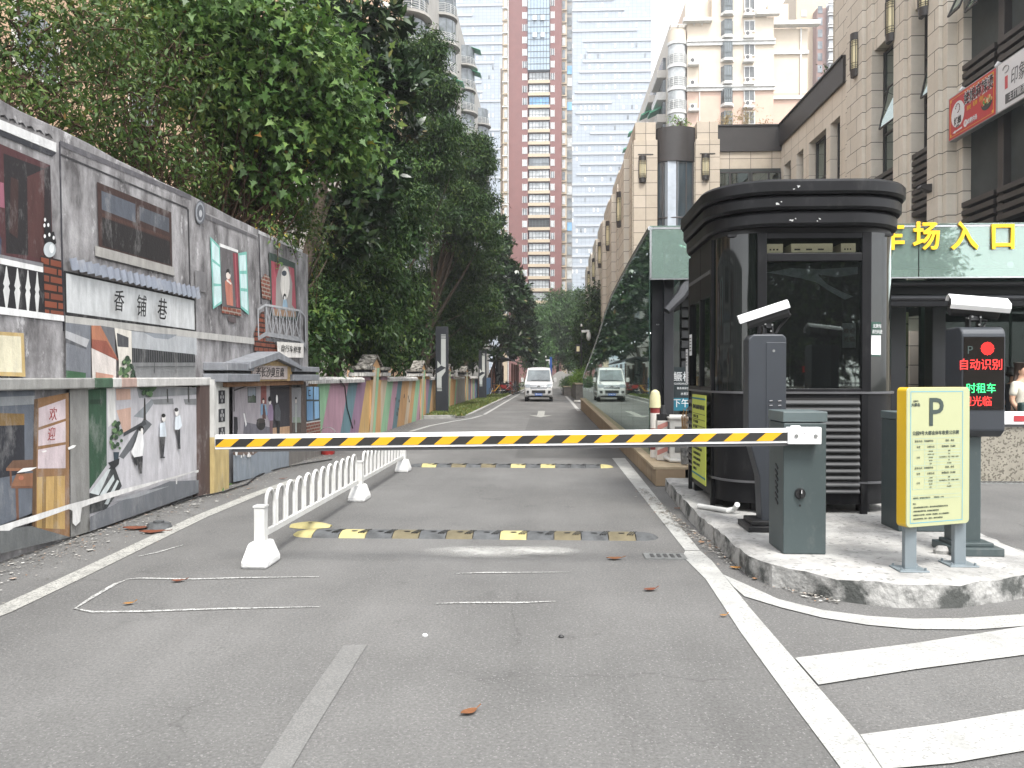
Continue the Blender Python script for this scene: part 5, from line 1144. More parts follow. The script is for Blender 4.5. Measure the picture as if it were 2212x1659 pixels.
# ================================================================ plate-reading camera posts
def cctv(t, C0, ya, el, s=1.0, roll=0.0):
    """white sun hood over a dark housing on a two-axis bracket; C0 = bracket foot"""
    ca, sa = math.cos(ya), math.sin(ya); d = Vector((ca * math.cos(el), sa * math.cos(el), math.sin(el))); x = Vector((-sa, ca, 0)); upv = x.cross(-d) if False else d.cross(x) * -1
    upv = x.cross(d); upv = upv if upv.z > 0 else -upv
    tv = Vector((0, -1, 0)); tv = (tv - d * tv.dot(d)).normalized(); upv = (upv * math.cos(roll) + tv * math.sin(roll)).normalized(); x = d.cross(upv)
    c = Vector(C0) + Vector((0, 0, .19 * s))
    def P(l, w, h): return c + d * (l * s) + x * (w * s) + upv * (h * s)
    b = MB(); sec = [(-.05, -.085), (.05, -.085), (.062, -.05), (.062, .035), (-.062, .035), (-.062, -.05)]
    b.loft([[P(l, w, h) for w, h in sec] for l in (-.19, .17)], blk2); hs_ = b.build('housing', t, bevel=.006)
    b = MB(); b.disc(P(-.192, 0, 0), -d, .035, bcurve, 16); b.build('lens', hs_)
    b = MB(); sec = [(-.078, -.012), (-.078, .03), (-.05, .06), (.05, .06), (.078, .03), (.078, -.012), (.07, -.012), (.07, .027), (.046, .052), (-.046, .052), (-.07, .027), (-.07, -.012)]
    b.loft([[P(l, w, h) for w, h in sec] for l in (-.25, .19)], boomw); b.build('sun_hood', t, bevel=.003)
    b = MB(); f = Vector(C0)
    b.box(f.x - .06, f.x + .06, f.y - .04, f.y + .04, f.z, f.z + .012, blk2); b.box(f.x - .045, f.x - .033, f.y - .03, f.y + .03, f.z, f.z + .1, blk2); b.box(f.x + .033, f.x + .045, f.y - .03, f.y + .03, f.z, f.z + .1, blk2)
    b.bar(f + Vector((0, 0, .06)), P(0, 0, -.04), .06, .05, blk2); b.build('bracket', t)
    b = MB()
    for q in ((-.046, -.02, .08), (-.046, .01, .085), (.046, 0, .05), (-.03, -.042, .09), (.02, -.042, .03), (.03, -.042, .085)): b.tube([f + Vector(q), f + Vector(q) + Vector((0, -.006, 0))], .008, steel, 6)
    b.build('bolt', t)
    b = MB(); e = P(.175, 0, -.02); b.tube([e, e + Vector((.02, 0, -.05)), f + Vector((.1, 0, .06)), f + Vector((.075, 0, .015))], .011, blk2, 8); b.build('cable', t)
postm = M('post_charcoal', C('#3c4046', .8), rough=.45, var=.08, metal=.15)
cp = GZ(1655, 1146, IZ); t = thing('camera_post', 'charcoal camera post with white-hooded camera standing right before the booth', 'camera post', (cp.x, cp.y, IZ))
zt_ = GY(1655, 722, cp.y).z; xa, xb = GY(1617, 800, cp.y).x, GY(1699, 800, cp.y).x
b = MB(); b.prism([(xa + .12, cp.y, IZ + .05), (xb + .04, cp.y, IZ + .05), (xb + .02, cp.y, 1.0), (xb, cp.y, 1.25), (xb, cp.y, zt_ - .03), (xb - .03, cp.y, zt_), (xa + .04, cp.y, zt_), (xa, cp.y, zt_ - .04), (xa, cp.y, .98), (xa + .1, cp.y, .62)], (0, .2, 0), postm); b.build('post_body', t, bevel=.012)
b = MB(); xd_ = GY(1655, 800, cp.y).x; b.box(xd_, xb - .005, cp.y - .006, cp.y + .001, .9, zt_ - .07, postm); b.build('service_door', t, bevel=.003)
b = MB(); b.disc((GY(1671, 758, cp.y).x, cp.y - .008, GY(1671, 758, cp.y).z), (0, -1, 0), .012, steel, 12); b.build('lock', t)
b = MB()
for u in (1665, 1684):
    for v in (866, 876, 887, 898): p = GY(u, v, cp.y - .01); b.bar(p + Vector((-.012, 0, 0)), p + Vector((.014, 0, .003)), .012, .008, M('slot_light', (.25, .25, .26)))
b.build('vent_slot', t)
b = MB(); b.box(xa - .02, xb + .03, cp.y - .1, cp.y + .3, IZ, IZ + .05, blk2); b.box(xa + .02, xb + .01, cp.y - .06, cp.y + .26, IZ + .05, IZ + .09, blk2); b.build('base', t, bevel=.008)
cctv(t, (GY(1672, 715, cp.y).x - .03, cp.y + .1, zt_), R(-12), R(18), 1.0, R(6))
# ---- LED display post on the right
lp = GZ(2092, 1196, IZ); t = thing('display_post', 'grey post with lit red and green display panel and white-hooded camera, behind the fee board', 'display', (lp.x, lp.y, IZ))
ly = lp.y
def ly_(u, v, dy=0): return GY(u, v, ly + dy)
b = MB(); p0, p1 = ly_(2052, 1180), ly_(2128, 1180); b.box(p0.x + .03, p1.x - .03, ly, ly + .16, IZ + .05, 1.15, cabm); b.build('column', t, bevel=.01)
b = MB(); b.box(p0.x - .02, p1.x + .09, ly - .1, ly + .25, IZ, IZ + .06, cabm); b.box(p0.x + .01, p1.x + .04, ly - .05, ly + .2, IZ + .06, IZ + .09, cabm); b.build('base', t, bevel=.006)
hx0, hx1 = ly_(2078, 720, -.08).x, ly_(2173, 720, -.08).x; hz1 = ly_(2100, 706, -.05).z; hz0 = ly_(2100, 945, -.08).z
dback = .26
b = MB(); yfr = ly - .08
b.prism([(hx0 - .0, yfr, hz0 + .05), (hx0, yfr + .0, hz1 - .07)] + [(hx0, yfr + .07 - .07 * math.cos(R(a)), hz1 - .07 + .07 * math.sin(R(a))) for a in range(15, 91, 15)] + [(hx0, yfr + dback, hz1), (hx0, yfr + dback, hz0 + .02), (hx0, yfr + .06, hz0)], (hx1 - hx0, 0, 0), postm); b.build('display_housing', t, bevel=.012)
scr = M('display_black', (.012, .01, .009), rough=.15, var=.2, scale=2)
sx0, sx1 = hx0 + .012, hx1 - .014; sz1, sz0 = GY(2100, 728, yfr).z, GY(2100, 885, yfr).z
b = MB(); b.box(sx0, sx1, yfr - .006, yfr + .004, sz0, sz1, scr); b.build('screen', t)
led_r = M('led_red', (1.0, .035, .03), emit=.3, var=.02); led_g = M('led_green', (.05, 1.0, .25), emit=.26, var=.02)
b = MB(); c = GY(2132, 753, yfr); n = 0
for i in range(-7, 8):
    for j in range(-7, 8):
        if i * i + j * j < 50: b.disc((c.x + i * .0072, yfr - .0075, c.z + j * .0072), (0, -1, 0), .0027, led_r, 6)
b.build('stop_light', t)
zl = lambda v: GY(2100, v, yfr).z
W = hx1 - hx0
for s, v, m_, xo, sz in (('自动识别', 789, led_r, 2117, .088), ('时租车', 840, led_g, 2118, .08), ('欢迎光临', 868, led_r, 2098, .08)):
    text(s, sz, m_, t, (GY(xo, v, yfr).x, yfr - .008, zl(v)), (1, 0, 0), (0, 0, 1), 'lettering', .92)
text('P', .085, M('dim_letter', (.03, .05, .045)), t, (GY(2094, 757, yfr).x, yfr - .008, zl(757)), (1, 0, 0), (0, 0, 1), 'lettering')
cctv(t, ((hx0 + hx1) / 2 - .01, ly + .05, hz1 - .01), R(172), R(6), .95, R(30))
# ---- parking fee board
fb_y = GZ(1968, 1233, IZ); fb_y2 = GZ(2075, 1222, IZ)
ang = math.atan2(fb_y2.y - fb_y.y, fb_y2.x - fb_y.x); xd = Vector((math.cos(ang), math.sin(ang), 0)); nd2 = Vector((xd.y, -xd.x, 0))
t = thing('fee_board', 'pale yellow parking fee board with a big P, on two grey posts', 'sign', (2.7, 5.6, IZ))
pst = M('post_grey', C('#8b959a', .85), rough=.4, metal=.3, var=.08)
for p in (fb_y, fb_y2):
    b = MB(); b.bar(Vector((p.x, p.y, IZ + .01)) + Vector((0, .03, 0)), Vector((p.x, p.y, .62)) + Vector((0, .03, 0)), .08, .05, pst, up=(0, 1, 0)); b.build('leg', t, bevel=.004)
    b = MB(); b.box(p.x - .1, p.x + .1, p.y - .06, p.y + .12, IZ, IZ + .012, pst); bp = b.build('base_plate', t, bevel=.003)
    b = MB()
    for i, j in ((-.08, -.04), (.08, -.04), (-.08, .1), (.08, .1)): b.tube([(p.x + i, p.y + j, IZ + .012), (p.x + i, p.y + j, IZ + .03)], .009, pst, 6)
    b.build('bolt', bp)
face = M('board_face', C('#dde1b0', .52), rough=.5, var=.03); edge = M('board_yellow', C('#e2b81e', .75), rough=.4, var=.05); bline = M('board_blue', C('#5fa8c0', .85), rough=.5); ptxt = M('board_ink', C('#3c4a45', .7), rough=.6); gline = M('board_rule', C('#a9c3b4', .85), rough=.6)
org = Vector((fb_y.x, fb_y.y, 0)) - xd * .085 + nd2 * .0
BL = org - xd * .01 + nd2 * .045; wB = .565; z0b, z1b = .47, 1.425
def bp_(x, z, o=0): return BL + xd * x + nd2 * o + Vector((0, 0, z))
def rr2(x0, x1, z0, z1, r, o, n=5):
    out = []
    for cx, cz, a0 in ((x0 + r, z0 + r, 180), (x1 - r, z0 + r, 270), (x1 - r, z1 - r, 0), (x0 + r, z1 - r, 90)):
        for k in range(n + 1): a = R(a0 + 90 * k / n); out.append(bp_(cx + r * math.cos(a), cz + r * math.sin(a), o))
    return out
b = MB(); b.loft([rr2(0, wB, z0b, z1b, .03, -.08), rr2(0, wB, z0b, z1b, .03, 0)], edge); b.build('board_body', t, smooth=True)
b = MB(); b.loft([rr2(.0, wB, z0b, z1b, .03, .0005), rr2(.003, wB - .003, z0b + .003, z1b - .003, .03, .006)], face); fc = b.build('board_face', t, smooth=True)
b = MB(); o_ = .0075
def strip(x0, x1, z0, z1, m): b.poly([bp_(x0, z0, o_), bp_(x1, z0, o_), bp_(x1, z1, o_), bp_(x0, z1, o_)], m)
for q in ((.03, .5, z1b - .032, z1b - .027), (.03, .5, z0b + .027, z0b + .032), (.03, .035, z0b + .032, z1b - .032), (.495, .5, z0b + .032, z1b - .032)): strip(*q, bline)
zs = [1.075, 1.035, .997, .975, .954, .933, .912, .89, .852, .814, .793, .772, .75, .728, .685, .66]
for i, z in enumerate(zs):
    strip(.05 if i in (0, 1, 2, 7, 8, 9, 13, 14, 15) else .155, .48, z, z + .0022, gline)
for x in (.05, .155, .265, .478): strip(x, x + .0022, .73, 1.075, gline)
b.build('border_line', fc)
tx_ = lambda s, size, x, z, al='CENTER', sx=1.0, bold=0, m=ptxt: text(s, size, m, fc, bp_(x, z, .0085), xd, (0, 0, 1), 'lettering', sx, .001, al, bold=bold)
tx_('P', .275, .25, 1.245, sx=1.05, bold=.002)
tx_('大都会', .026, .075, 1.305, bold=.0004); tx_('公园9号', .014, .075, 1.33)
tx_('公园9号大都会停车收费公示牌', .031, .255, 1.11, bold=.0003)
for z in (1.056, .872): tx_('定价方式：市场调节价', .0165, .15, z); tx_('类别：商业' if z > 1 else '类别：住宅', .0165, .38, z)
for z in (1.016, .833): tx_('车型', .0165, .1, z); tx_('计费方式', .0165, .21, z); tx_('收费标准（元/辆）', .0165, .375, z)
tx_('小车', .0165, .1, .945); tx_('小车', .0165, .1, .77)
for k in range(5): tx_(('30分钟内', '30分钟-1小时', '首小时后', '每小时', '全天')[k], .010, .21, .986 - k * .0213); tx_(('免费', '3元', '每小时加收2元，不足一小时按一小时计', '2元', '30元封顶')[k], .010, .375, .986 - k * .0213)
for k in range(4): tx_(('1小时内', '首小时后', '每小时', '全天')[k], .010, .21, .803 - k * .0213); tx_(('免费', '每小时加收1元，不足一小时按一小时计', '1元', '20元封顶')[k], .010, .375, .803 - k * .0213)
for k, s in enumerate(('收费单位：物业服务有限公司　　　举报电话：12345', '备注：', '1.停车收费标准按公示执行，超过免费时间的按照首小时计收', '2.停放车辆请锁好门窗，贵重物品请随身携带', '3.请按指示方向行驶，有序停放，谨防碰撞，出入口请减速慢行', '4.执行任务的军车、警车、消防车、救护车免费停放')):
    tx_(s, .0125, .055, .668 - k * .026 - (.012 if k else 0), 'LEFT', .93)
# ---- second barrier behind the board, with red and white boom
qb = GZ(1940, 1148, IZ); t = thing('barrier_gate', 'second parking barrier, mostly hidden behind the fee board, with white boom carrying red blocks', 'barrier', (3.3, qb.y, IZ))
yq = qb.y; xq0, xq1 = qb.x, GZ(2056, 1152, IZ).x
b = MB(); b.box(xq0, xq1, yq, yq + .36, IZ, 1.12, cabm); b.build('cabinet', t, bevel=.008)
b = MB(); b.box(xq0 - .006, xq1 + .006, yq - .006, yq + .366, 1.124, 1.19, cabl); b.build('lid', t, bevel=.006)
yb2 = yq - .06; zc = GY(2190, 903, yb2).z; xe = 7.6
b = MB(); b.loft([[(x, yb2 + a, zc + c) for a, c in prof] for x in (xq1 - .2, 5.2, xe)], boomw); bm2 = b.build('boom_arm', t, smooth=True, angle=25)
b = MB(); x = GY(2186, 903, yb2).x; redb = M('boom_red', C('#b03a40', .85), rough=.4)
while x < xe - .3: b.poly([(x, yb2 - .0265, zc - .028), (x + .3, yb2 - .0265, zc - .028), (x + .3, yb2 - .0265, zc + .022), (x, yb2 - .0265, zc + .022)], redb); x += .6
b.build('boom_stripes', bm2)
b = MB(); b.bar((xq1 - .1, yb2, zc - .066), (xe, yb2, zc - .066), .03, .018, boomu); b.build('rubber_edge', bm2)
b = MB(); b.box(xq1 - .22, xq1 - .02, yb2 - .035, yb2 + .03, zc - .064, zc + .066, boomw); b.build('boom_bracket', t, bevel=.006)
b = MB(); b.tube([(xq1 - .12, yb2, zc), (xq1 - .12, yq + .01, zc)], .045, steel, 12); b.build('pivot_shaft', t)
# ================================================================ stone shopping building on the right
FX, NX, CY = 11.6, 4.24, 40.6           # long side wall, corner wing, front of the recessed wing
gran = brickmat('granite_side', C('#bdb6aa', 1.15), C('#b3ab9e', 1.15), C('#56514a', .7), 1.2, .62, .012, 'yz', var=.1, msm=.0)
granx = brickmat('granite_front', C('#b5a999', .95), C('#ab9f8e', .95), C('#4f4a44', .7), 1.05, .62, .012, 'xz', var=.1, offset=0, msm=.0)
gran_b = brickmat('granite_big', C('#bfb7aa', 1.15), C('#b6ad9f', 1.15), C('#8f8779', .9), 1.1, .95, .012, 'yz', var=.08, offset=0, msm=.0)
gpan = M('granite_plain', C('#b6ad9c', .95), rough=.75, var=.14, scale=7, bump=.1, sp=(60, C('#8c8272', .7), .2))
brz = M('bronze_dark', C('#3a3634', .75), rough=.45, metal=.2, var=.12)
pwin = glassmat('shop_glass', (.045, .062, .062), refl=.2, alpha=.8, wob=.12, wscale=.8)
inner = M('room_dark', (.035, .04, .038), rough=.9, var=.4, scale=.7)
lampy = M('lamp_opal', C('#d5c9a2', .85), rough=.5, var=.08, emit=.05)
mall = thing('stone_building', 'beige granite-clad shopping building with pilasters, dark windows and wall lanterns, right of the lane', 'building', (8, 40, 0))
def zv(v, y): return EYE + (813 - v) * y / F
# --- recessed wing facing the lane mouth
b = MB()
b.box(8.5, FX, CY, CY + .5, 11.85, 12.75, granx); b.box(8.5, FX, CY, CY + .5, 0, 8.2, granx); b.box(8.5, FX, CY + .02, CY + .5, 8.2, 11.85, granx)
b.build('front_wall', mall)
MB().box(8.35, FX + .2, CY - .1, CY + .6, 12.75, 14.0, brz).build('roof_band', mall)
MB().box(8.3, FX + .1, CY - .16, CY + .6, 14.0, 14.07, brz).build('roof_coping', mall)
t_ = MB(); t_.box(8.55, FX - .02, CY - .01, CY + .015, 7.0, 11.9, inner); t_.build('window_recess', mall)
for k, (xa, xb) in enumerate(((8.55, 9.05), (9.1, 10.0), (10.15, 10.95), (11.0, 11.55))):
    for za, zb in ((10.0, 11.7), (7.2, 9.9)):
        b = MB(); b.box(xa, xb, CY - .03, CY - .022, za, zb, pwin); w = b.build('window', mall)
        b = MB()
        for q in ((xa - .03, xa + .03, za, zb), (xb - .03, xb + .03, za, zb), (xa, xb, za - .04, za + .03), (xa, xb, zb - .03, zb + .04)): b.box(q[0], q[1], CY - .06, CY - .03, q[2], q[3], brz)
        b.build('frame', w)
# curved glass corner between two piers
b = MB(); A = [(5.42 + .94 * (1 - math.cos(math.pi * k / 12)) , CY - .05 - .42 * math.sin(math.pi * k / 12)) for k in range(13)]
cg = M('corner_glass', (.035, .05, .06), rough=.04, spec=1.0, var=.3, scale=.4); b.loft([[(x, y, z) for x, y in A] for z in (3.5, 12.2)], cg, cap=False, closed=False); b.build('curved_window', mall, smooth=True)
b = MB(); A2 = [(6.36 + (x - 6.36) * 1.04, CY + (y - CY) * 1.25) for x, y in A]; b.loft([[(x, y, z) for x, y in A2] for z in (12.2, 13.9)], brz, cap=False, closed=False); b.poly([(x, y, 13.9) for x, y in A2], brz); b.poly([(x, y, 12.2) for x, y in A2[::-1]], brz); b.build('curved_fascia', mall, smooth=True)
b = MB()
for k in (3, 6, 8, 10): x, y = A[k]; b.box(x - .03, x + .03, y - .035, y + .02, 3.5, 12.2, brz)
for z in (6.6, 9.4): b.tube([(x, y - .02, z) for x, y in A], .035, brz, 6)
b.build('mullion', mall)
b = MB()
b.box(A[4][0] + .02, A[6][0] - .03, A[5][1] - .04, A[5][1] - .02, 3.5, 12.2, M('pale_blind', C('#b9c2cc', .8), rough=.3)); b.build('pale_blind', mall)
def pier(xa, xb, y0, y1, z1, name='pier', m=None, top=None):
    b = MB(); b.box(xa, xb, y0, y1, 0, z1, m or granx); b.box(xa + .08, xb - .08, y0 + .08, y1, z1, z1 + .9, m or granx); return b.build(name, mall, bevel=.012)
for xa, xb in ((NX, 5.42), (7.3, 8.5)): pier(xa, xb, CY - .35, CY + 1, 13.3); MB().box(xa - .06, xa + .0, CY - .25, CY + .4, 0, 13.2, gpan).build('pier_edge', mall)
b = MB(); 
for xa in (NX + .22, 7.52): b.box(xa, xa + .75, CY - .37, CY - .345, 12.55, 12.6, brz)
b.build('stone_slot', mall)
MB().box(NX + .2, 8.6, CY + .6, CY + 2, 0, 13.0, gpan).build('wing_core', mall)
# --- lane side running away
cuts = []
y = CY + .5
for k in range(6):
    ya, yb = CY + .65 + k * 8.2, CY + .65 + k * 8.2 + 5.4
    b = MB(); b.box(NX - .02, NX + 1, ya, yb, 0, 13.3, gran); b.box(NX + .08, NX + 1, ya + .2, yb - .2, 13.3, 14.2, gran); b.box(NX - .3, NX + .4, ya + 1.0, yb - 1.0, 0, 12.9, gran); b.build('pilaster', mall, bevel=.012)
    b = MB(); b.box(NX + .5, NX + 1, yb, yb + 2.8, 0, 12.6, inner); b.box(NX + .12, NX + 1, yb, yb + 2.8, 10.6, 12.9, gran); b.build('window_bay', mall)
    b = MB()
    for j in range(14): b.box(NX + .15, NX + .5, yb + .02, yb + 2.78, 3.0 + j * .22, 3.1 + j * .22, brz)
    b.build('louvre', mall)
    b = MB(); b.box(NX + .42, NX + .43, yb + .05, yb + 2.75, 6.4, 10.5, pwin); b.build('window', mall)
    b = MB()
    for q in (yb + .05, yb + 1.4, yb + 2.7): b.box(NX + .36, NX + .42, q, q + .06, 6.3, 10.6, brz)
    b.build('window_frame', mall)
MB().box(NX + 1, 8, CY + 1, CY + 50, 0, 13.2, gpan).build('rear_core', mall)
# --- long side wall towards the camera
yE = 31.9
b = MB()
wins = [(zv, 38.8, 40.3 - .35, 8.6, 11.9), (zv, 36.7, 37.9, 8.6, 12.1), (zv, 34.05, 36.2, 8.6, 12.5), (zv, 32.4, 33.5, 8.6, 12.9)]
W = [(39.0, 40.1), (37.1, 38.1), (34.1, 36.3), (32.5, 33.6)]
ZB, ZT = 8.3, 11.9
ed = sorted([yE] + [e for w in W for e in w] + [CY + .1])
b.box(FX, FX + .5, yE, CY + .1, ZT, 13.0, gran_b); b.box(FX, FX + .5, yE, CY + .1, 0, ZB, gran_b)
for i in range(0, len(ed), 2): b.box(FX, FX + .5, ed[i], ed[i + 1], ZB, ZT, gran_b)
b.build('side_wall', mall)
MB().box(FX - .12, FX + .5, yE, CY + .1, 13.0, 14.0, brz).build('roof_band', mall)
MB().box(FX - .18, FX + .5, yE, CY + .1, 14.0, 14.07, brz).build('roof_coping', mall)
MB().box(FX + .5, FX + .9, 17, CY + .1, 0, 12.9, inner).build('rooms_behind', mall)
def casement(ya, yb, za, zb, x, open_=0, nm=1, bars=1):
    b = MB(); b.box(x, x + .008, ya, yb, za, zb, pwin); w = b.build('window', mall)
    b = MB()
    for q in (za, zb - .07) + tuple(za + (zb - za) * (j + 1) / (bars + 1) for j in range(bars)): b.box(x - .05, x - .003, ya, yb, q, q + .07, brz)
    for j in range(nm + 2): q = ya + (yb - ya - .06) * j / (nm + 1); b.box(x - .06, x - .003, q, q + .06, za, zb, brz)
    b.build('frame', w)
    for (oa, ob, z0, z1, an) in (open_ or ()):
        b = MB(); d = Vector((-math.sin(R(an)), 0, -math.cos(R(an)))); h = z1 - z0; a, c = Vector((x - .07, oa, z1)), Vector((x - .07, ob, z1))
        b.add([a, c, c + d * h, a + d * h], [(0, 1, 2, 3)], pwin); s = b.build('open_sash', w)
        b = MB()
        for p, q in ((a, c), (a + d * h, c + d * h), (a, a + d * h), (c, c + d * h)): b.bar(p, q, .05, .05, brz)
        b.build('sash_frame', s)
for i, (ya, yb) in enumerate(W):
    casement(ya, yb, ZB, ZT, FX + .35, [(ya + .1, ya + (yb - ya) * .5, ZB + .3, ZB + 1.6, 22)] if i > 1 else 0, 1 if i == 2 else 0, 1)
    if i == 2: continue
# taller volume with three stepped piers
RX2 = 12.08
def wallseg(y0, y1, x, z1, m=gran, nm='pilaster', z0=0):
    b = MB(); b.box(x, RX2 + .4, y0, y1, z0, z1, m); return b.build(nm, mall, bevel=.012)
HT = 21
wallseg(29.4, 31.9, FX - .01, HT - 3.2); b = MB(); b.box(FX + .02, RX2 + .4, 31.0, 33.2, 13.9, HT - 4, gran); b.build('parapet_step', mall)
b = MB(); b.tube([(RX2 + 1.2, 31.9, 13.9), (RX2 + 1.2, 31.9, 17.2)], 1.45, brz, 32); b.build('roof_drum', mall, smooth=True)
b = MB(); b.tube([(RX2 + 1.2, 31.9, 17.2), (RX2 + 1.2, 31.9, 17.35)], 1.6, brz, 32); b.build('drum_rim', mall, smooth=True)
wallseg(26.24, 27.5, FX - .012, HT); wallseg(23.9, 25.1, FX - .014, HT); wallseg(23.55, 23.9, FX + .26, HT)
b = MB(); b.box(FX - .14, FX - .01, 29.9, 31.4, 0, 16.5, gran); b.box(FX - .14, FX - .012, 26.5, 27.25, 0, 18, gran); b.box(FX - .14, FX - .014, 24.15, 24.85, 0, HT, gran); b.build('raised_strip', mall, bevel=.01)
for (y0, y1) in ((27.5, 29.4), (25.1, 26.24)):
    b = MB(); b.box(FX + .1, RX2 + .4, y0, y1, 13.2, HT - 1, gran); b.box(RX2 + .1, RX2 + .4, y0, y1, 0, 13.2, inner); b.build('window_bay', mall)
    casement(y0 + .02, y1 - .02, 8.6, 13.1, RX2 - .02, [(y0 + .15, y1 - .5, 10.2, 11.7, 12)], 0, 2)
    b = MB()
    for k in range(9): b.box(FX + .02, RX2, y0 + .02, y1 - .02, 6.6 + k * .23, 6.74 + k * .23, brz)
    b.build('louvre', mall)
    b = MB()
    for k in range(12): b.box(FX + .32, RX2, y0 + .05, y1 - .05, 5.2 + k * .11, 5.23 + k * .11, brz)
    b.box(FX + .4, RX2 + .1, y0, y1, 2.9, 5.2, gpan); b.build('louvre', mall)
# dark glazed bays nearest the camera
yN = 15.0
def glassbay(y0, y1, z0, z1, opens=0): casement(y0, y1, z0, z1, RX2 + .1, opens, 1, 2)
yy = 23.5; nb = 0
edges = [23.5, 21.7, 19.75, 17.8, 15.9]
for i in range(4):
    ya, yb = edges[i + 1] + .13, edges[i] - .02
    glassbay(ya, yb, 6.5, 9.3); glassbay(ya, yb, 10.55, 14.2, [(ya + .15, ya + .85, 11.4, 13.0, 24)] + ([(ya + 1.0, ya + 1.6, 11.6, 13.4, 24)] if i != 1 else []))
    glassbay(ya, yb, .3, 4.9)
    b = MB(); b.box(FX + .3, RX2 + .3, edges[i + 1] - .14, edges[i + 1] + .13, 0, 15, brz); b.build('bay_mullion', mall, bevel=.01)
    for z0 in (9.5, 5.6):
        b = MB()
        for k in range(4): b.box(FX + .2, RX2 + .05, ya, yb, z0 + k * .24, z0 + .14 + k * .24, brz)
        b.build('louvre', mall)
    b = MB(); b.tube([(FX + .25, yb - .3, 9.58), (FX + .05, yb - .3, 9.62), (FX - .02, yb - .3, 9.54)], [.02, .06, .03], pap, 10); b.build('spotlight', mall)
MB().box(RX2 + .02, RX2 + .4, 15, 23.5, 4.9, 5.6, brz).build('floor_band', mall)
MB().box(RX2 + .02, RX2 + .4, 15, 23.5, 14.2, 15.5, brz).build('floor_band', mall)
MB().box(RX2 + .45, 30, 15, 36, 0, 20, gpan).build('main_core', mall)
# --- lanterns on the stone
def lantern(p, nrm, label, h=1.65, w=.42, group='wall lanterns on the stone building'):
    t = thing('wall_lantern', label, 'lamp', p, group); p = Vector(p); nrm = Vector(nrm); x = nrm.cross(Vector((0, 0, 1)))
    def half(r0, r1, z0, z1, m, nm, n=9):
        b = MB(); A0 = [p + x * (r0 * math.cos(math.pi * k / n)) + nrm * (.02 + r0 * .9 * math.sin(math.pi * k / n)) for k in range(n + 1)]
        A1 = [p + x * (r1 * math.cos(math.pi * k / n)) + nrm * (.02 + r1 * .9 * math.sin(math.pi * k / n)) for k in range(n + 1)]
        b.loft([[q + Vector((0, 0, z0)) for q in A0], [q + Vector((0, 0, z1)) for q in A1]], m); return b.build(nm, t, smooth=True)
    half(w / 2 - .02, w / 2 - .02, -h * .34, h * .34, lampy, 'lamp_shade'); half(w / 2, w / 2, h * .33, h * .5, brz, 'top_cap'); half(w / 2 * .88, w / 2, -h * .5, -h * .33, brz, 'bottom_cap')
    b = MB(); n = 9
    for k in (0, 1, 3, 4, 5, 6, 8, 9):
        a = math.pi * k / n; q = p + x * (w / 2 * math.cos(a)) + nrm * (.02 + w / 2 * .9 * math.sin(a)); b.bar(q + Vector((0, 0, -h * .34)), q + Vector((0, 0, h * .34)), .018, .018, brz)
    for z in (-.3, -.26, -.2, .2, .26, .3): b.tube([p + x * (w / 2 * math.cos(math.pi * k / n)) + nrm * (.02 + w / 2 * .9 * math.sin(math.pi * k / n)) + Vector((0, 0, z * h)) for k in range(n + 1)], .009, brz, 4, cap=False)
    b.build('lattice', t); return t
q = GY(1388, 366, CY - .36); lantern(q, (0, -1, 0), 'half-round lattice lantern on the stone pier left of the curved glass corner', 1.3, .38)
q = GY(1524, 361, CY - .36); lantern(q, (0, -1, 0), 'half-round lattice lantern on the stone pier right of the curved glass corner', 1.3, .38)
q = GX(1849, 120, FX - .15); lantern((FX - .15, q.y, q.z), (-1, 0, 0), 'tall lattice lantern on the long side wall, beside the roof drum', 1.6, .42)
q = GX(1927, 40, FX - .15); lantern((FX - .15, q.y, q.z), (-1, 0, 0), 'tall lattice lantern on the middle pilaster of the long side wall', 1.6, .42)
q = GX(1999, -20, FX - .15); lantern((FX - .15, q.y, q.z), (-1, 0, 0), 'lattice lantern cut by the top of the picture, nearest the red shop sign', 1.6, .42)
for i, lb in enumerate(('first lattice lantern round the corner on the lane side of the stone building', 'second lattice lantern along the receding lane side', 'third lattice lantern along the receding lane side', 'fourth lattice lantern along the receding lane side, small in the distance', 'last and farthest lattice lantern of the receding lane side')):
    lantern((NX - .31, CY + .65 + i * 8.2 + 2.7, 10.6), (-1, 0, 0), lb, 1.9, .5)
t = thing('flood_lamp', 'small grey wedge-shaped flood lamp on the nearest pilaster', 'lamp', (FX - .15, 24.5, 7.2)); q = GX(2010, 407, FX - .15)
b = MB(); b.prism([(q.x, q.y - .1, q.z - .12), (q.x, q.y - .1, q.z + .12), (q.x - .3, q.y - .1, q.z + .1), (q.x - .34, q.y - .1, q.z + .02)], (0, .26, 0), brz); b.build('lamp_body', t)
# --- shop signs
ra, rb = GX(2051, 258, FX - .1), GX(2155, 200, FX - .1)
SXs = FX - .12; z0, z1 = 8.22, 9.46; ya, yb = ra.y, rb.y
sgr = M('sign_red', C('#b5272e', .9), rough=.4, var=.06); sgw = M('sign_white', C('#d6d6d8', .9), rough=.4, var=.05); gold = M('sign_gold', C('#d9a03c', .9), rough=.5); blackp = M('sign_black', (.02, .018, .018)); alum = M('alu_frame', C('#a9a9ab', .8), rough=.4, metal=.4)
t = thing('shop_sign', 'red food shop sign with white round emblem, arrow and bowl picture', 'sign', (SXs, (ya + yb) / 2, z0))
b = MB(); b.box(SXs, SXs + .2, yb + .02, ya, z0, z1, alum); b.build('sign_box', t, bevel=.01)
b = MB(); b.box(SXs - .006, SXs, yb + .05, ya - .03, z0 + .03, z1 - .03, sgr); b.build('sign_face', t)
xo = SXs - .01
def sy(f): return ya - .03 + (yb - ya + .08) * f
def sz_(f): return z0 + .03 + (z1 - z0 - .06) * f
b = MB()
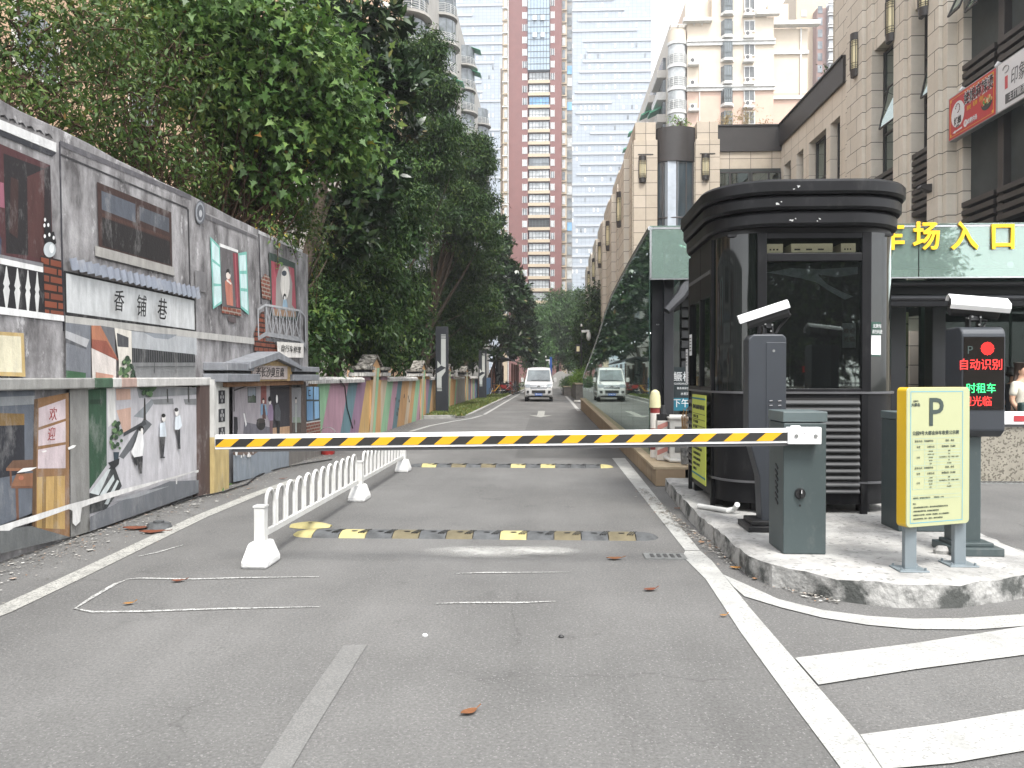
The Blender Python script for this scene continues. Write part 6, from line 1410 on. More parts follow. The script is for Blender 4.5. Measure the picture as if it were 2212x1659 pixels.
for f0, f1, g0, g1 in ((.03, .97, .05, .062), (.03, .97, .938, .95), (.03, .036, .06, .94), (.964, .97, .06, .94)): b.box(xo - .002, xo + .002, sy(f0), sy(f1), sz_(g0), sz_(g1), gold)
for f in (.05, .95):
    for g in (.09, .91): b.disc((xo - .003, sy(f), sz_(g)), (-1, 0, 0), .045, gold, 6)
b.build('gold_border', t)
b = MB(); b.disc((xo - .002, sy(.21), sz_(.52)), (-1, 0, 0), .36, sgw, 28); em = b.build('emblem', t)
b = MB()
for j in range(10): a0, a1 = j * .5, (j + .7) * .5; b.tube([(xo - .006, sy(.21) + .11 * math.cos(a), sz_(.66) + .12 * math.sin(a)) for a in (a0, (a0 + a1) / 2, a1)], .012, M('emblem_ink', C('#55201f')), 4)
b.build('emblem_swirl', em)
sd_ = (0, -1, 0)
text('姥娘', .22, blackp, em, (xo - .006, sy(.21), sz_(.36)), sd_, (0, 0, 1), 'lettering', .9, bold=.008)
text('麻辣烫', .07, blackp, em, (xo - .006, sy(.21), sz_(.24)), sd_, (0, 0, 1), 'lettering', .9)
text('姥娘麻辣烫', .38, sgw, t, (xo - .002, sy(.66), sz_(.74)), sd_, (0, 0, 1), 'lettering', .78, bold=.022)
text('姥娘麻辣烫', .38, blackp, t, (xo - .008, sy(.66), sz_(.74)), sd_, (0, 0, 1), 'lettering', .78, bold=.002)
for k, s in enumerate(('美味', '新鲜', '麻辣')):
    text(s, .14, gold, t, (xo - .004, sy(.46 + k * .135), sz_(.50 + k * .012)), sd_, (0, 0, 1), 'lettering', .8, bold=.003)
text('商圈内场', .16, sgw, t, (xo - .004, sy(.53), sz_(.18)), sd_, (0, 0, 1), 'lettering', .8, bold=.003)
b = MB(); b.disc((xo - .003, sy(.385), sz_(.19)), (-1, 0, 0), .1, sgw, 18); b.build('floor_disc', t); text('1F', .12, sgr, t, (xo - .006, sy(.385), sz_(.19)), sd_, (0, 0, 1), 'lettering')
b = MB(); b.poly([(xo - .003, sy(.09), sz_(.13)), (xo - .003, sy(.16), sz_(.17)), (xo - .003, sy(.16), sz_(.145)), (xo - .003, sy(.31), sz_(.165)), (xo - .003, sy(.31), sz_(.125)), (xo - .003, sy(.16), sz_(.115)), (xo - .003, sy(.16), sz_(.09))], sgw); b.build('arrow', t)
b = MB(); bc = (sy(.83), sz_(.33))
b.poly([(xo - .003, bc[0] + .27 * math.cos(a), bc[1] + .05 + .2 * math.sin(a)) for a in [math.pi + math.pi * k / 10 for k in range(11)]], blackp)
fr = random.Random(2)
for k in range(40):
    a, r_ = fr.uniform(0, 6.28), fr.random() ** .5; m_ = M(('food_green', 'food_red', 'food_cream', 'food_orange')[k % 4], C(('#4f8a3a', '#b5463a', '#d9c9a0', '#cf7f3a')[k % 4], .8)); b.disc((xo - .004 - k * .0002, bc[0] + .25 * r_ * math.cos(a), bc[1] + .08 + .1 * r_ * math.sin(a)), (-1, 0, 0), fr.uniform(.025, .055), m_, 7)
b.build('bowl_picture', t)
ye = 16.2
t = thing('shop_sign', 'long pale grey shop sign with brush lettering, cut by the right picture edge', 'sign', (SXs, (yb + ye) / 2, z0))
b = MB(); b.box(SXs, SXs + .2, ye, yb - .01, z0, z1, alum); b.build('sign_box', t, bevel=.01)
b = MB(); b.box(SXs - .006, SXs, ye + .03, yb - .05, z0 + .03, z1 - .03, sgw); b.build('sign_face', t)
text('印象食家', .46, M('sign_grey_ink', C('#4a4a4c')), t, (SXs - .01, yb - .62, z0 + .68), sd_, (0, 0, 1), 'lettering', .7, align='LEFT', shear=.1)
text('主打靓汤', .2, sgw, t, (SXs - .018, yb - .55, z0 + .24), sd_, (0, 0, 1), 'lettering', .9, align='LEFT')
b = MB(); b.box(SXs - .012, SXs - .008, yb - 2.2, yb - .4, z0 + .12, z0 + .36, M('sign_grey_ink', C('#4a4a4c'))); b.build('dark_strip', t)
b = MB(); b.box(SXs - .012, SXs - .008, yb - .5, yb - .38, z0 + .5, z0 + .82, M('seal_red', C('#b5484c'))); b.build('red_seal', t)
b = MB(); b.tube([(SXs - .014, yb - .42 + .13 * math.cos(a / 10 * 5), z0 + 1.0 + .09 * math.sin(a / 10 * 5)) for a in range(11)], .012, alum, 5); b.build('swirl_mark', t)
# roof plants
for i, (u, v, y, ru, rv, kind, lb) in enumerate(((1470, 268, CY + 1.5, 26, 16, 'lime', 'bushy green plant on the roof above the curved glass corner'), (1568, 262, CY + 2.5, 22, 34, 'straw', 'straw-coloured thin shrub on the flat roof, left of the two'), (1612, 260, CY + 2.5, 22, 36, 'straw', 'taller dry shrub on the roof against the cream apartment house'), (1650, 274, CY + 2.5, 18, 20, 'straw', 'low dry bush by the corner of the roof'), (1765, 165, 36, 20, 30, 'far', 'leafy plant on the roof before the brown tower'), (1735, 215, 37.5, 14, 12, 'far', 'small plant hanging over the roof edge'))):
    q = BP(u, v, y, ru, rv); base = Vector((max(q[0], FX + .8) if i > 3 else q[0], y, 13.2)); q = (base.x,) + q[1:]
    tree('roof_plant', lb, 'plant', base, [q], kind, 80 + i, 'plants on the roof of the stone building', r0=.03, stems=4, nl=14, twigs=26, tm=M('dry_twig', C('#a8926a', .8)) if kind == 'straw' else twig, per=12, dens=6 if kind != 'straw' else 3.2, size=.14 if kind != 'straw' else .11, shape='oval', spread=.16, shell=.15)
# ================================================================ glass canopy over the garage ramp
gside = glassmat('canopy_side_glass', (.075, .13, .105), refl=.16, alpha=.6, wob=.03, wscale=.9, milk=.42)
gfas = glassmat('canopy_front_glass', (.30, .38, .345), refl=.06, alpha=.15, milk=.36)  # diffuse milk stands in for sky brightness in the pane
gfa2 = glassmat('canopy_roof_glass', (.36, .44, .40), refl=.04, alpha=.12, milk=.3)
cst = M('canopy_steel', C('#35363a', .7), rough=.45, var=.12, metal=.15); inox = M('stainless', C('#b9bbbc', .8), rough=.25, metal=.8)
can = thing('glass_canopy', 'green glass canopy over the underground garage ramp, with tall side screen and yellow lettering', 'canopy', (4, 20, 0))
KX, KY = 1.56, 12.5
prof_ = [(12.5, 3.78), (14.8, 3.72), (17.2, 3.62), (19.84, 3.49), (22, 3.25), (24.7, 2.83), (28, 2.42), (31.5, 1.99), (34.8, 1.63), (36.5, 1.4)]
def topz(y):
    for (a, za), (c, zc_) in zip(prof_, prof_[1:]):
        if a <= y <= c: return za + (zc_ - za) * (y - a) / (c - a)
    return prof_[-1][1]
def basez(y): return .27 + (y - 10.9) * .0095
yy = 12.5; i = 0
while yy < 36.4:
    y2 = min(36.5, yy + 2.35); b = MB()
    b.prism([(KX, yy + .008, basez(yy) - .02), (KX, y2 - .008, basez(y2) - .02), (KX, y2 - .008, topz(y2)), (KX, yy + .008, topz(yy))], (.016, 0, 0), gside); g = b.build('side_pane', can)
    b = MB()
    for f, zz in ((.12, topz(yy) - .35), (.12, max(basez(yy) + .5, topz(yy) - 1.6)), (.88, topz(y2) - .35), (.88, max(basez(yy) + .5, topz(y2) - 1.6))):
        b.tube([(KX - .012, yy + (y2 - yy) * f, zz), (KX + .06, yy + (y2 - yy) * f, zz)], .022, inox, 8)
    b.build('spider_bolt', g); yy = y2
b = MB(); b.tube([(KX + .01, y, z + .02) for y, z in prof_], .035, inox, 8); b.build('edge_rail', can, smooth=True)
# screen behind the side panes: posts, rail, dark ramp wall
for y in (12.9, 15.4, 17.9, 20.4, 22.9, 25.4, 28):
    b = MB(); b.box(KX + .28, KX + .42, y - .07, y + .07, 0, topz(y) - .1, cst); b.build('post', can)
b = MB(); b.bar((KX + .2, 13, 2.35), (KX + .2, 24, 2.2), .05, .05, inox); b.build('inner_rail', can)
# front fascia glass
ZF0, ZF1 = 3.02, 3.78
xr = 12.0
x = KX
b_edges = [KX, 3.6, 5.65, 7.75, 9.85, xr]
for a, c in zip(b_edges, b_edges[1:]):
    b = MB(); b.prism([(a + .008, KY, ZF0), (c - .008, KY, ZF0), (c - .008, KY, ZF1), (a + .008, KY, ZF1)], (0, .016, 0), gfas); b.build('fascia_pane', can)
b = MB(); b.bar((KX, KY + .01, ZF1 + .015), (xr, KY + .01, ZF1 + .015), .03, .03, inox); b.bar((KX + .02, KY, ZF0), (KX + .02, KY, ZF1), .03, .03, inox); b.bar((KX, KY + .01, ZF0 - .01), (xr, KY + .01, ZF0 - .01), .025, .02, inox); b.build('fascia_edge', can)
# soffit glass and roof glass
b = MB(); b.prism([(KX + .02, KY + .02, ZF0 + .0), (xr, KY + .02, ZF0), (xr, KY + 1.9, ZF0 + .22), (KX + .5, KY + 1.9, ZF0 + .22)], (0, 0, .014), gfa2); b.build('soffit_pane', can)
for a, c in ((KX, 5), (5, 8.5), (8.5, xr)):
    b = MB(); b.loft([[(a + .01, y, z + .04), (c - .01, y, z + .04), (c - .01, y, z + .055), (a + .01, y, z + .055)] for y, z in prof_[:6]], gfas); b.build('roof_pane', can)
# spider arms behind the fascia
for x in (2.05, 2.6, 4.6, 6.8, 9.05, 9.4):
    for zz in (ZF1 - .22, ZF0 + .28):
        b = MB(); p = Vector((x, KY + .2, zz)); b.tube([p, p + Vector((.22, -.05, -.1))], .02, inox, 6); b.tube([p, p + Vector((-.05, -.16, .05))], .018, inox, 6); b.disc(p + Vector((.22, -.19, -.1)), (0, -1, 0), .05, inox, 14); b.tube([p + Vector((.22, -.18, -.1)), p + Vector((.22, -.05, -.1))], .018, inox, 6); b.build('spider_arm', can)
# steel frame
for z0, z1, y0, y1, x0 in ((3.22, 3.55, 13.0, 13.2, 1.95), (2.82, 2.98, 13.2, 13.38, 3.0), (2.62, 2.78, 13.1, 13.25, 3.0)):
    MB().box(x0, xr, y0, y1, z0, z1, cst).build('cross_beam', can, bevel=.01)
for x0, z in ((5.2, 2.95), (5.2, 2.72)): b = MB(); b.tube([(3.2, 12.75, z), (xr, 12.75, z)], .05, cst, 12); b.build('tube_beam', can, smooth=True)
for x0, x1, y0 in ((1.66, 2.02, 13.0), (5.45, 5.68, 14.2), (6.0, 6.3, 14.4), (6.75, 6.98, 14.4), (9.6, 9.9, 14)):
    MB().box(x0, x1, y0, y0 + .3, 0, 3.25, cst).build('column', can, bevel=.012)
b = MB()
for xx in (3, 5.2, 7.4, 9.6): b.box(xx, xx + .14, 13, 26, 3.1, 3.3, cst)
b.build('roof_beam', can)
b = MB(); b.tube([GY(1440, 672, 12.4), GY(1470, 640, 12.5), GY(1476, 628, 12.55), GY(1490, 610, 12.6)], [.06, .09, .1, .1], cst, 10); b.build('gutter_spout', can, smooth=True)
# slatted screen beside the booth
b = MB()
for k in range(13): b.box(2.2, 3.6, 13.35, 13.42, .95 + k * .17, 1.07 + k * .17, M('slat_grey', C('#4a4b4d', .7), var=.15))
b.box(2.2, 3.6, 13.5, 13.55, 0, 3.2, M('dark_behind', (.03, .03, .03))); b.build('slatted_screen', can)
# dark inside of the ramp
b = MB(); b.box(KX + .5, xr - .5, 29, 29.2, 0, 3.2, inner); b.build('ramp_end_wall', can)
# yellow lettering on the fascia
yel = M('letter_yellow', C('#f0c000', .95), rough=.4, var=.03)
for s, u in (('停', 1850), ('车', 1925), ('场', 2001), ('入', 2083), ('口', 2166)):
    p = GY(u, 514, KY - .02); text(s, .455, yel, can, (p.x, KY - .025, p.z), (1, 0, 0), (0, 0, 1), 'letter', .92, depth=.03, bold=.009)
# ---- stone kerb base under the side screen, wider landing in front
sb = thing('stone_plinth', 'beige stone plinth along the lane under the glass screen, with flat landing slab', 'plinth', (1.55, 18, 0))
sbm = brickmat('plinth_stone', C('#b09a7e', .72), C('#a38c70', .72), C('#5c5040', .6), .6, .9, .008, 'yz', var=.16, offset=0); sbt = M('plinth_top', C('#c4b193', .75), rough=.8, var=.18, scale=5, bump=.15)
b = MB(); L = [10.95, 14, 20, 28, 36.5]
b.loft([[(1.46, y, -.02), (1.86, y, -.02), (1.86, y, basez(y) - .04), (1.46, y, basez(y) - .04)] for y in L], sbm); b.build('plinth_body', sb)
b = MB(); b.loft([[(1.43, y, basez(y) - .04), (1.9, y, basez(y) - .04), (1.9, y, basez(y)), (1.43, y, basez(y))] for y in L], sbt); b.build('coping', sb, bevel=.006)
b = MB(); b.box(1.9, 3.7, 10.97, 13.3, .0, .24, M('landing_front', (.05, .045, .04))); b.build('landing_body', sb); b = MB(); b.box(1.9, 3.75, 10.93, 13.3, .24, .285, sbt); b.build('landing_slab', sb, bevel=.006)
# ---- low granite wall on the right under the shopfront
lw = thing('granite_wall', 'low speckled granite wall behind the island, under the canopy front', 'wall', (7, 11.9, 0))
lwm = M('granite_speckled', C('#a09a8c', .72), rough=.7, var=.15, scale=9, sp=(45, C('#6f695d', .7), .25))
for a, c in ((4.35, 5.6), (5.62, 6.87), (6.89, 8.15), (8.17, 9.4), (9.42, 10.7)): MB().box(a, c, 11.7, 12.0, 0, .8, lwm).build('stone_panel', lw, bevel=.004)
MB().box(4.3, 10.75, 11.66, 12.04, .8, .85, lwm).build('coping', lw, bevel=.006)
t = thing('drain_grate', 'slotted drain grate along the foot of the low granite wall', 'grate', (7, 11.5, 0))
b = MB(); b.box(4.3, 10.7, 11.42, 11.64, -.005, .012, steel); b.build('grate_frame', t)
b = MB()
for k in range(90): b.box(4.4 + k * .07, 4.43 + k * .07, 11.46, 11.6, .012, .016, slotm)
b.build('grate_slot', t)
# glass doors / dark lobby behind the low wall, stone piers seen through
MB().box(7.1, 11.5, 15.6, 15.7, 0, 3.1, inner).build('lobby_wall', can)
for a, c in ((7.05, 8.4), (8.45, 9.9), (9.95, 11.4)):
    MB().box(a, c, 15.0, 15.012, .05, 2.75, glassmat('lobby_glass', (.03, .034, .034), refl=-.03, alpha=.55)).build('lobby_glass', can)
for (a, c) in ((5.0, 5.9), (6.15, 7.0)):
    MB().box(a, c, 15.9, 16.1, 0, 2.75, brickmat('lobby_stone', C('#a69c84', .8), C('#9c927a', .8), C('#3f3a30', .6), .62, .42, .012, 'xz', var=.08, offset=.0)).build('lobby_stone_wall', can)
for x, z in ((5.3, 1.75), (6.35, 1.8)):
    b = MB(); p = Vector((x, 15.2, z))
    for dx, dz in ((.16, .1), (-.12, .12), (.16, -.16), (-.12, -.14)): b.tube([p, p + Vector((dx, -.05, dz))], .016, cst, 6); b.tube([p + Vector((dx, -.09, dz)), p + Vector((dx, -.03, dz))], .03, cst, 8)
    b.build('spider_arm', can)
# ---- small things on the landing
t = thing('striped_bollard', 'red and white banded round bollard with pale yellow cap, beside the screen end', 'bollard', (1.98, 12.0, .285))
rd = M('bollard_red', C('#8f302d', .7), rough=.45, var=.15); wh = M('bollard_white', C('#d9d4cc', .9), rough=.5, var=.12); cy_ = M('cap_yellow', C('#d9d4a8', .75), rough=.6)
bx = GY(1415, 900, 12.1).x
for k, (z0, z1, m_, nm) in enumerate(((.285, .40, wh, 'white_band'), (.40, .72, rd, 'red_band'), (.72, .95, wh, 'white_band'), (.95, 1.03, rd, 'red_band'))): b = MB(); b.cyl((bx, 12.1), .072, z0, z1, m_); b.build(nm, t, smooth=True)
b = MB(); b.tube([(bx, 12.1, 1.03), (bx, 12.1, 1.2), (bx, 12.1, 1.27), (bx, 12.1, 1.3)], [.085, .08, .06, .02], cy_, 18); b.build('cap', t, smooth=True)
t = thing('striped_box', 'short square post with faded red and white slanted stripes beside the air conditioner', 'post', (2.2, 11.7, .285))
b = MB(); p0, p1 = GY(1420, 900, 11.6).x, GY(1448, 900, 11.6).x; b.box(p0, p1, 11.6, 11.8, .285, .86, wh); b.build('box_body', t, bevel=.008)
b = MB()
for z in (.38, .56, .74): P = clip_y([(p0 - .05, z - .04), (p1 + .05, z + .08), (p1 + .05, z + .15), (p0 - .05, z + .03)], p0, p1); b.poly([(a, 11.597, c) for a, c in P], M('faded_red', C('#c98a80', .85), rough=.6, var=.15))
b.build('stripe', t)
b = MB(); b.box(p0 + .01, p1 - .01, 11.62, 11.78, .86, .95, blk2); b.tube([((p0 + p1) / 2, 11.7, .95), ((p0 + p1) / 2, 11.7, 1.08)], [.05, .03], blk2, 8); b.build('lock_box', t)
t = thing('air_conditioner', 'white outdoor air conditioner unit standing on the stone landing behind the booth', 'air conditioner', (2.35, 11.5, .285))
wac = M('ac_white', C('#d3d1cb', .9), rough=.5, var=.14, scale=6)
ax0, ax1 = GY(1447, 930, 11.4).x, GY(1500, 930, 11.4).x
b = MB(); b.box(ax0, ax1 + .15, 11.4, 12.2, .33, .89, wac); b.build('casing', t, bevel=.015); b = MB(); b.box(ax0 - .012, ax1 + .16, 11.38, 12.22, .89, .92, wac); b.build('top_cover', t, bevel=.006)
b = MB()
for k in range(9): b.box(ax0 - .008, ax0, 11.45 + k * .075, 11.46 + k * .075, .4, .85, M('grille_grey', C('#55565a')))
for k in range(7): b.box(ax0 - .008, ax0, 11.44, 12.08, .42 + k * .07, .425 + k * .07, M('grille_grey', C('#55565a')))
b.build('fan_grille', t)
b = MB(); b.box(ax0 + .07, ax0 + .3, 11.394, 11.4, .42, .66, M('ac_panel', C('#6b6b68'))); b.box(ax0 + .07, ax0 + .25, 11.392, 11.4, .74, .79, M('ac_panel', C('#6b6b68'))); b.build('side_handle', t)
b = MB(); b.box(ax0 + .02, ax1, 11.45, 11.5, .285, .33, wac); b.box(ax0 + .02, ax1, 12.05, 12.1, .285, .33, wac); b.build('foot', t)
b = MB(); b.tube([(ax0 - .02, 12.1, .5), (ax0 - .12, 11.9, .36), (ax0 + .02, 11.4, .31), (ax0 + .3, 11.3, .31)], .03, wac, 8); b.build('hose', t, smooth=True)
t = thing('paint_bucket', 'paint-splashed white pot with a wooden broom bundle standing in it, behind the booth', 'pot', (2.25, 11.15, .285)); qx = GY(1479, 950, 11.15).x
b = MB(); b.tube([(qx, 11.15, .285), (qx, 11.15, .52)], [.05, .062], M('splashed_white', C('#c9c9c6', .9), var=.5, scale=20, col2=C('#3a3a3a')), 14); b.build('pot', t, smooth=True)
b = MB()
for k in range(7): b.tube([(qx + (k - 3) * .008, 11.15, .5), (qx + (k - 3) * .014, 11.15 + .02 * (k % 2), .95 + .05 * (k % 3))], .006, M('bamboo', C('#a07a48', .8)), 5)
b.build('broom_stick', t)
t = thing('shop_banner', 'dark teal hanging board of a restaurant on the slatted screen, partly behind the booth', 'sign', (2.6, 13.3, 1.3))
bn = M('banner_dark', C('#1e2b30', .8), rough=.5, var=.1); bt2 = M('banner_teal', C('#1f6f86', .8), rough=.5, var=.12)
q0, q1 = GY(1454, 790, 13.3), GY(1540, 850, 13.3); zt1, zm1, zb1 = GY(1454, 793, 13.3).z, GY(1454, 859, 13.3).z, GY(1454, 887, 13.3).z
MB().box(q0.x, q1.x, 13.28, 13.3, zm1, zt1, bn).build('upper_board', t); MB().box(q0.x, q1.x, 13.276, 13.3, zb1, zm1 - .005, bt2).build('lower_board', t)
wpt = M('banner_white', C('#d9dde0', .9))
zz = lambda v: GY(1454, v, 13.27).z
text('鳜相遇', .17, wpt, t, (GY(1455, 800, 13.27).x, 13.275, zz(815)), (1, 0, 0), (0, 0, 1), 'lettering', .86, align='LEFT'); text('GUIXIANGFENG', .045, wpt, t, (q0.x + .01, 13.275, zz(829)), (1, 0, 0), (0, 0, 1), 'lettering', 1, align='LEFT'); text('鳜鱼锅菜馆', .04, wpt, t, (q0.x + .06, 13.275, zz(839)), (1, 0, 0), (0, 0, 1), 'lettering', 1, align='LEFT'); text('水桩四楼', .05, wpt, t, (q0.x + .12, 13.275, zz(851)), (1, 0, 0), (0, 0, 1), 'lettering', 1, align='LEFT')
text('下午茶', .15, wpt, t, (q0.x - .01, 13.272, zz(872)), (1, 0, 0), (0, 0, 1), 'lettering', .9, align='LEFT')
# ================================================================ buildings beyond
def zf(v, y): return GY(1185, v, y).z
def xf(u, y): return GY(u, 700, y).x
wp_ = glassmat('far_window', (.10, .13, .15), refl=.12, alpha=.9)
wdk = M('window_dark', (.06, .07, .075), rough=.15, var=.5, scale=.4, col2=(.25, .28, .30))
wbl = M('window_blue', C('#6fa3cf', .8), rough=.1, var=.3, scale=.5)
wlt = M('window_pale', C('#9fa5a8', .85), rough=.5, var=.25, scale=.8, col2=C('#d3d6d6', .9))
whf = M('white_frame', C('#d5d5d2', .9), rough=.6)
# ---------- red brick tower
redb_ = M('red_facing', C('#8d605b', .64), rough=.8, var=.1, scale=.6); tan = M('tan_render', C('#c9b79d', .74), rough=.8, var=.08)  # both colours made paler to carry the distance haze
DY = 190; tw = thing('apartment_tower', 'tall red apartment tower with cream balcony bands and a blue glass column at the top', 'building', (-3, DY, 0))
X = lambda u: xf(u, DY)
H0, H1 = 0, 108
b = MB(); b.box(X(1099), X(1140), DY, DY + 18, H0, H1, redb_); b.box(X(1140), X(1188), DY + 1.2, DY + 18, H0, H1, redb_); b.box(X(1188), X(1213), DY, DY + 18, H0, H1, redb_); b.build('wall', tw)
b = MB(); b.box(X(1086), X(1096), DY - .2, DY + 10, H0, H1, tan); b.build('side_frame', tw); b = MB(); b.box(X(1213.5), X(1224), DY + 1.4, DY + 12, H0, H1, tan); b.build('side_frame', tw)
b = MB(); b.box(X(1224), X(1237), DY + 4, DY + 14, H0, H1, M('tower_side', C('#8d8a86', .8), var=.15)); b.build('corner_wing', tw)
b = MB(); b.box(X(1078), X(1088), DY + 14, DY + 24, H0, zf(62, DY + 14), redb_); b.box(X(1069), X(1079), DY + 26, DY + 34, H0, zf(212, DY + 26), redb_); b.box(X(1074), X(1077), DY + 13, DY + 15, H0, zf(145, DY + 13), tan); b.build('rear_wing', tw)
b = MB(); b.box(X(1097), X(1098.6), DY - .4, DY - .1, H0, H1, whf); b.build('rain_pipe', tw)
FH = 2.9; nf = 36; rf = random.Random(6)
def part(nm, parent, boxes, m):
    b = MB()
    for q in boxes: b.box(*q, m)
    return b.build(nm, parent)
for k in range(3, nf):
    z = zf(640, DY) - 17.4 + k * FH + 1.2
    if z > H1 - 3: break
    top_ = z > zf(160, DY)
    m = rf.choice((wlt, wlt, wlt, wlt, wbl if rf.random() < .5 else wlt, wlt, wdk))
    xa, xb = X(1143), X(1186)
    if not top_:
        w = part('balcony_glazing', tw, [(xa, xb, DY + .55, DY + .7, z + .75, z + 2.6)], m if rf.random() > .08 else inner)
        part('mullion', w, [(xa + (xb - xa) * j / 6 - .05, xa + (xb - xa) * j / 6 + .05, DY + .48, DY + .55, z + .75, z + 2.6) for j in range(7)] + [(xa, xb, DY + .48, DY + .55, z + 1.3, z + 1.38)], M('tower_mullion', C('#5c6064', .8)))
        part('balcony_band', tw, [(xa - .3, xb + .3, DY + .1, DY + 1.2, z, z + .72)], tan)
    for (ua, ub, d) in ((1129, 1138, 0), (1190, 1197, 0)):
        w = part('window', tw, [(X(ua), X(ub), DY - .05, DY - .02, z + .7, z + 2.2)], rf.choice((wdk, wlt, wlt)))
        part('frame', w, [(X(ua) - .08, X(ua), DY - .12, DY - .02, z + .6, z + 2.3), (X(ub), X(ub) + .08, DY - .12, DY - .02, z + .6, z + 2.3), ((X(ua) + X(ub)) / 2 - .05, (X(ua) + X(ub)) / 2 + .05, DY - .12, DY - .05, z + .7, z + 2.2)], whf)
    part('corner_window', tw, [(X(1089.5), X(1095.5), DY - .35, DY - .22, z + .5, z + 2.4)], wlt); part('corner_ledge', tw, [(X(1085), X(1097), DY - .6, DY - .25, z + .1, z + .28)], whf if k % 2 else tan)
    part('corner_window', tw, [(X(1214.5), X(1221), DY + 1.2, DY + 1.35, z + .5, z + 2.4)], rf.choice((wdk, wlt))); part('corner_ledge', tw, [(X(1213), X(1224), DY + .9, DY + 1.35, z + .05, z + .25)], tan)
    part('wing_window', tw, [(X(1226), X(1236), DY + 3.85, DY + 3.98, z + .5, z + 2.5)], rf.choice((wdk, wlt, wdk, wbl if rf.random() < .4 else wdk)))
zt2 = zf(152, DY)
cw = part('glass_column', tw, [(X(1140), X(1187), DY - .3, DY + 1.0, zt2, H1)], M('curtain_blue', C('#a6b9c8', .75), rough=.08, var=.15, scale=.3))  # blue paled too, haze put into the colour
part('mullion', cw, [(X(1140) + j * (X(1187) - X(1140)) / 7 - .05, X(1140) + j * (X(1187) - X(1140)) / 7 + .05, DY - .42, DY - .3, zt2, H1) for j in range(8)] + [(X(1140), X(1187), DY - .4, DY - .3, zt2 + j * 1.45, zt2 + j * 1.45 + .08) for j in range(11)], M('tower_mullion', C('#5c6064', .8)))
for (u, v) in ((1155, 38), (1172, 38), (1155, 75), (1172, 75)): part('open_vent', cw, [(xf(u - 4, DY), xf(u + 4, DY), DY - .8, DY - .72, zf(v, DY) - .8, zf(v, DY) + .3)], whf)
# ---------- pale glass tower
GYd = 285
def curtain(name, label, u0, u1, y, zt, seed, bandx):
    t = thing('glass_tower', label, 'building', (xf((u0 + u1) / 2, y), y, 0))
    gm_ = bpy.data.materials.get(name)
    x0, x1 = xf(u0, y), xf(u1, y)
    m = brickmat(name, C('#a9b2bc', .74), C('#b3bcc5', .74), C('#86909b', .74), 1.5, 1.2, .05, 'xz', rough=.12, var=.06, offset=0)  # pale glass, paled further with haze mixed into the colour
    b = MB(); b.box(x0, x1, y, y + 30, 0, zt, m); b.build('curtain_wall', t)
    r = random.Random(seed); k = 0; z = 4.0
    while z < zt:
        xa = x0; xb = x1
        s = r.random()
        if bandx and s < .5: xb = x0 + (x1 - x0) * r.uniform(.45, .95)
        elif bandx: xa = x0 + (x1 - x0) * r.uniform(0, .25)
        part('floor_band', t, [(xa, xb, y - .35, y - .02, z, z + .7)], M('band_white', C('#cfd4d9', .62), rough=.5, var=.04))
        b = MB(); n = 0
        for j in range(int((x1 - x0) / 1.5)):
            if r.random() < .22: q = x0 + j * 1.5 + .25; b.box(q, q + .62, y - .12, y - .03, z + 1.5, z + 2.9, whf if r.random() < .8 else wdk); n += 1
        b.build('vent_row', t) if n else 0
        z += 3.62; k += 1
    return t
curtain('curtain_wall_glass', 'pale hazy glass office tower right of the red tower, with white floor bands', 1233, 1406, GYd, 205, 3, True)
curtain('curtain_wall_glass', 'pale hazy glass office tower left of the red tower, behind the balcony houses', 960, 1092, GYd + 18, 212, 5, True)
# ---------- cream apartment block
CYd = 103; ap = thing('apartment_block', 'cream apartment block with rounded white balconies, white string courses and a red-tiled roof edge', 'building', (20, CYd, 0))
cream_ = M('cream_render', C('#d5c8b6', .82), rough=.85, var=.08, scale=.5); pinkr = M('peach_render', C('#cfb3a2', .82), rough=.85, var=.08, scale=.5)
A_ = lambda a: xf(1334 + a * .24673, CYd)
Zc = lambda p: zf(p * .24673, CYd)
zb = Zc(800)
x0, x1, x2 = A_(605), A_(1360), A_(1700)
b = MB(); b.box(x0, x1, CYd, CYd + 14, zb, Zc(190), cream_); b.box(x0, x1, CYd, CYd + 14, 0, zb, pinkr); b.box(A_(820), x1 - 1, CYd + .05, CYd + 12, Zc(190), Zc(-60), cream_); b.box(A_(600), A_(820), CYd + 1, CYd + 12, Zc(190), Zc(10), cream_); b.build('wall', ap)
b = MB(); b.box(x1 + .02, x2, CYd + 2, CYd + 14, zb, Zc(235), cream_); b.box(x1 + .02, x2, CYd + 2, CYd + 14, 0, zb, pinkr); b.box(A_(1400), A_(1590), CYd + 5, CYd + 14, Zc(150), Zc(-80), cream_); b.build('wing_wall', ap)
for p in (800, 405):
    part('string_course', ap, [(x0 - .1, x1 + .15, CYd - .3, CYd, Zc(p + 24), Zc(p - 2)), (x0 - .1, x1 + .1, CYd - .5, CYd, Zc(p - 4), Zc(p - 20))], whf)
    part('string_course', ap, [(x1 + .2, x2 + .1, CYd + 1.7, CYd + 2, Zc(p + 58), Zc(p + 30))], whf)
part('cornice', ap, [(x0 - .6, A_(815), CYd - .9, CYd, Zc(232), Zc(205))], whf); part('cornice', ap, [(A_(1195), A_(1400), CYd - .9, CYd, Zc(185), Zc(150))], whf); part('cornice', ap, [(x1 - .3, x2 + 1.3, CYd + .9, CYd + 2, Zc(225), Zc(190))], whf)
b = MB(); b.prism([(A_(1385), CYd + 1.2, Zc(190)), (A_(1740), CYd + 1.2, Zc(190)), (A_(1740), CYd + 4.5, Zc(135)), (A_(1385), CYd + 4.5, Zc(135))], (0, 0, .12), M('red_tiles', C('#b5533a', .85), rough=.8, var=.2, scale=4)); b.build('tiled_roof', ap)
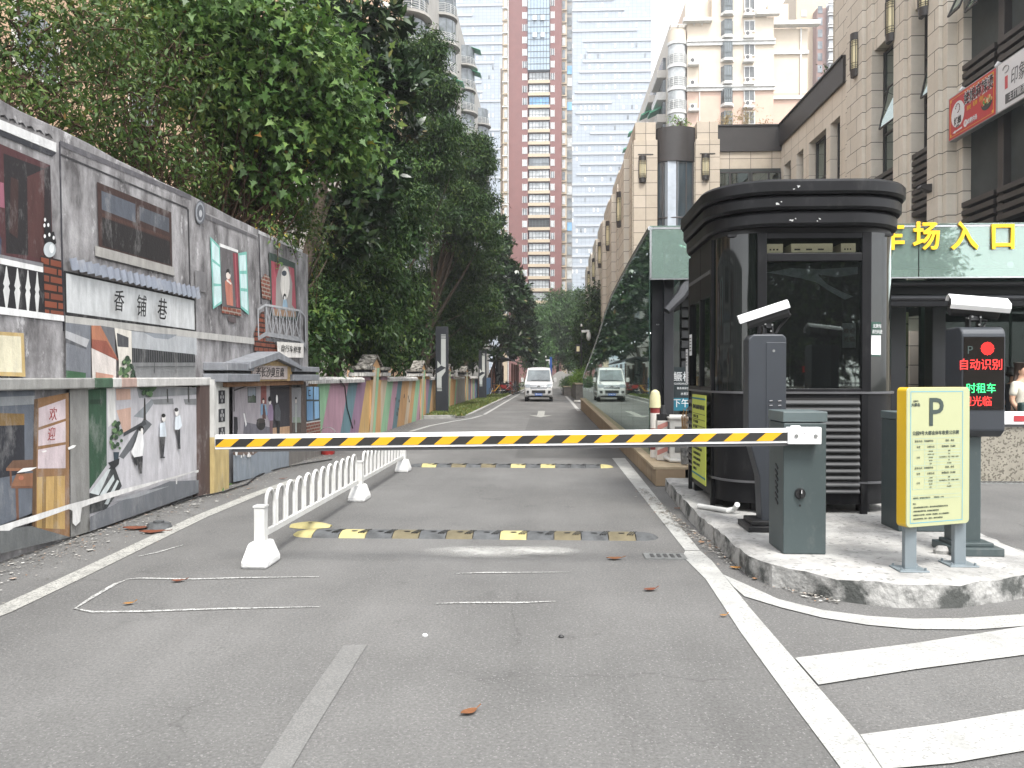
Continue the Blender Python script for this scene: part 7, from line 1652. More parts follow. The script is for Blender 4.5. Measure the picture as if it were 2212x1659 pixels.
b = MB(); b.prism([(A_(500), CYd + 3, Zc(190)), (A_(600), CYd + 3, Zc(190)), (A_(590), CYd + 7, Zc(85)), (A_(530), CYd + 7, Zc(85))], (0, 0, .12), M('red_tiles', C('#b5533a'))); b.build('tiled_roof', ap)
for p0, p1 in ((-60, 0), (10, 150), (220, 350), (410, 550), (615, 750), (815, 940), (1010, 1130), (1220, 1330)):
    xa, xb = A_(900), A_(1005)
    b = MB(); b.prism([(xa, CYd, Zc(p1)), (xa + .35, CYd - .7, Zc(p1)), (xb - .35, CYd - .7, Zc(p1)), (xb, CYd, Zc(p1))], (0, 0, Zc(p0) - Zc(p1)), wdk); w = b.build('bay_window', ap)
    zz_ = (Zc(p0), Zc(p1))
    part('frame', w, [(xa + .33 + j * (xb - xa - .66) / 3 - .06, xa + .33 + j * (xb - xa - .66) / 3 + .06, CYd - .78, CYd - .7, zz_[1], zz_[0]) for j in range(4)] + [(xa + .3, xb - .3, CYd - .78, CYd - .7, zz_[1] + (zz_[0] - zz_[1]) * f, zz_[1] + (zz_[0] - zz_[1]) * f + .1) for f in (0, .3, .95)], M('bay_frame', C('#6d7576', .8)))
    b = MB(); b.prism([(xa - .1, CYd, Zc(p1) - .35), (xa + .3, CYd - .85, Zc(p1) - .35), (xb - .3, CYd - .85, Zc(p1) - .35), (xb + .1, CYd, Zc(p1) - .35)], (0, 0, .35), whf); b.build('sill', w)
for p0, p1 in ((25, 120), (225, 305), (420, 515), (620, 710), (815, 910), (1010, 1110)):
    xa, xb = A_(1108), A_(1184); w = part('window', ap, [(xa, xb, CYd - .08, CYd - .03, Zc(p1), Zc(p0))], wdk)
    part('frame', w, [(xa - .15, xa, CYd - .14, CYd - .03, Zc(p1) - .15, Zc(p0) + .15), (xb, xb + .15, CYd - .14, CYd - .03, Zc(p1) - .15, Zc(p0) + .15), (xa, xb, CYd - .14, CYd - .03, Zc(p0), Zc(p0) + .15), (xa, xb, CYd - .14, CYd - .03, Zc(p1) - .15, Zc(p1)), ((xa + xb) / 2 - .06, (xa + xb) / 2 + .06, CYd - .14, CYd - .08, Zc(p1), Zc(p0))], whf)
    part('security_bars', w, [(xa + j * (xb - xa) / 7 - .02, xa + j * (xb - xa) / 7 + .02, CYd - .22, CYd - .18, Zc(p1), Zc(p0)) for j in range(8)], M('bars_grey', C('#9a9a98', .8)))
def acunit(x, y, z, label):
    t = thing('air_conditioner', label, 'air conditioner', (x, y, z), 'air conditioners on the cream apartment block')
    part('casing', t, [(x - .42, x + .42, y - .7, y - .35, z, z + .62)], wac); b = MB(); b.disc((x - .1, y - .71, z + .31), (0, -1, 0), .25, M('fan_dark', (.08, .08, .08)), 14); b.build('fan_grille', t)
    part('ledge', t, [(x - .6, x + .75, y - .85, y, z - .28, z - .02)], whf); return t
names = ('topmost', 'second from the top', 'third from the top', 'fourth from the top', 'fifth from the top')
for i, p in enumerate((170, 365, 570, 765, 965)): acunit(A_(1128), CYd, Zc(p), 'air conditioner under small windows of cream block, ' + names[i])
for i, p in enumerate((588, 780, 985)): acunit(A_(650), CYd, Zc(p), ('upper', 'middle', 'lowest')[i] + ' air conditioner beside the rounded balconies of the cream block')
b = MB(); b.tube([(A_(1637), CYd + 1.85, Zc(235)), (A_(1637), CYd + 1.85, Zc(840))], .11, whf, 8); b.build('rain_pipe', ap)
b = MB(); b.tube([(A_(712), CYd - .12, Zc(590)), (A_(712), CYd - .12, Zc(1080))], .06, whf, 6); b.build('rain_pipe', ap)
# rounded balconies
bc, br_ = A_(522), (A_(605) - A_(440)) / 2
lat = M('balcony_rail', C('#c9c9c6', .9), rough=.5)
def arc(r, n=10, cx=bc, cy=CYd + .6): return [(cx - r * math.cos(math.pi * k / n), cy - r * math.sin(math.pi * k / n)) for k in range(n + 1)]
def curve(nm, parent, r, z0, z1, m, cx=bc, cy=CYd + .6): b = MB(); b.loft([[(x, y, z) for x, y in arc(r, 10, cx, cy)] for z in (z0, z1)], m, cap=False, closed=False); b.poly([(x, y, z1) for x, y in arc(r, 10, cx, cy)], m); b.poly([(x, y, z0) for x, y in arc(r, 10, cx, cy)][::-1], m); return b.build(nm, parent, smooth=True)
curve('parapet', ap, br_, Zc(385), Zc(290), cream_)
for p in (400, 600, 800, 1000):
    curve('balcony_glazing', ap, br_ * .93, Zc(p + 190), Zc(p + 15), wlt); curve('balcony_slab', ap, br_ * 1.05, Zc(p + 12), Zc(p - 12), whf); g_ = curve('balcony_rail', ap, br_ * 1.02, Zc(p + 188), Zc(p + 180), lat)
    b = MB()
    for z in range(6): b.tube([(x, y, Zc(p + 185 - z * 17)) for x, y in arc(br_ * 1.02)], .045, lat, 5, cap=False)
    for x, y in arc(br_ * 1.02, 6): b.bar((x, y, Zc(p + 188)), (x, y, Zc(p + 98)), .06, .06, lat)
    b.build('rail_bars', g_)
part('balcony_slab', ap, [(bc - br_, bc + br_, CYd - .4, CYd + 2, Zc(1210), Zc(1190))], whf)
b = MB()
for k in range(5): b.bar((A_(450) + k * 1.0, CYd - .6, Zc(255)), (A_(480) + k * 1.0, CYd + 2.5, Zc(205)), .12, .12, lat)
for k in range(3): b.bar((A_(440) + k * .5, CYd - .6 + k * 1.4, Zc(255 - k * 24)), (A_(590) + k * .3, CYd - .6 + k * 1.4, Zc(255 - k * 24)), .1, .1, lat)
b.build('pergola', ap)
# lane-side flank of the cream block, receding, with green awnings
fl_ = M('flank_render', C('#c4bdb2', .85), rough=.85, var=.14); awn = M('awning_green', C('#3f9a74', .85), rough=.6, var=.2)
xw = A_(440)
b = MB(); b.box(xw + .3, xw + 6, CYd + 1, CYd + 62, 0, Zc(215), fl_); b.build('flank_wall', ap)
rq = random.Random(14)
for j in range(6):
    for p in (400, 600, 800, 1000):
        yq = CYd + 4 + j * 9.5
        part('flank_balcony', ap, [(xw - .9, xw + .3, yq, yq + 5.5, Zc(p + 195), Zc(p + 125))], M('balcony_pale', C('#bdb9b2', .85), var=.1) if rq.random() < .6 else lat)
        part('flank_window', ap, [(xw - .1, xw + .28, yq + .2, yq + 5.3, Zc(p + 122), Zc(p + 10))], wdk)
        if rq.random() < .55:
            b = MB(); q = yq + rq.uniform(0, 2.5); b.prism([(xw - .1, q, Zc(p + 10)), (xw - 1.6, q, Zc(p + 60)), (xw - 1.6, q, Zc(p + 75)), (xw - .1, q, Zc(p + 28))], (0, 2.6, 0), awn if rq.random() < .75 else M('awning_grey', C('#55585a', .8))); b.build('awning', ap)
# ---------- brown tower behind
BYd = 205; br = thing('apartment_tower', 'brown apartment tower with pale window bands behind the cream block', 'building', (xf(1790, BYd), BYd, 0))
brn = M('brown_facing', C('#8c6f66', .85), rough=.8, var=.08); brn2 = M('grey_brown', C('#7d7576', .85), rough=.8, var=.08); crm2 = M('cream_top', C('#c9b69c', .88), rough=.8, var=.06)
part('wall', br, [(xf(1762, BYd), xf(1783, BYd), BYd, BYd + 14, 0, zf(30, BYd))], brn); part('wall', br, [(xf(1783, BYd), xf(1808, BYd), BYd - 1, BYd + 13, 0, zf(28, BYd))], brn2); part('wall', br, [(xf(1808, BYd), xf(1817, BYd), BYd + 2, BYd + 14, 0, zf(20, BYd))], crm2)
part('upper_wall', br, [(xf(1726, BYd), xf(1800, BYd), BYd + 3, BYd + 16, zf(200, BYd), zf(-40, BYd))], crm2)
for k in range(14):
    v = 52 + k * 25.2 - 25
    w = part('window', br, [(xf(1785, BYd), xf(1799, BYd), BYd - 1.15, BYd - 1.02, zf(v + 15, BYd), zf(v, BYd))], wlt)
    part('sill', w, [(xf(1782, BYd), xf(1806, BYd), BYd - 1.7, BYd - 1.02, zf(v + 18, BYd), zf(v + 16, BYd)), (xf(1782, BYd), xf(1806, BYd), BYd - 1.7, BYd - 1.02, zf(v - 2, BYd), zf(v - 4, BYd))], whf)
    part('recess', br, [(xf(1764, BYd), xf(1774, BYd), BYd - .1, BYd - .02, zf(v + 14, BYd), zf(v - 2, BYd))], wdk); part('side_window', br, [(xf(1810, BYd), xf(1815, BYd), BYd + 1.85, BYd + 1.98, zf(v + 12, BYd), zf(v, BYd))], wlt)
for u, v in ((1736, 22), (1790, 10)): part('top_window', br, [(xf(u, BYd), xf(u + 12, BYd), BYd + 2.85, BYd + 2.98, zf(v + 14, BYd), zf(v, BYd))], wlt)
# ---------- balcony houses behind the trees on the left
LX = -11.2
lb = thing('apartment_block', 'apartment row with stacked round balconies, mostly hidden behind the evergreens', 'building', (LX, 90, 0))
peach = M('peach_wall', C('#cfae90', .85), rough=.85, var=.12, scale=.6); gryr = M('grey_wall_old', C('#a5a29c', .8), rough=.85, var=.2, scale=.8)
part('wall', lb, [(LX - 12, LX, 44, 150, 0, 46)], gryr); part('peach_wall', lb, [(LX - .02, LX + .25, 44, 60, 0, 46)], peach)
def arcx(cx, cy, r, n=10): return [(cx + r * math.sin(math.pi * k / n), cy - r * math.cos(math.pi * k / n)) for k in range(n + 1)]
rz = random.Random(3)
for j, yc in enumerate((63, 83, 104, 128)):
    for k in range(14):
        z = 3 + k * 2.95
        if z > 44: break
        if math.hypot(0, 0) == 0 and (813 - (z - 1.5) * F / yc) > 760: continue
        def cv(nm, r, z0, z1, m, par=lb):
            b = MB(); P = arcx(LX, yc, r); b.loft([[(x, y, q) for x, y in P] for q in (z0, z1)], m, cap=False, closed=False); b.poly([(x, y, z1) for x, y in P], m); b.poly([(x, y, z0) for x, y in P][::-1], m); return b.build(nm, par, smooth=True)
        cv('balcony_slab', 2.0 if k % 2 else 1.75, z, z + .22, gryr); w = cv('balcony_glazing', 1.5, z + .22, z + 2.7, wdk)
        b = MB()
        for q in range(6): b.tube([(x, y, z + .3 + q * .18) for x, y in arcx(LX, yc, 1.66)], .025, lat, 4, cap=False)
        for x, y in arcx(LX, yc, 1.66, 8): b.bar((x, y, z + .2), (x, y, z + 1.25), .04, .04, lat)
        b.build('rail_bars', w)
        b = MB()
        for x, y in arcx(LX, yc, 1.52, 6): b.bar((x, y, z + .22), (x, y, z + 2.7), .07, .07, M('bay_frame', C('#6d7576')))
        b.build('window_post', w)
        if rz.random() < .3: b = MB(); b.prism([(LX + .9, yc - .9, z + 2.75), (LX + 2.4, yc - .9, z + 2.2), (LX + 2.4, yc + .9, z + 2.2), (LX + .9, yc + .9, z + 2.75)], (0, 0, .05), awn); b.build('awning', lb)
for yc in (53, 73, 94, 117):
    for k in range(3, 15): part('window', lb, [(LX + (.26 if yc < 60 else .02), LX + (.3 if yc < 60 else .06), yc - 1.2, yc + 1.2, 3.6 + k * 2.95, 5.2 + k * 2.95)], wdk)
l2 = thing('apartment_block', 'peach-walled house glimpsed through the shrubs above the painted wall', 'building', (-15, 24, 0))
part('wall', l2, [(-26, -14.5, 6, 43, 0, 24)], peach)
for yc in (10, 16, 22, 28, 34):
    for k in range(2, 7):
        w = part('window', l2, [(-14.48, -14.42, yc - .9, yc + .9, 1 + k * 3, 2.7 + k * 3)], wdk); part('frame', w, [(-14.48, -14.36, yc - 1, yc - .9, .9 + k * 3, 2.8 + k * 3), (-14.48, -14.36, yc + .9, yc + 1, .9 + k * 3, 2.8 + k * 3), (-14.48, -14.34, yc - 1, yc + 1, .85 + k * 3, 1 + k * 3)], whf)
# distant land and blocks close the view sideways
for i, (x, y, w, h, lbx) in enumerate(((46, 150, 26, 60, 'plain beige tower block far off to the right, hidden behind the stone building'),)):
    pass
# street wall and trees on the far side of the street behind the viewpoint: they show in the glass
t = thing('street_wall', 'pale wall with iron fence across the street, showing only in the glass', 'wall', (2, -17, 0))
part('wall', t, [(-16, 20, -17.2, -17, 0, 1.1)], gryr)
b = MB()
for k in range(90): b.box(-16 + k * .4, -15.97 + k * .4, -17.12, -17.08, 1.1, 2.0, blk2)
b.box(-16, 20, -17.13, -17.07, 1.85, 1.9, blk2); b.box(-16, 20, -17.13, -17.07, 1.2, 1.25, blk2); b.build('iron_fence', t)
for i, (x, y, r) in enumerate(((-9, -21, 4.2), (-2, -20.5, 4.4), (4.6, -21, 4.5), (11, -20, 4.2), (17.5, -20, 4.0))):
    tree('street_tree', 'dense tree across the street behind the viewpoint, showing only in the glass', 'tree', (x, y, 0), [(x, y, 5.2, r, 2.6, 3.2), (x + 1, y + .4, 8.6, r * .85, 2.4, 2.6), (x - 1, y, 3.0, r * .8, 2.2, 1.6)], 'camphor', 90 + i, 'trees across the street', r0=.2, per=14, dens=5, size=.42, shape='diamond', spread=.4, shell=.35)
# ================================================================ white van coming down the lane
vp = M('van_white', C('#dcdcdb', .74), rough=.25, var=.03, coat=.5); vbk = M('van_black', (.015, .015, .016), rough=.45); vgl = M('van_glass', (.05, .06, .065), rough=.04, spec=.9, var=.4, scale=1.2, col2=(.16, .19, .2)); chrome = M('van_chrome', C('#c4c6c8', .85), rough=.15, metal=.9); tyre = M('tyre_rubber', (.02, .02, .02), rough=.85); hl = M('headlamp_glass', C('#7d868c', .7), rough=.1, var=.5, scale=9, spec=.8); pblue = M('plate_blue', C('#2a55a0', .85), rough=.4)
VX, VY = GZ(1163.5, 868).x, GZ(1163.5, 868).y
van = thing('white_van', 'white minibus van with chrome grille driving towards the camera in the lane', 'van', (VX, VY, 0))
def vw(z):  # half width by height
    return .84 if z < .95 else .84 - .12 * ((z - .95) / 1.05) ** 1.2
ST = [(0.0, .42, .70, .90), (.05, .34, .84, .95), (.14, .28, 1.0, .985), (.30, .26, 1.12, 1.0), (.42, .26, 1.18, 1.0), (.75, .26, 1.60, 1.0), (1.05, .26, 1.90, 1.0), (1.25, .26, 1.98, 1.0), (2.2, .26, 2.03, 1.0), (4.4, .26, 2.02, 1.0), (4.7, .28, 1.95, .99), (4.8, .4, 1.8, .96)]
def vring(s, zb, zt, k):
    o = []; n = 9
    for i in range(n + 1):
        z = zb + (zt - zb) * i / n; w = vw(z) * k
        if zt > 1.5 and i >= n - 1: w *= .93 if i == n else .985
        o.append((w, z))
    c = .04 if zt > 1.3 else .015
    pts = [(VX + w, VY + s, z) for w, z in o] + [(VX + q * o[-1][0] * .5, VY + s - (0.03 if s < .3 else 0), zt + c) for q in (1, -1)] + [(VX - w, VY + s, z) for w, z in o[::-1]]
    return pts
b = MB(); b.loft([vring(*q) for q in ST], vp); vb = b.build('body', van, smooth=True, angle=50)
def st_at(z):  # front station for a height on the nose or windscreen
    for (s0, _, z0, k0), (s1, _, z1, k1) in zip(ST, ST[1:]):
        if z0 <= z <= z1: f = (z - z0) / (z1 - z0); return s0 + (s1 - s0) * f, k0 + (k1 - k0) * f
    return 0, .9
def nose(zlo, zhi, fx0, fx1, m, nm, parent=van, out=.012, n=5, bow=.05):
    b = MB(); rows = []
    for i in range(n + 1):
        z = zlo + (zhi - zlo) * i / n; s, k = st_at(z) if z > .7 else (0 if z > .42 else (.42 - z) * .5, .9)
        rows.append([(VX + f * vw(z) * k, VY + s - out - bow * (1 - abs(f) ** 3) * (.0 if z > 1.1 else .3), z + (.02 if z > 1.15 else 0)) for f in [fx0 + (fx1 - fx0) * j / 8 for j in range(9)]])
    b.loft(rows, m, cap=False, closed=False); return b.build(nm, parent, smooth=True)
ws = nose(1.2, 1.86, -.86, .86, vgl, 'windscreen', out=.03)
b = MB(); s, k = st_at(1.22)
for q in (-.45, .1): b.bar((VX + q, VY + s - .06, 1.24), (VX + q + .5, VY + s - .03, 1.3), .02, .02, vbk)
b.build('wiper', ws)
g = nose(.76, 1.0, -.62, .62, vbk, 'grille', out=.035)
for z in (.80, .885, .965): nose(z, z + .018, -.6, .6, chrome, 'grille_bar', g, .055, 2)
b = MB(); b.disc((VX, VY - .02, .9), (0, -1, 0), .085, chrome, 16); b.build('badge', g)
for sgn in (-1, 1):
    h_ = nose(.84, 1.03, sgn * .62, sgn * .97, hl, 'headlight', out=.03)
    nose(.52, .66, sgn * .74, sgn * .94, vbk, 'fog_lamp_recess', out=.04)
    b = MB(); b.box(VX + sgn * .9, VX + sgn * 1.06, VY + .55, VY + .65, 1.15, 1.42, vp); mr = b.build('mirror', van, bevel=.03, seg=3); b = MB(); b.bar((VX + sgn * .8, VY + .62, 1.2), (VX + sgn * .95, VY + .6, 1.22), .05, .05, vbk); b.build('mirror_arm', mr)
    for yy in (.9, 3.6):
        b = MB(); b.tube([(VX + sgn * .63, VY + yy, .31), (VX + sgn * .83, VY + yy, .31)], .31, tyre, 24); w = b.build('wheel', van, smooth=True, angle=40); b = MB(); b.disc((VX + sgn * .835, VY + yy, .31), (sgn, 0, 0), .19, chrome, 16); b.build('rim', w)
    for (ya, yb) in ((1.05, 1.9), (2.0, 3.3), (3.4, 4.5)):
        b = MB(); b.poly([(VX + sgn * (vw(z) + .006), VY + y, z) for y, z in ((ya, 1.22), (yb, 1.22), (yb, 1.78), (ya + (.25 if ya < 1.5 else 0), 1.78))], vgl); b.build('side_window', van)
nose(.52, .68, -.52, .52, vbk, 'air_intake', out=.03)
nose(.26, .36, -.85, .85, vbk, 'lower_valance', out=-.02)
b = MB(); b.box(VX - .22, VX + .22, VY - .05, VY - .035, .37, .51, pblue); pl = b.build('number_plate', van)
text('湘A 001AE', .105, M('plate_white', C('#e5e8ee')), pl, (VX, VY - .052, .44), (1, 0, 0), (0, 0, 1), 'lettering', .78)
# ================================================================ bicycle shed and bikes
shed = thing('bicycle_shed', 'open timber bicycle shed with dark curved roof beside the lane, behind the totem lamps', 'shed', (-3.9, 66, 0))
wood = M('shed_timber', C('#6b3d2a', .7), rough=.8, var=.3, streak=4); roofm = M('shed_roof', C('#3a3d42', .7), rough=.6, var=.2)
for y in (62, 66, 70, 74):
    for x in (-4.3, -2.9): MB().box(x, x + .14, y, y + .14, .1, 2.5, wood).build('post', shed)
b = MB(); A = [(-4.7 + 2.3 * k / 8, 2.45 + .5 * math.sin(math.pi * (.15 + .8 * k / 8))) for k in range(9)]
b.loft([[(x, y, z) for x, z in A] + [(x, y, z + .06) for x, z in A[::-1]] for y in (61, 76)], roofm); b.build('roof', shed, smooth=True, angle=30)
MB().box(-4.45, -4.35, 61.5, 75.5, .1, 2.2, M('shed_back', C('#4a2c22', .7), var=.4, scale=3, streak=3)).build('back_wall', shed)
def bike(x, y, label, col, ang=0.3, moto=False):
    t = thing('scooter' if moto else 'bicycle', label, 'scooter' if moto else 'bicycle', (x, y, .1)); m = M('bike_' + col, C(col, .8), rough=.4)
    c, s = math.cos(ang), math.sin(ang)
    def P(l, z, w=0): return (x + l * c - w * s, y + l * s + w * c, .1 + z)
    for l in (-.55, .55):
        b = MB(); b.tube([P(l + .3 * math.cos(a / 16 * 6.2832), .31 + .3 * math.sin(a / 16 * 6.2832)) for a in range(17)], .045 if moto else .025, tyre, 6, cap=False); w = b.build('wheel', t); b = MB()
        for a in range(6): b.tube([P(l, .31), P(l + .28 * math.cos(a), .31 + .28 * math.sin(a))], .006, chrome, 4)
        b.build('spoke', w)
    b = MB(); b.tube([P(-.55, .31), P(-.1, .33), P(.42, .75), P(.55, .31)], .03, m, 6); b.tube([P(-.1, .33), P(-.22, .78), P(.4, .72)], .025, m, 6)
    if moto: b.bar(P(-.5, .62), P(.0, .6), .26, .28, m); b.bar(P(.0, .4), P(.3, .38), .26, .06, m); b.bar(P(.3, .38), P(.45, .95), .3, .06, m)
    b.build('frame', t)
    b = MB(); b.bar(P(-.42, .86), P(-.05, .84), .2, .08, vbk); b.build('saddle', t); b = MB(); b.tube([P(.4, 1.0, -.3), P(.44, 1.03), P(.4, 1.0, .3)], .018, vbk, 6); b.tube([P(.42, .75), P(.44, 1.03)], .018, chrome, 6); b.build('handlebar', t)
    return t
bike(-3.3, 61.5, 'red scooter parked at the near end of the bicycle shed', '#8c2a26', .5, True); bike(-3.2, 60.4, 'dark bicycle leaning at the kerb before the bicycle shed', '#2a2c30', .2); bike(-3.7, 63.5, 'black scooter inside the bicycle shed', '#232428', .6, True); bike(-3.1, 64.8, 'grey scooter parked deeper in the bicycle shed, by its timber post', '#5a5c60', .4, True); bike(-3.9, 59.2, 'yellow bicycle half in shade before the shed', '#b5852a', 1.0)
# ================================================================ camera lamp posts down the lane
def cctv_pole(x, y, z0, h, label):
    t = thing('camera_pole', label, 'camera pole', (x, y, z0), 'slim camera poles at the end of the lane')
    b = MB(); b.tube([(x, y, z0), (x, y, z0 + h)], [.05, .035], blk2, 8); b.build('pole', t); b = MB(); b.tube([(x, y, z0 + h), (x, y, z0 + h + .18)], [.07, .05], whf, 10); b.build('top_cap', t)
    b = MB(); b.bar((x, y, z0 + h - .35), (x + .55, y, z0 + h - .32), .12, .16, whf); b.build('arm', t)
    b = MB(); b.tube([(x + .5, y, z0 + h - .4), (x + .5, y, z0 + h - .6), (x + .5, y, z0 + h - .85), (x + .5, y, z0 + h - 1.0)], [.1, .16, .15, .05], whf, 12); b.build('dome_camera', t, smooth=True)
    b = MB(); b.box(x - .42, x - .05, y - .06, y + .06, z0 + h - 1.9, z0 + h - 1.25, blk2); lt = b.build('lantern_frame', t); b = MB(); b.box(x - .34, x - .14, y - .07, y + .07, z0 + h - 1.75, z0 + h - 1.4, lampy); b.build('lamp_shade', lt)
p = GY(1256, 800, 56); cctv_pole(p.x, 56, .9, GY(1256, 705, 56).z - .9, 'tall slim black camera pole with dome camera and lantern, above the planter')
p = GY(1179, 800, 98); cctv_pole(p.x, 98, 0, GY(1179, 772, 98).z, 'far short camera pole showing above the white van')
t = thing('street_sign', 'narrow blue sign post behind the white van', 'sign', (GY(1190, 800, 92).x, 92, 0)); x = GY(1190, 800, 92).x
b = MB(); b.box(x - .14, x + .14, 92, 92.08, 1.2, GY(1190, 771, 92).z, pblue); b.build('sign_panel', t); b = MB(); b.box(x - .14, x + .14, 92.01, 92.09, 0, 1.2, whf); b.build('post', t)
# coiled hose by the plinth
t = thing('hose_coil', 'small grey coiled hose lying by the end of the stone plinth', 'hose', GZ(1250, 870)); p = GZ(1250, 870)
b = MB(); b.tube([(p.x + .25 * math.cos(a * .7), p.y + .3 * math.sin(a * .7), .04 + a * .006) for a in range(20)], .03, wac, 6); b.build('coil', t)
# ================================================================ people by the shopfront
def body(t, joints, edges, m, name, sub=1):
    me = bpy.data.meshes.new(name); off = t.location
    me.from_pydata([tuple(Vector(p) - off) for p, _ in joints], edges, []); o = bpy.data.objects.new(name, me); COL.objects.link(o); o.parent = t
    sk = o.modifiers.new('skin', 'SKIN'); sk.use_smooth_shade = True
    for i, (p, r) in enumerate(joints): me.skin_vertices[0].data[i].radius = r if isinstance(r, tuple) else (r, r)
    me.skin_vertices[0].data[0].use_root = True
    if sub: s = o.modifiers.new('sub', 'SUBSURF'); s.levels = sub; s.render_levels = sub
    me.materials.append(m); return o
skin_ = M('skin', C('#c79d82', .85), rough=.55, var=.05); hair = M('hair_dark', (.018, .014, .012), rough=.5, var=.3, scale=30); hairb = M('hair_brown', (.04, .025, .018), rough=.5, var=.3, scale=30)
tee_d = M('shirt_black', (.02, .02, .022), rough=.8); tee_w = M('blouse_white', C('#d8d3c4', .9), rough=.8, var=.06, scale=6); jean = M('trousers_dark', (.03, .035, .045), rough=.8); strapm = M('strap_teal', C('#27403d', .8), rough=.6); maskm = M('mask_blue', C('#7fa9c4', .9), rough=.7)
def person(x, y, h, yaw, label, top, hairm, long_hair=False, mask=False, arms=0.0, extra=None):
    t = thing('person', label, 'person', (x, y, 0)); c, s = math.cos(yaw), math.sin(yaw); k = h / 1.7
    def P(r, f, z): return (x + (r * c - f * s) * k, y + (r * s + f * c) * k, z * k)     # r right, f forward
    hips = .95
    J = [(P(0, 0, hips), (.15 * k, .11 * k)), (P(0, 0, 1.2), (.135 * k, .1 * k)), (P(0, .0, 1.4), (.15 * k, .1 * k)), (P(0, .01, 1.5), (.055 * k, .055 * k)),
         (P(.18, 0, 1.4), .058 * k), (P(.24, -.02, 1.14), .042 * k), (P(.22, .14 + arms, .93), .032 * k), (P(-.18, 0, 1.4), .058 * k), (P(-.24, -.02, 1.14), .042 * k), (P(-.22, .14 + arms, .93), .032 * k),
         (P(.09, 0, .9), .085 * k), (P(.1, .01, .5), .06 * k), (P(.1, -.02, .09), .045 * k), (P(.1, .12, .04), .04 * k), (P(-.09, 0, .9), .085 * k), (P(-.1, .01, .5), .06 * k), (P(-.1, -.02, .09), .045 * k), (P(-.1, .12, .04), .04 * k)]
    E = [(0, 1), (1, 2), (2, 3), (2, 4), (4, 5), (5, 6), (2, 7), (7, 8), (8, 9), (0, 10), (10, 11), (11, 12), (12, 13), (0, 14), (14, 15), (15, 16), (16, 17)]
    head = len(J); J += [(P(0, .02, 1.565), (.07 * k, .075 * k)), (P(0, .02, 1.64), (.078 * k, .095 * k)), (P(0, .01, 1.7), (.05 * k, .06 * k)), (P(0, .112, 1.605), .014 * k)]
    E += [(3, head), (head, head + 1), (head + 1, head + 2), (head, head + 3)]
    bd = body(t, J, E, skin_, 'body')
    for sgn in (-1, 1):   # ears, eyes, hands with five fingers
        b = MB(); b.disc(P(sgn * .078, .01, 1.61), (c * sgn, s * sgn, 0), .03 * k, skin_, 10, rx=.018 * k); b.build('ear', t)
        b = MB(); b.disc(P(sgn * .032, .102, 1.625), (-s, c, .1), .009 * k, hair, 8, rx=.016 * k); b.build('eye', t)
        w = Vector(P(sgn * .22, .14 + arms, .93)); hd = [(w, .026 * k)]; d = Vector(P(sgn * .22, .22 + arms, .87)) - w; sd2 = Vector((c, s, 0))
        hd.append((w + d * .9, (.036 * k, .018 * k))); he = [(0, 1)]
        for q in range(4): a0 = len(hd); bse = w + d * 1.0 + sd2 * (.024 * (q - 1.5)) * k; hd += [(bse + d * .35, .010 * k), (bse + d * (.75 + .12 * (1 - abs(q - 1.5) / 1.5)) + Vector((0, 0, -.018 * k)), .008 * k)]; he += [(1, a0), (a0, a0 + 1)]
        a0 = len(hd); hd += [(w + d * .5 - sd2 * sgn * .045 * k, .011 * k), (w + d * 1.0 - sd2 * sgn * .055 * k, .008 * k)]; he += [(0, a0), (a0, a0 + 1)]
        body(t, hd, he, skin_, 'hand', 1)
    G = [(P(0, 0, .88), (.165 * k, .122 * k)), (P(0, 0, 1.2), (.15 * k, .115 * k)), (P(0, 0, 1.405), (.165 * k, .112 * k)), (P(0, 0, 1.46), (.08 * k, .07 * k)), (P(.18, 0, 1.405), .07 * k), (P(.23, -.015, 1.2), .062 * k), (P(-.18, 0, 1.405), .07 * k), (P(-.23, -.015, 1.2), .062 * k)]
    body(t, G, [(0, 1), (1, 2), (2, 3), (2, 4), (4, 5), (2, 6), (6, 7)], top, 'shirt')
    T = [(P(0, 0, .93), (.16 * k, .12 * k)), (P(.095, 0, .85), .095 * k), (P(.1, .01, .5), .075 * k), (P(.1, -.02, .14), .062 * k), (P(-.095, 0, .85), .095 * k), (P(-.1, .01, .5), .075 * k), (P(-.1, -.02, .14), .062 * k)]
    body(t, T, [(0, 1), (1, 2), (2, 3), (0, 4), (4, 5), (5, 6)], jean, 'trousers')
    Hh = [(P(0, -.005, 1.665), (.09 * k, .098 * k)), (P(0, .0, 1.72), (.065 * k, .075 * k))] + ([(P(0, -.06, 1.56), (.095 * k, .05 * k)), (P(.06, -.07, 1.42), (.07 * k, .04 * k)), (P(.1, -.05, 1.33), (.05 * k, .035 * k))] if long_hair else [(P(0, -.05, 1.6), (.075 * k, .04 * k))])
    body(t, Hh, [(i, i + 1) for i in range(1)] + ([(0, 2), (2, 3), (3, 4)] if long_hair else [(0, 2)]), hairm, 'hair')
    if mask: body(t, [(P(0, .09, 1.565), (.05 * k, .03 * k)), (P(0, .095, 1.6), (.055 * k, .028 * k))], [(0, 1)], maskm, 'face_mask')
    if extra: extra(t, P)
    return t
def strap(t, P):
    b = MB(); b.tube([P(-.2, -.02, 1.47), P(-.12, .125, 1.38), P(.02, .15, 1.2), P(.15, .12, 1.0)], .028, strapm, 8); b.tube([P(-.2, -.02, 1.47), P(-.1, -.13, 1.35), P(.05, -.14, 1.15), P(.15, .0, 1.0)], .028, strapm, 8); b.build('shoulder_strap', t)
    b = MB(); b.bar(P(.0, .18, 1.02), P(.3, .14, 1.02), .1, .2, strapm); b.build('shoulder_bag', t, bevel=.03)
person(GY(2190, 820, 14.3).x, 14.3, 1.60, R(-80), 'man in black with a blue face mask, standing before the dark shopfront', tee_d, hair, mask=True, arms=.08)
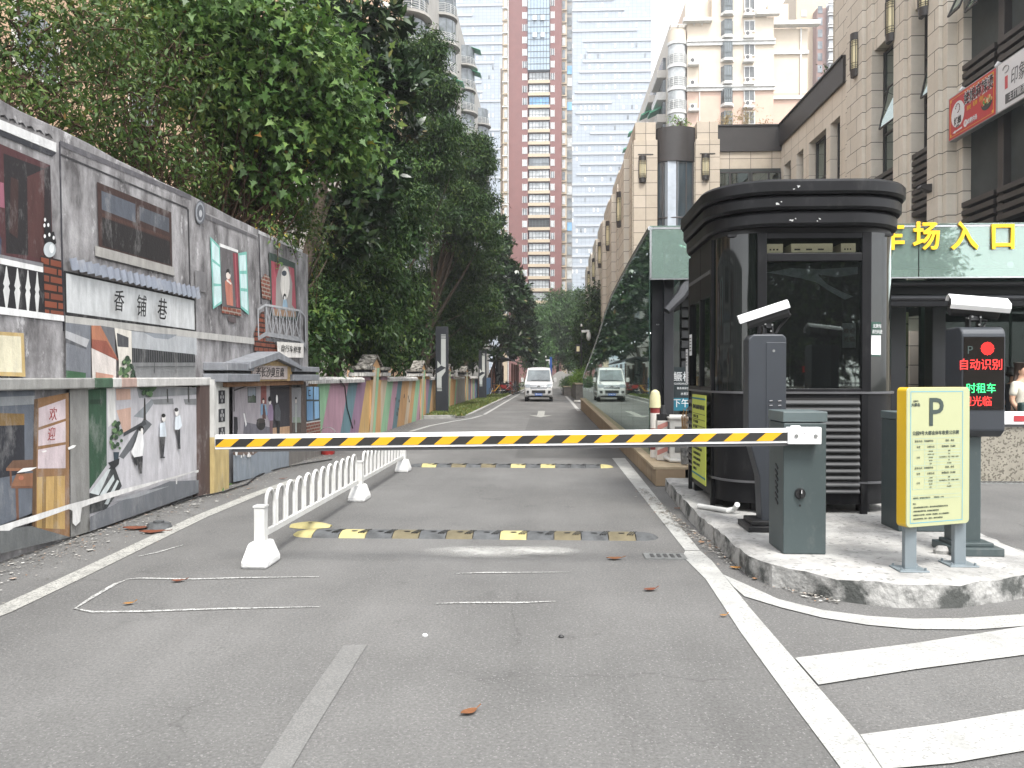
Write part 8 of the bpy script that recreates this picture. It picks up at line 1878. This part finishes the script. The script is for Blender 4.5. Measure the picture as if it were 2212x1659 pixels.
person(GY(2207, 850, 13.0).x, 13.0, 1.66, R(-150), 'woman in a loose white blouse with dark shoulder strap, at the right picture edge', tee_w, hairb, True, extra=strap)
# ================================================================ litter: fallen leaves and shards
dry = [M('dry_leaf_' + str(i), C(h, .5), rough=.8, var=.25, scale=30) for i, h in enumerate(('#9a6238', '#8a4a2c', '#c48a3a', '#6d4a30'))]
def leaf(u, v, L, m, ang, label, group='fallen leaves on the asphalt'):
    p = GZ(u, v, .012); t = thing('fallen_leaf', label, 'leaf', p, group); c, s = math.cos(ang), math.sin(ang); vs = []
    for k in range(7):
        f = k / 6; w = math.sin(math.pi * f) ** .8 * .28 * L
        for q, zz in ((-w, .02 * L + .1 * L * abs(f - .5)), (0, .0 + .16 * L * (f - .4) ** 2), (w, .03 * L + .12 * L * abs(f - .5))): vs.append((p.x + (f - .5) * L * c - q * s, p.y + (f - .5) * L * s + q * c, .013 + zz * .7))
    b = MB(); b.add(vs, [(k * 3 + j, k * 3 + j + 1, k * 3 + 4 + j, k * 3 + 3 + j) for k in range(6) for j in range(2)], m); b.build('leaf_blade', t)
    b = MB(); b.tube([(p.x + .5 * L * c, p.y + .5 * L * s, .02), (p.x + .72 * L * c, p.y + .72 * L * s, .03)], .003, m, 4); b.build('leaf_stalk', t)
for u, v, L, k, a, lb in ((385, 1254, .1, 1, .2, 'small reddish dry leaf on the chalk line near the railing foot'), (1327, 1206, .13, 0, .1, 'pale brown dry leaf near the drain cover'), (1404, 1273, .1, 1, .4, 'dark reddish dry leaf alone on the asphalt by the white line'), (1013, 1537, .09, 0, .7, 'light brown leaf scrap low in the middle of the picture'), (278, 1303, .07, 2, .5, 'tiny orange leaf inside the chalk outline'), (1563, 1329, .05, 2, .3, 'tiny yellow leaf left of the white line fork'), (1465, 1098, .1, 0, .2, 'brown dry leaf in the gutter beside the island kerb'), (1590, 1226, .1, 2, .0, 'orange leaf at the island kerb corner'), (1445, 1000, .09, 3, .6, 'dark leaf by the stone plinth'), (610, 1034, .1, 1, .3, 'reddish leaf on the asphalt left of the railing'), (1930, 1150, .0001, 0, 0, '')):
    if lb: leaf(u, v, L, dry[k], a, lb)
for u, v, L, lb in ((295, 1141, .26, 'long curled brown bark strip in the gutter of the painted wall'), (330, 1149, .25, 'second curled brown bark strip, nearer the white line')): leaf(u, v, L, dry[1], .15, lb, None)
p = GZ(338, 1142); t = thing('rubber_cap', 'small dark rubber cap lying in the gutter beside the bark strips', 'rubber cap', p)
b = MB(); b.tube([(p.x, p.y + .05, 0), (p.x, p.y + .05, .05)], [.13, .1], rk, 16); b.build('cap_body', t); b = MB(); b.tube([(p.x, p.y + .05, .05), (p.x, p.y + .05, .07)], .05, rk, 12); b.build('cap_knob', t)
for u, v, m_, lb in ((918, 1374, pap, 'scrap of white paper on the asphalt'), (1212, 1377, blk2, 'small black stone on the asphalt right of the paper scrap'), (1790, 1208, conc, 'small pale stone lying on the island behind the fee board')):
    z = IZ if u > 1700 else 0; p = GZ(u if u < 1700 else 2035, v if u < 1700 else 1195, z); t = thing('stone' if m_ is not pap else 'paper_scrap', lb, 'stone' if m_ is not pap else 'paper', p); b = MB(); q = .016 if u < 1700 else .06
    b.loft([[(p.x + q * r_ * math.cos(a), p.y + q * r_ * .7 * math.sin(a), z + q * hz) for a in [k * .9 for k in range(7)]] for r_, hz in ((1, 0), (1.1, .4), (.6, .9))], m_); b.build('lump', t)
t = thing('ground_cable', 'black cable lying along the foot of the painted wall', 'cable', GZ(450, 1075))
b = MB(); b.tube([GZ(a / 3, 606.4 + c / 3, .02) for a, c in ((1120, 1452), (1200, 1425), (1290, 1400), (1370, 1385), (1450, 1368), (1530, 1340), (1600, 1318), (1660, 1270), (1730, 1238), (1820, 1215), (1960, 1188), (2150, 1158))], .011, blk2, 6); b.build('cable_line', t, smooth=True)
# grit along the wall foot and kerb: uncountable
n = 5200; rng = np.random.default_rng(77)
yy = rng.uniform(4.5, 26, n) ; xx = WX + .02 + np.abs(rng.normal(0, .28, n)) + .02
m2 = 1500; a = rng.random(m2); P0 = np.array([(1.30, 10.8), (1.36, 8.9), (1.45, 7.6), (1.62, 6.3), (1.95, 5.4)]); seg = (a * 3.999).astype(int); f = a * 3.999 - seg
kx_ = P0[seg] * (1 - f)[:, None] + P0[seg + 1] * f[:, None]
xx = np.r_[xx, kx_[:, 0] - .02 - np.abs(rng.normal(0, .09, m2))]; yy = np.r_[yy, kx_[:, 1] - np.abs(rng.normal(0, .05, m2))]; n = len(xx)
s = rng.uniform(.004, .016, n) * np.where(rng.random(n) < .04, 2.2, 1); ang = rng.uniform(0, 6.28, n)
V = np.zeros((n, 4, 3))
for j in range(4): r_ = s * rng.uniform(.6, 1.2, n); V[:, j] = np.c_[xx + r_ * np.cos(ang + j * 1.57), yy + r_ * np.sin(ang + j * 1.57), .012 + rng.random(n) * .004]
gmt = leafmat('grit', [(0, (.08, .075, .065)), (.6, (.22, .21, .19)), (.85, (.5, .49, .46)), (.95, (.24, .13, .07)), (1, (.3, .16, .08))], rough=.9, trans=0)
tag(np_mesh('gravel', V, gmt, rng.random(n)), kind='stuff')
# ================================================================ hazy air
def haze(x0, x1, y0, y1, z0, z1, dens, col):
    m = bpy.data.materials.new('haze_air'); m.use_nodes = True; n, l = m.node_tree.nodes, m.node_tree.links; n.clear()
    o = n.new('ShaderNodeOutputMaterial'); v = n.new('ShaderNodeVolumePrincipled'); v.inputs['Color'].default_value = list(col) + [1]; v.inputs['Density'].default_value = dens; v.inputs['Anisotropy'].default_value = .2
    l.new(v.outputs[0], o.inputs['Volume']); b = MB(); b.box(x0, x1, y0, y1, z0, z1, m); tag(b.build('haze'), kind='stuff')
haze(-1000, 1000, -80, 1600, -1.2, 240, .0008, (.93, .95, 1.0))
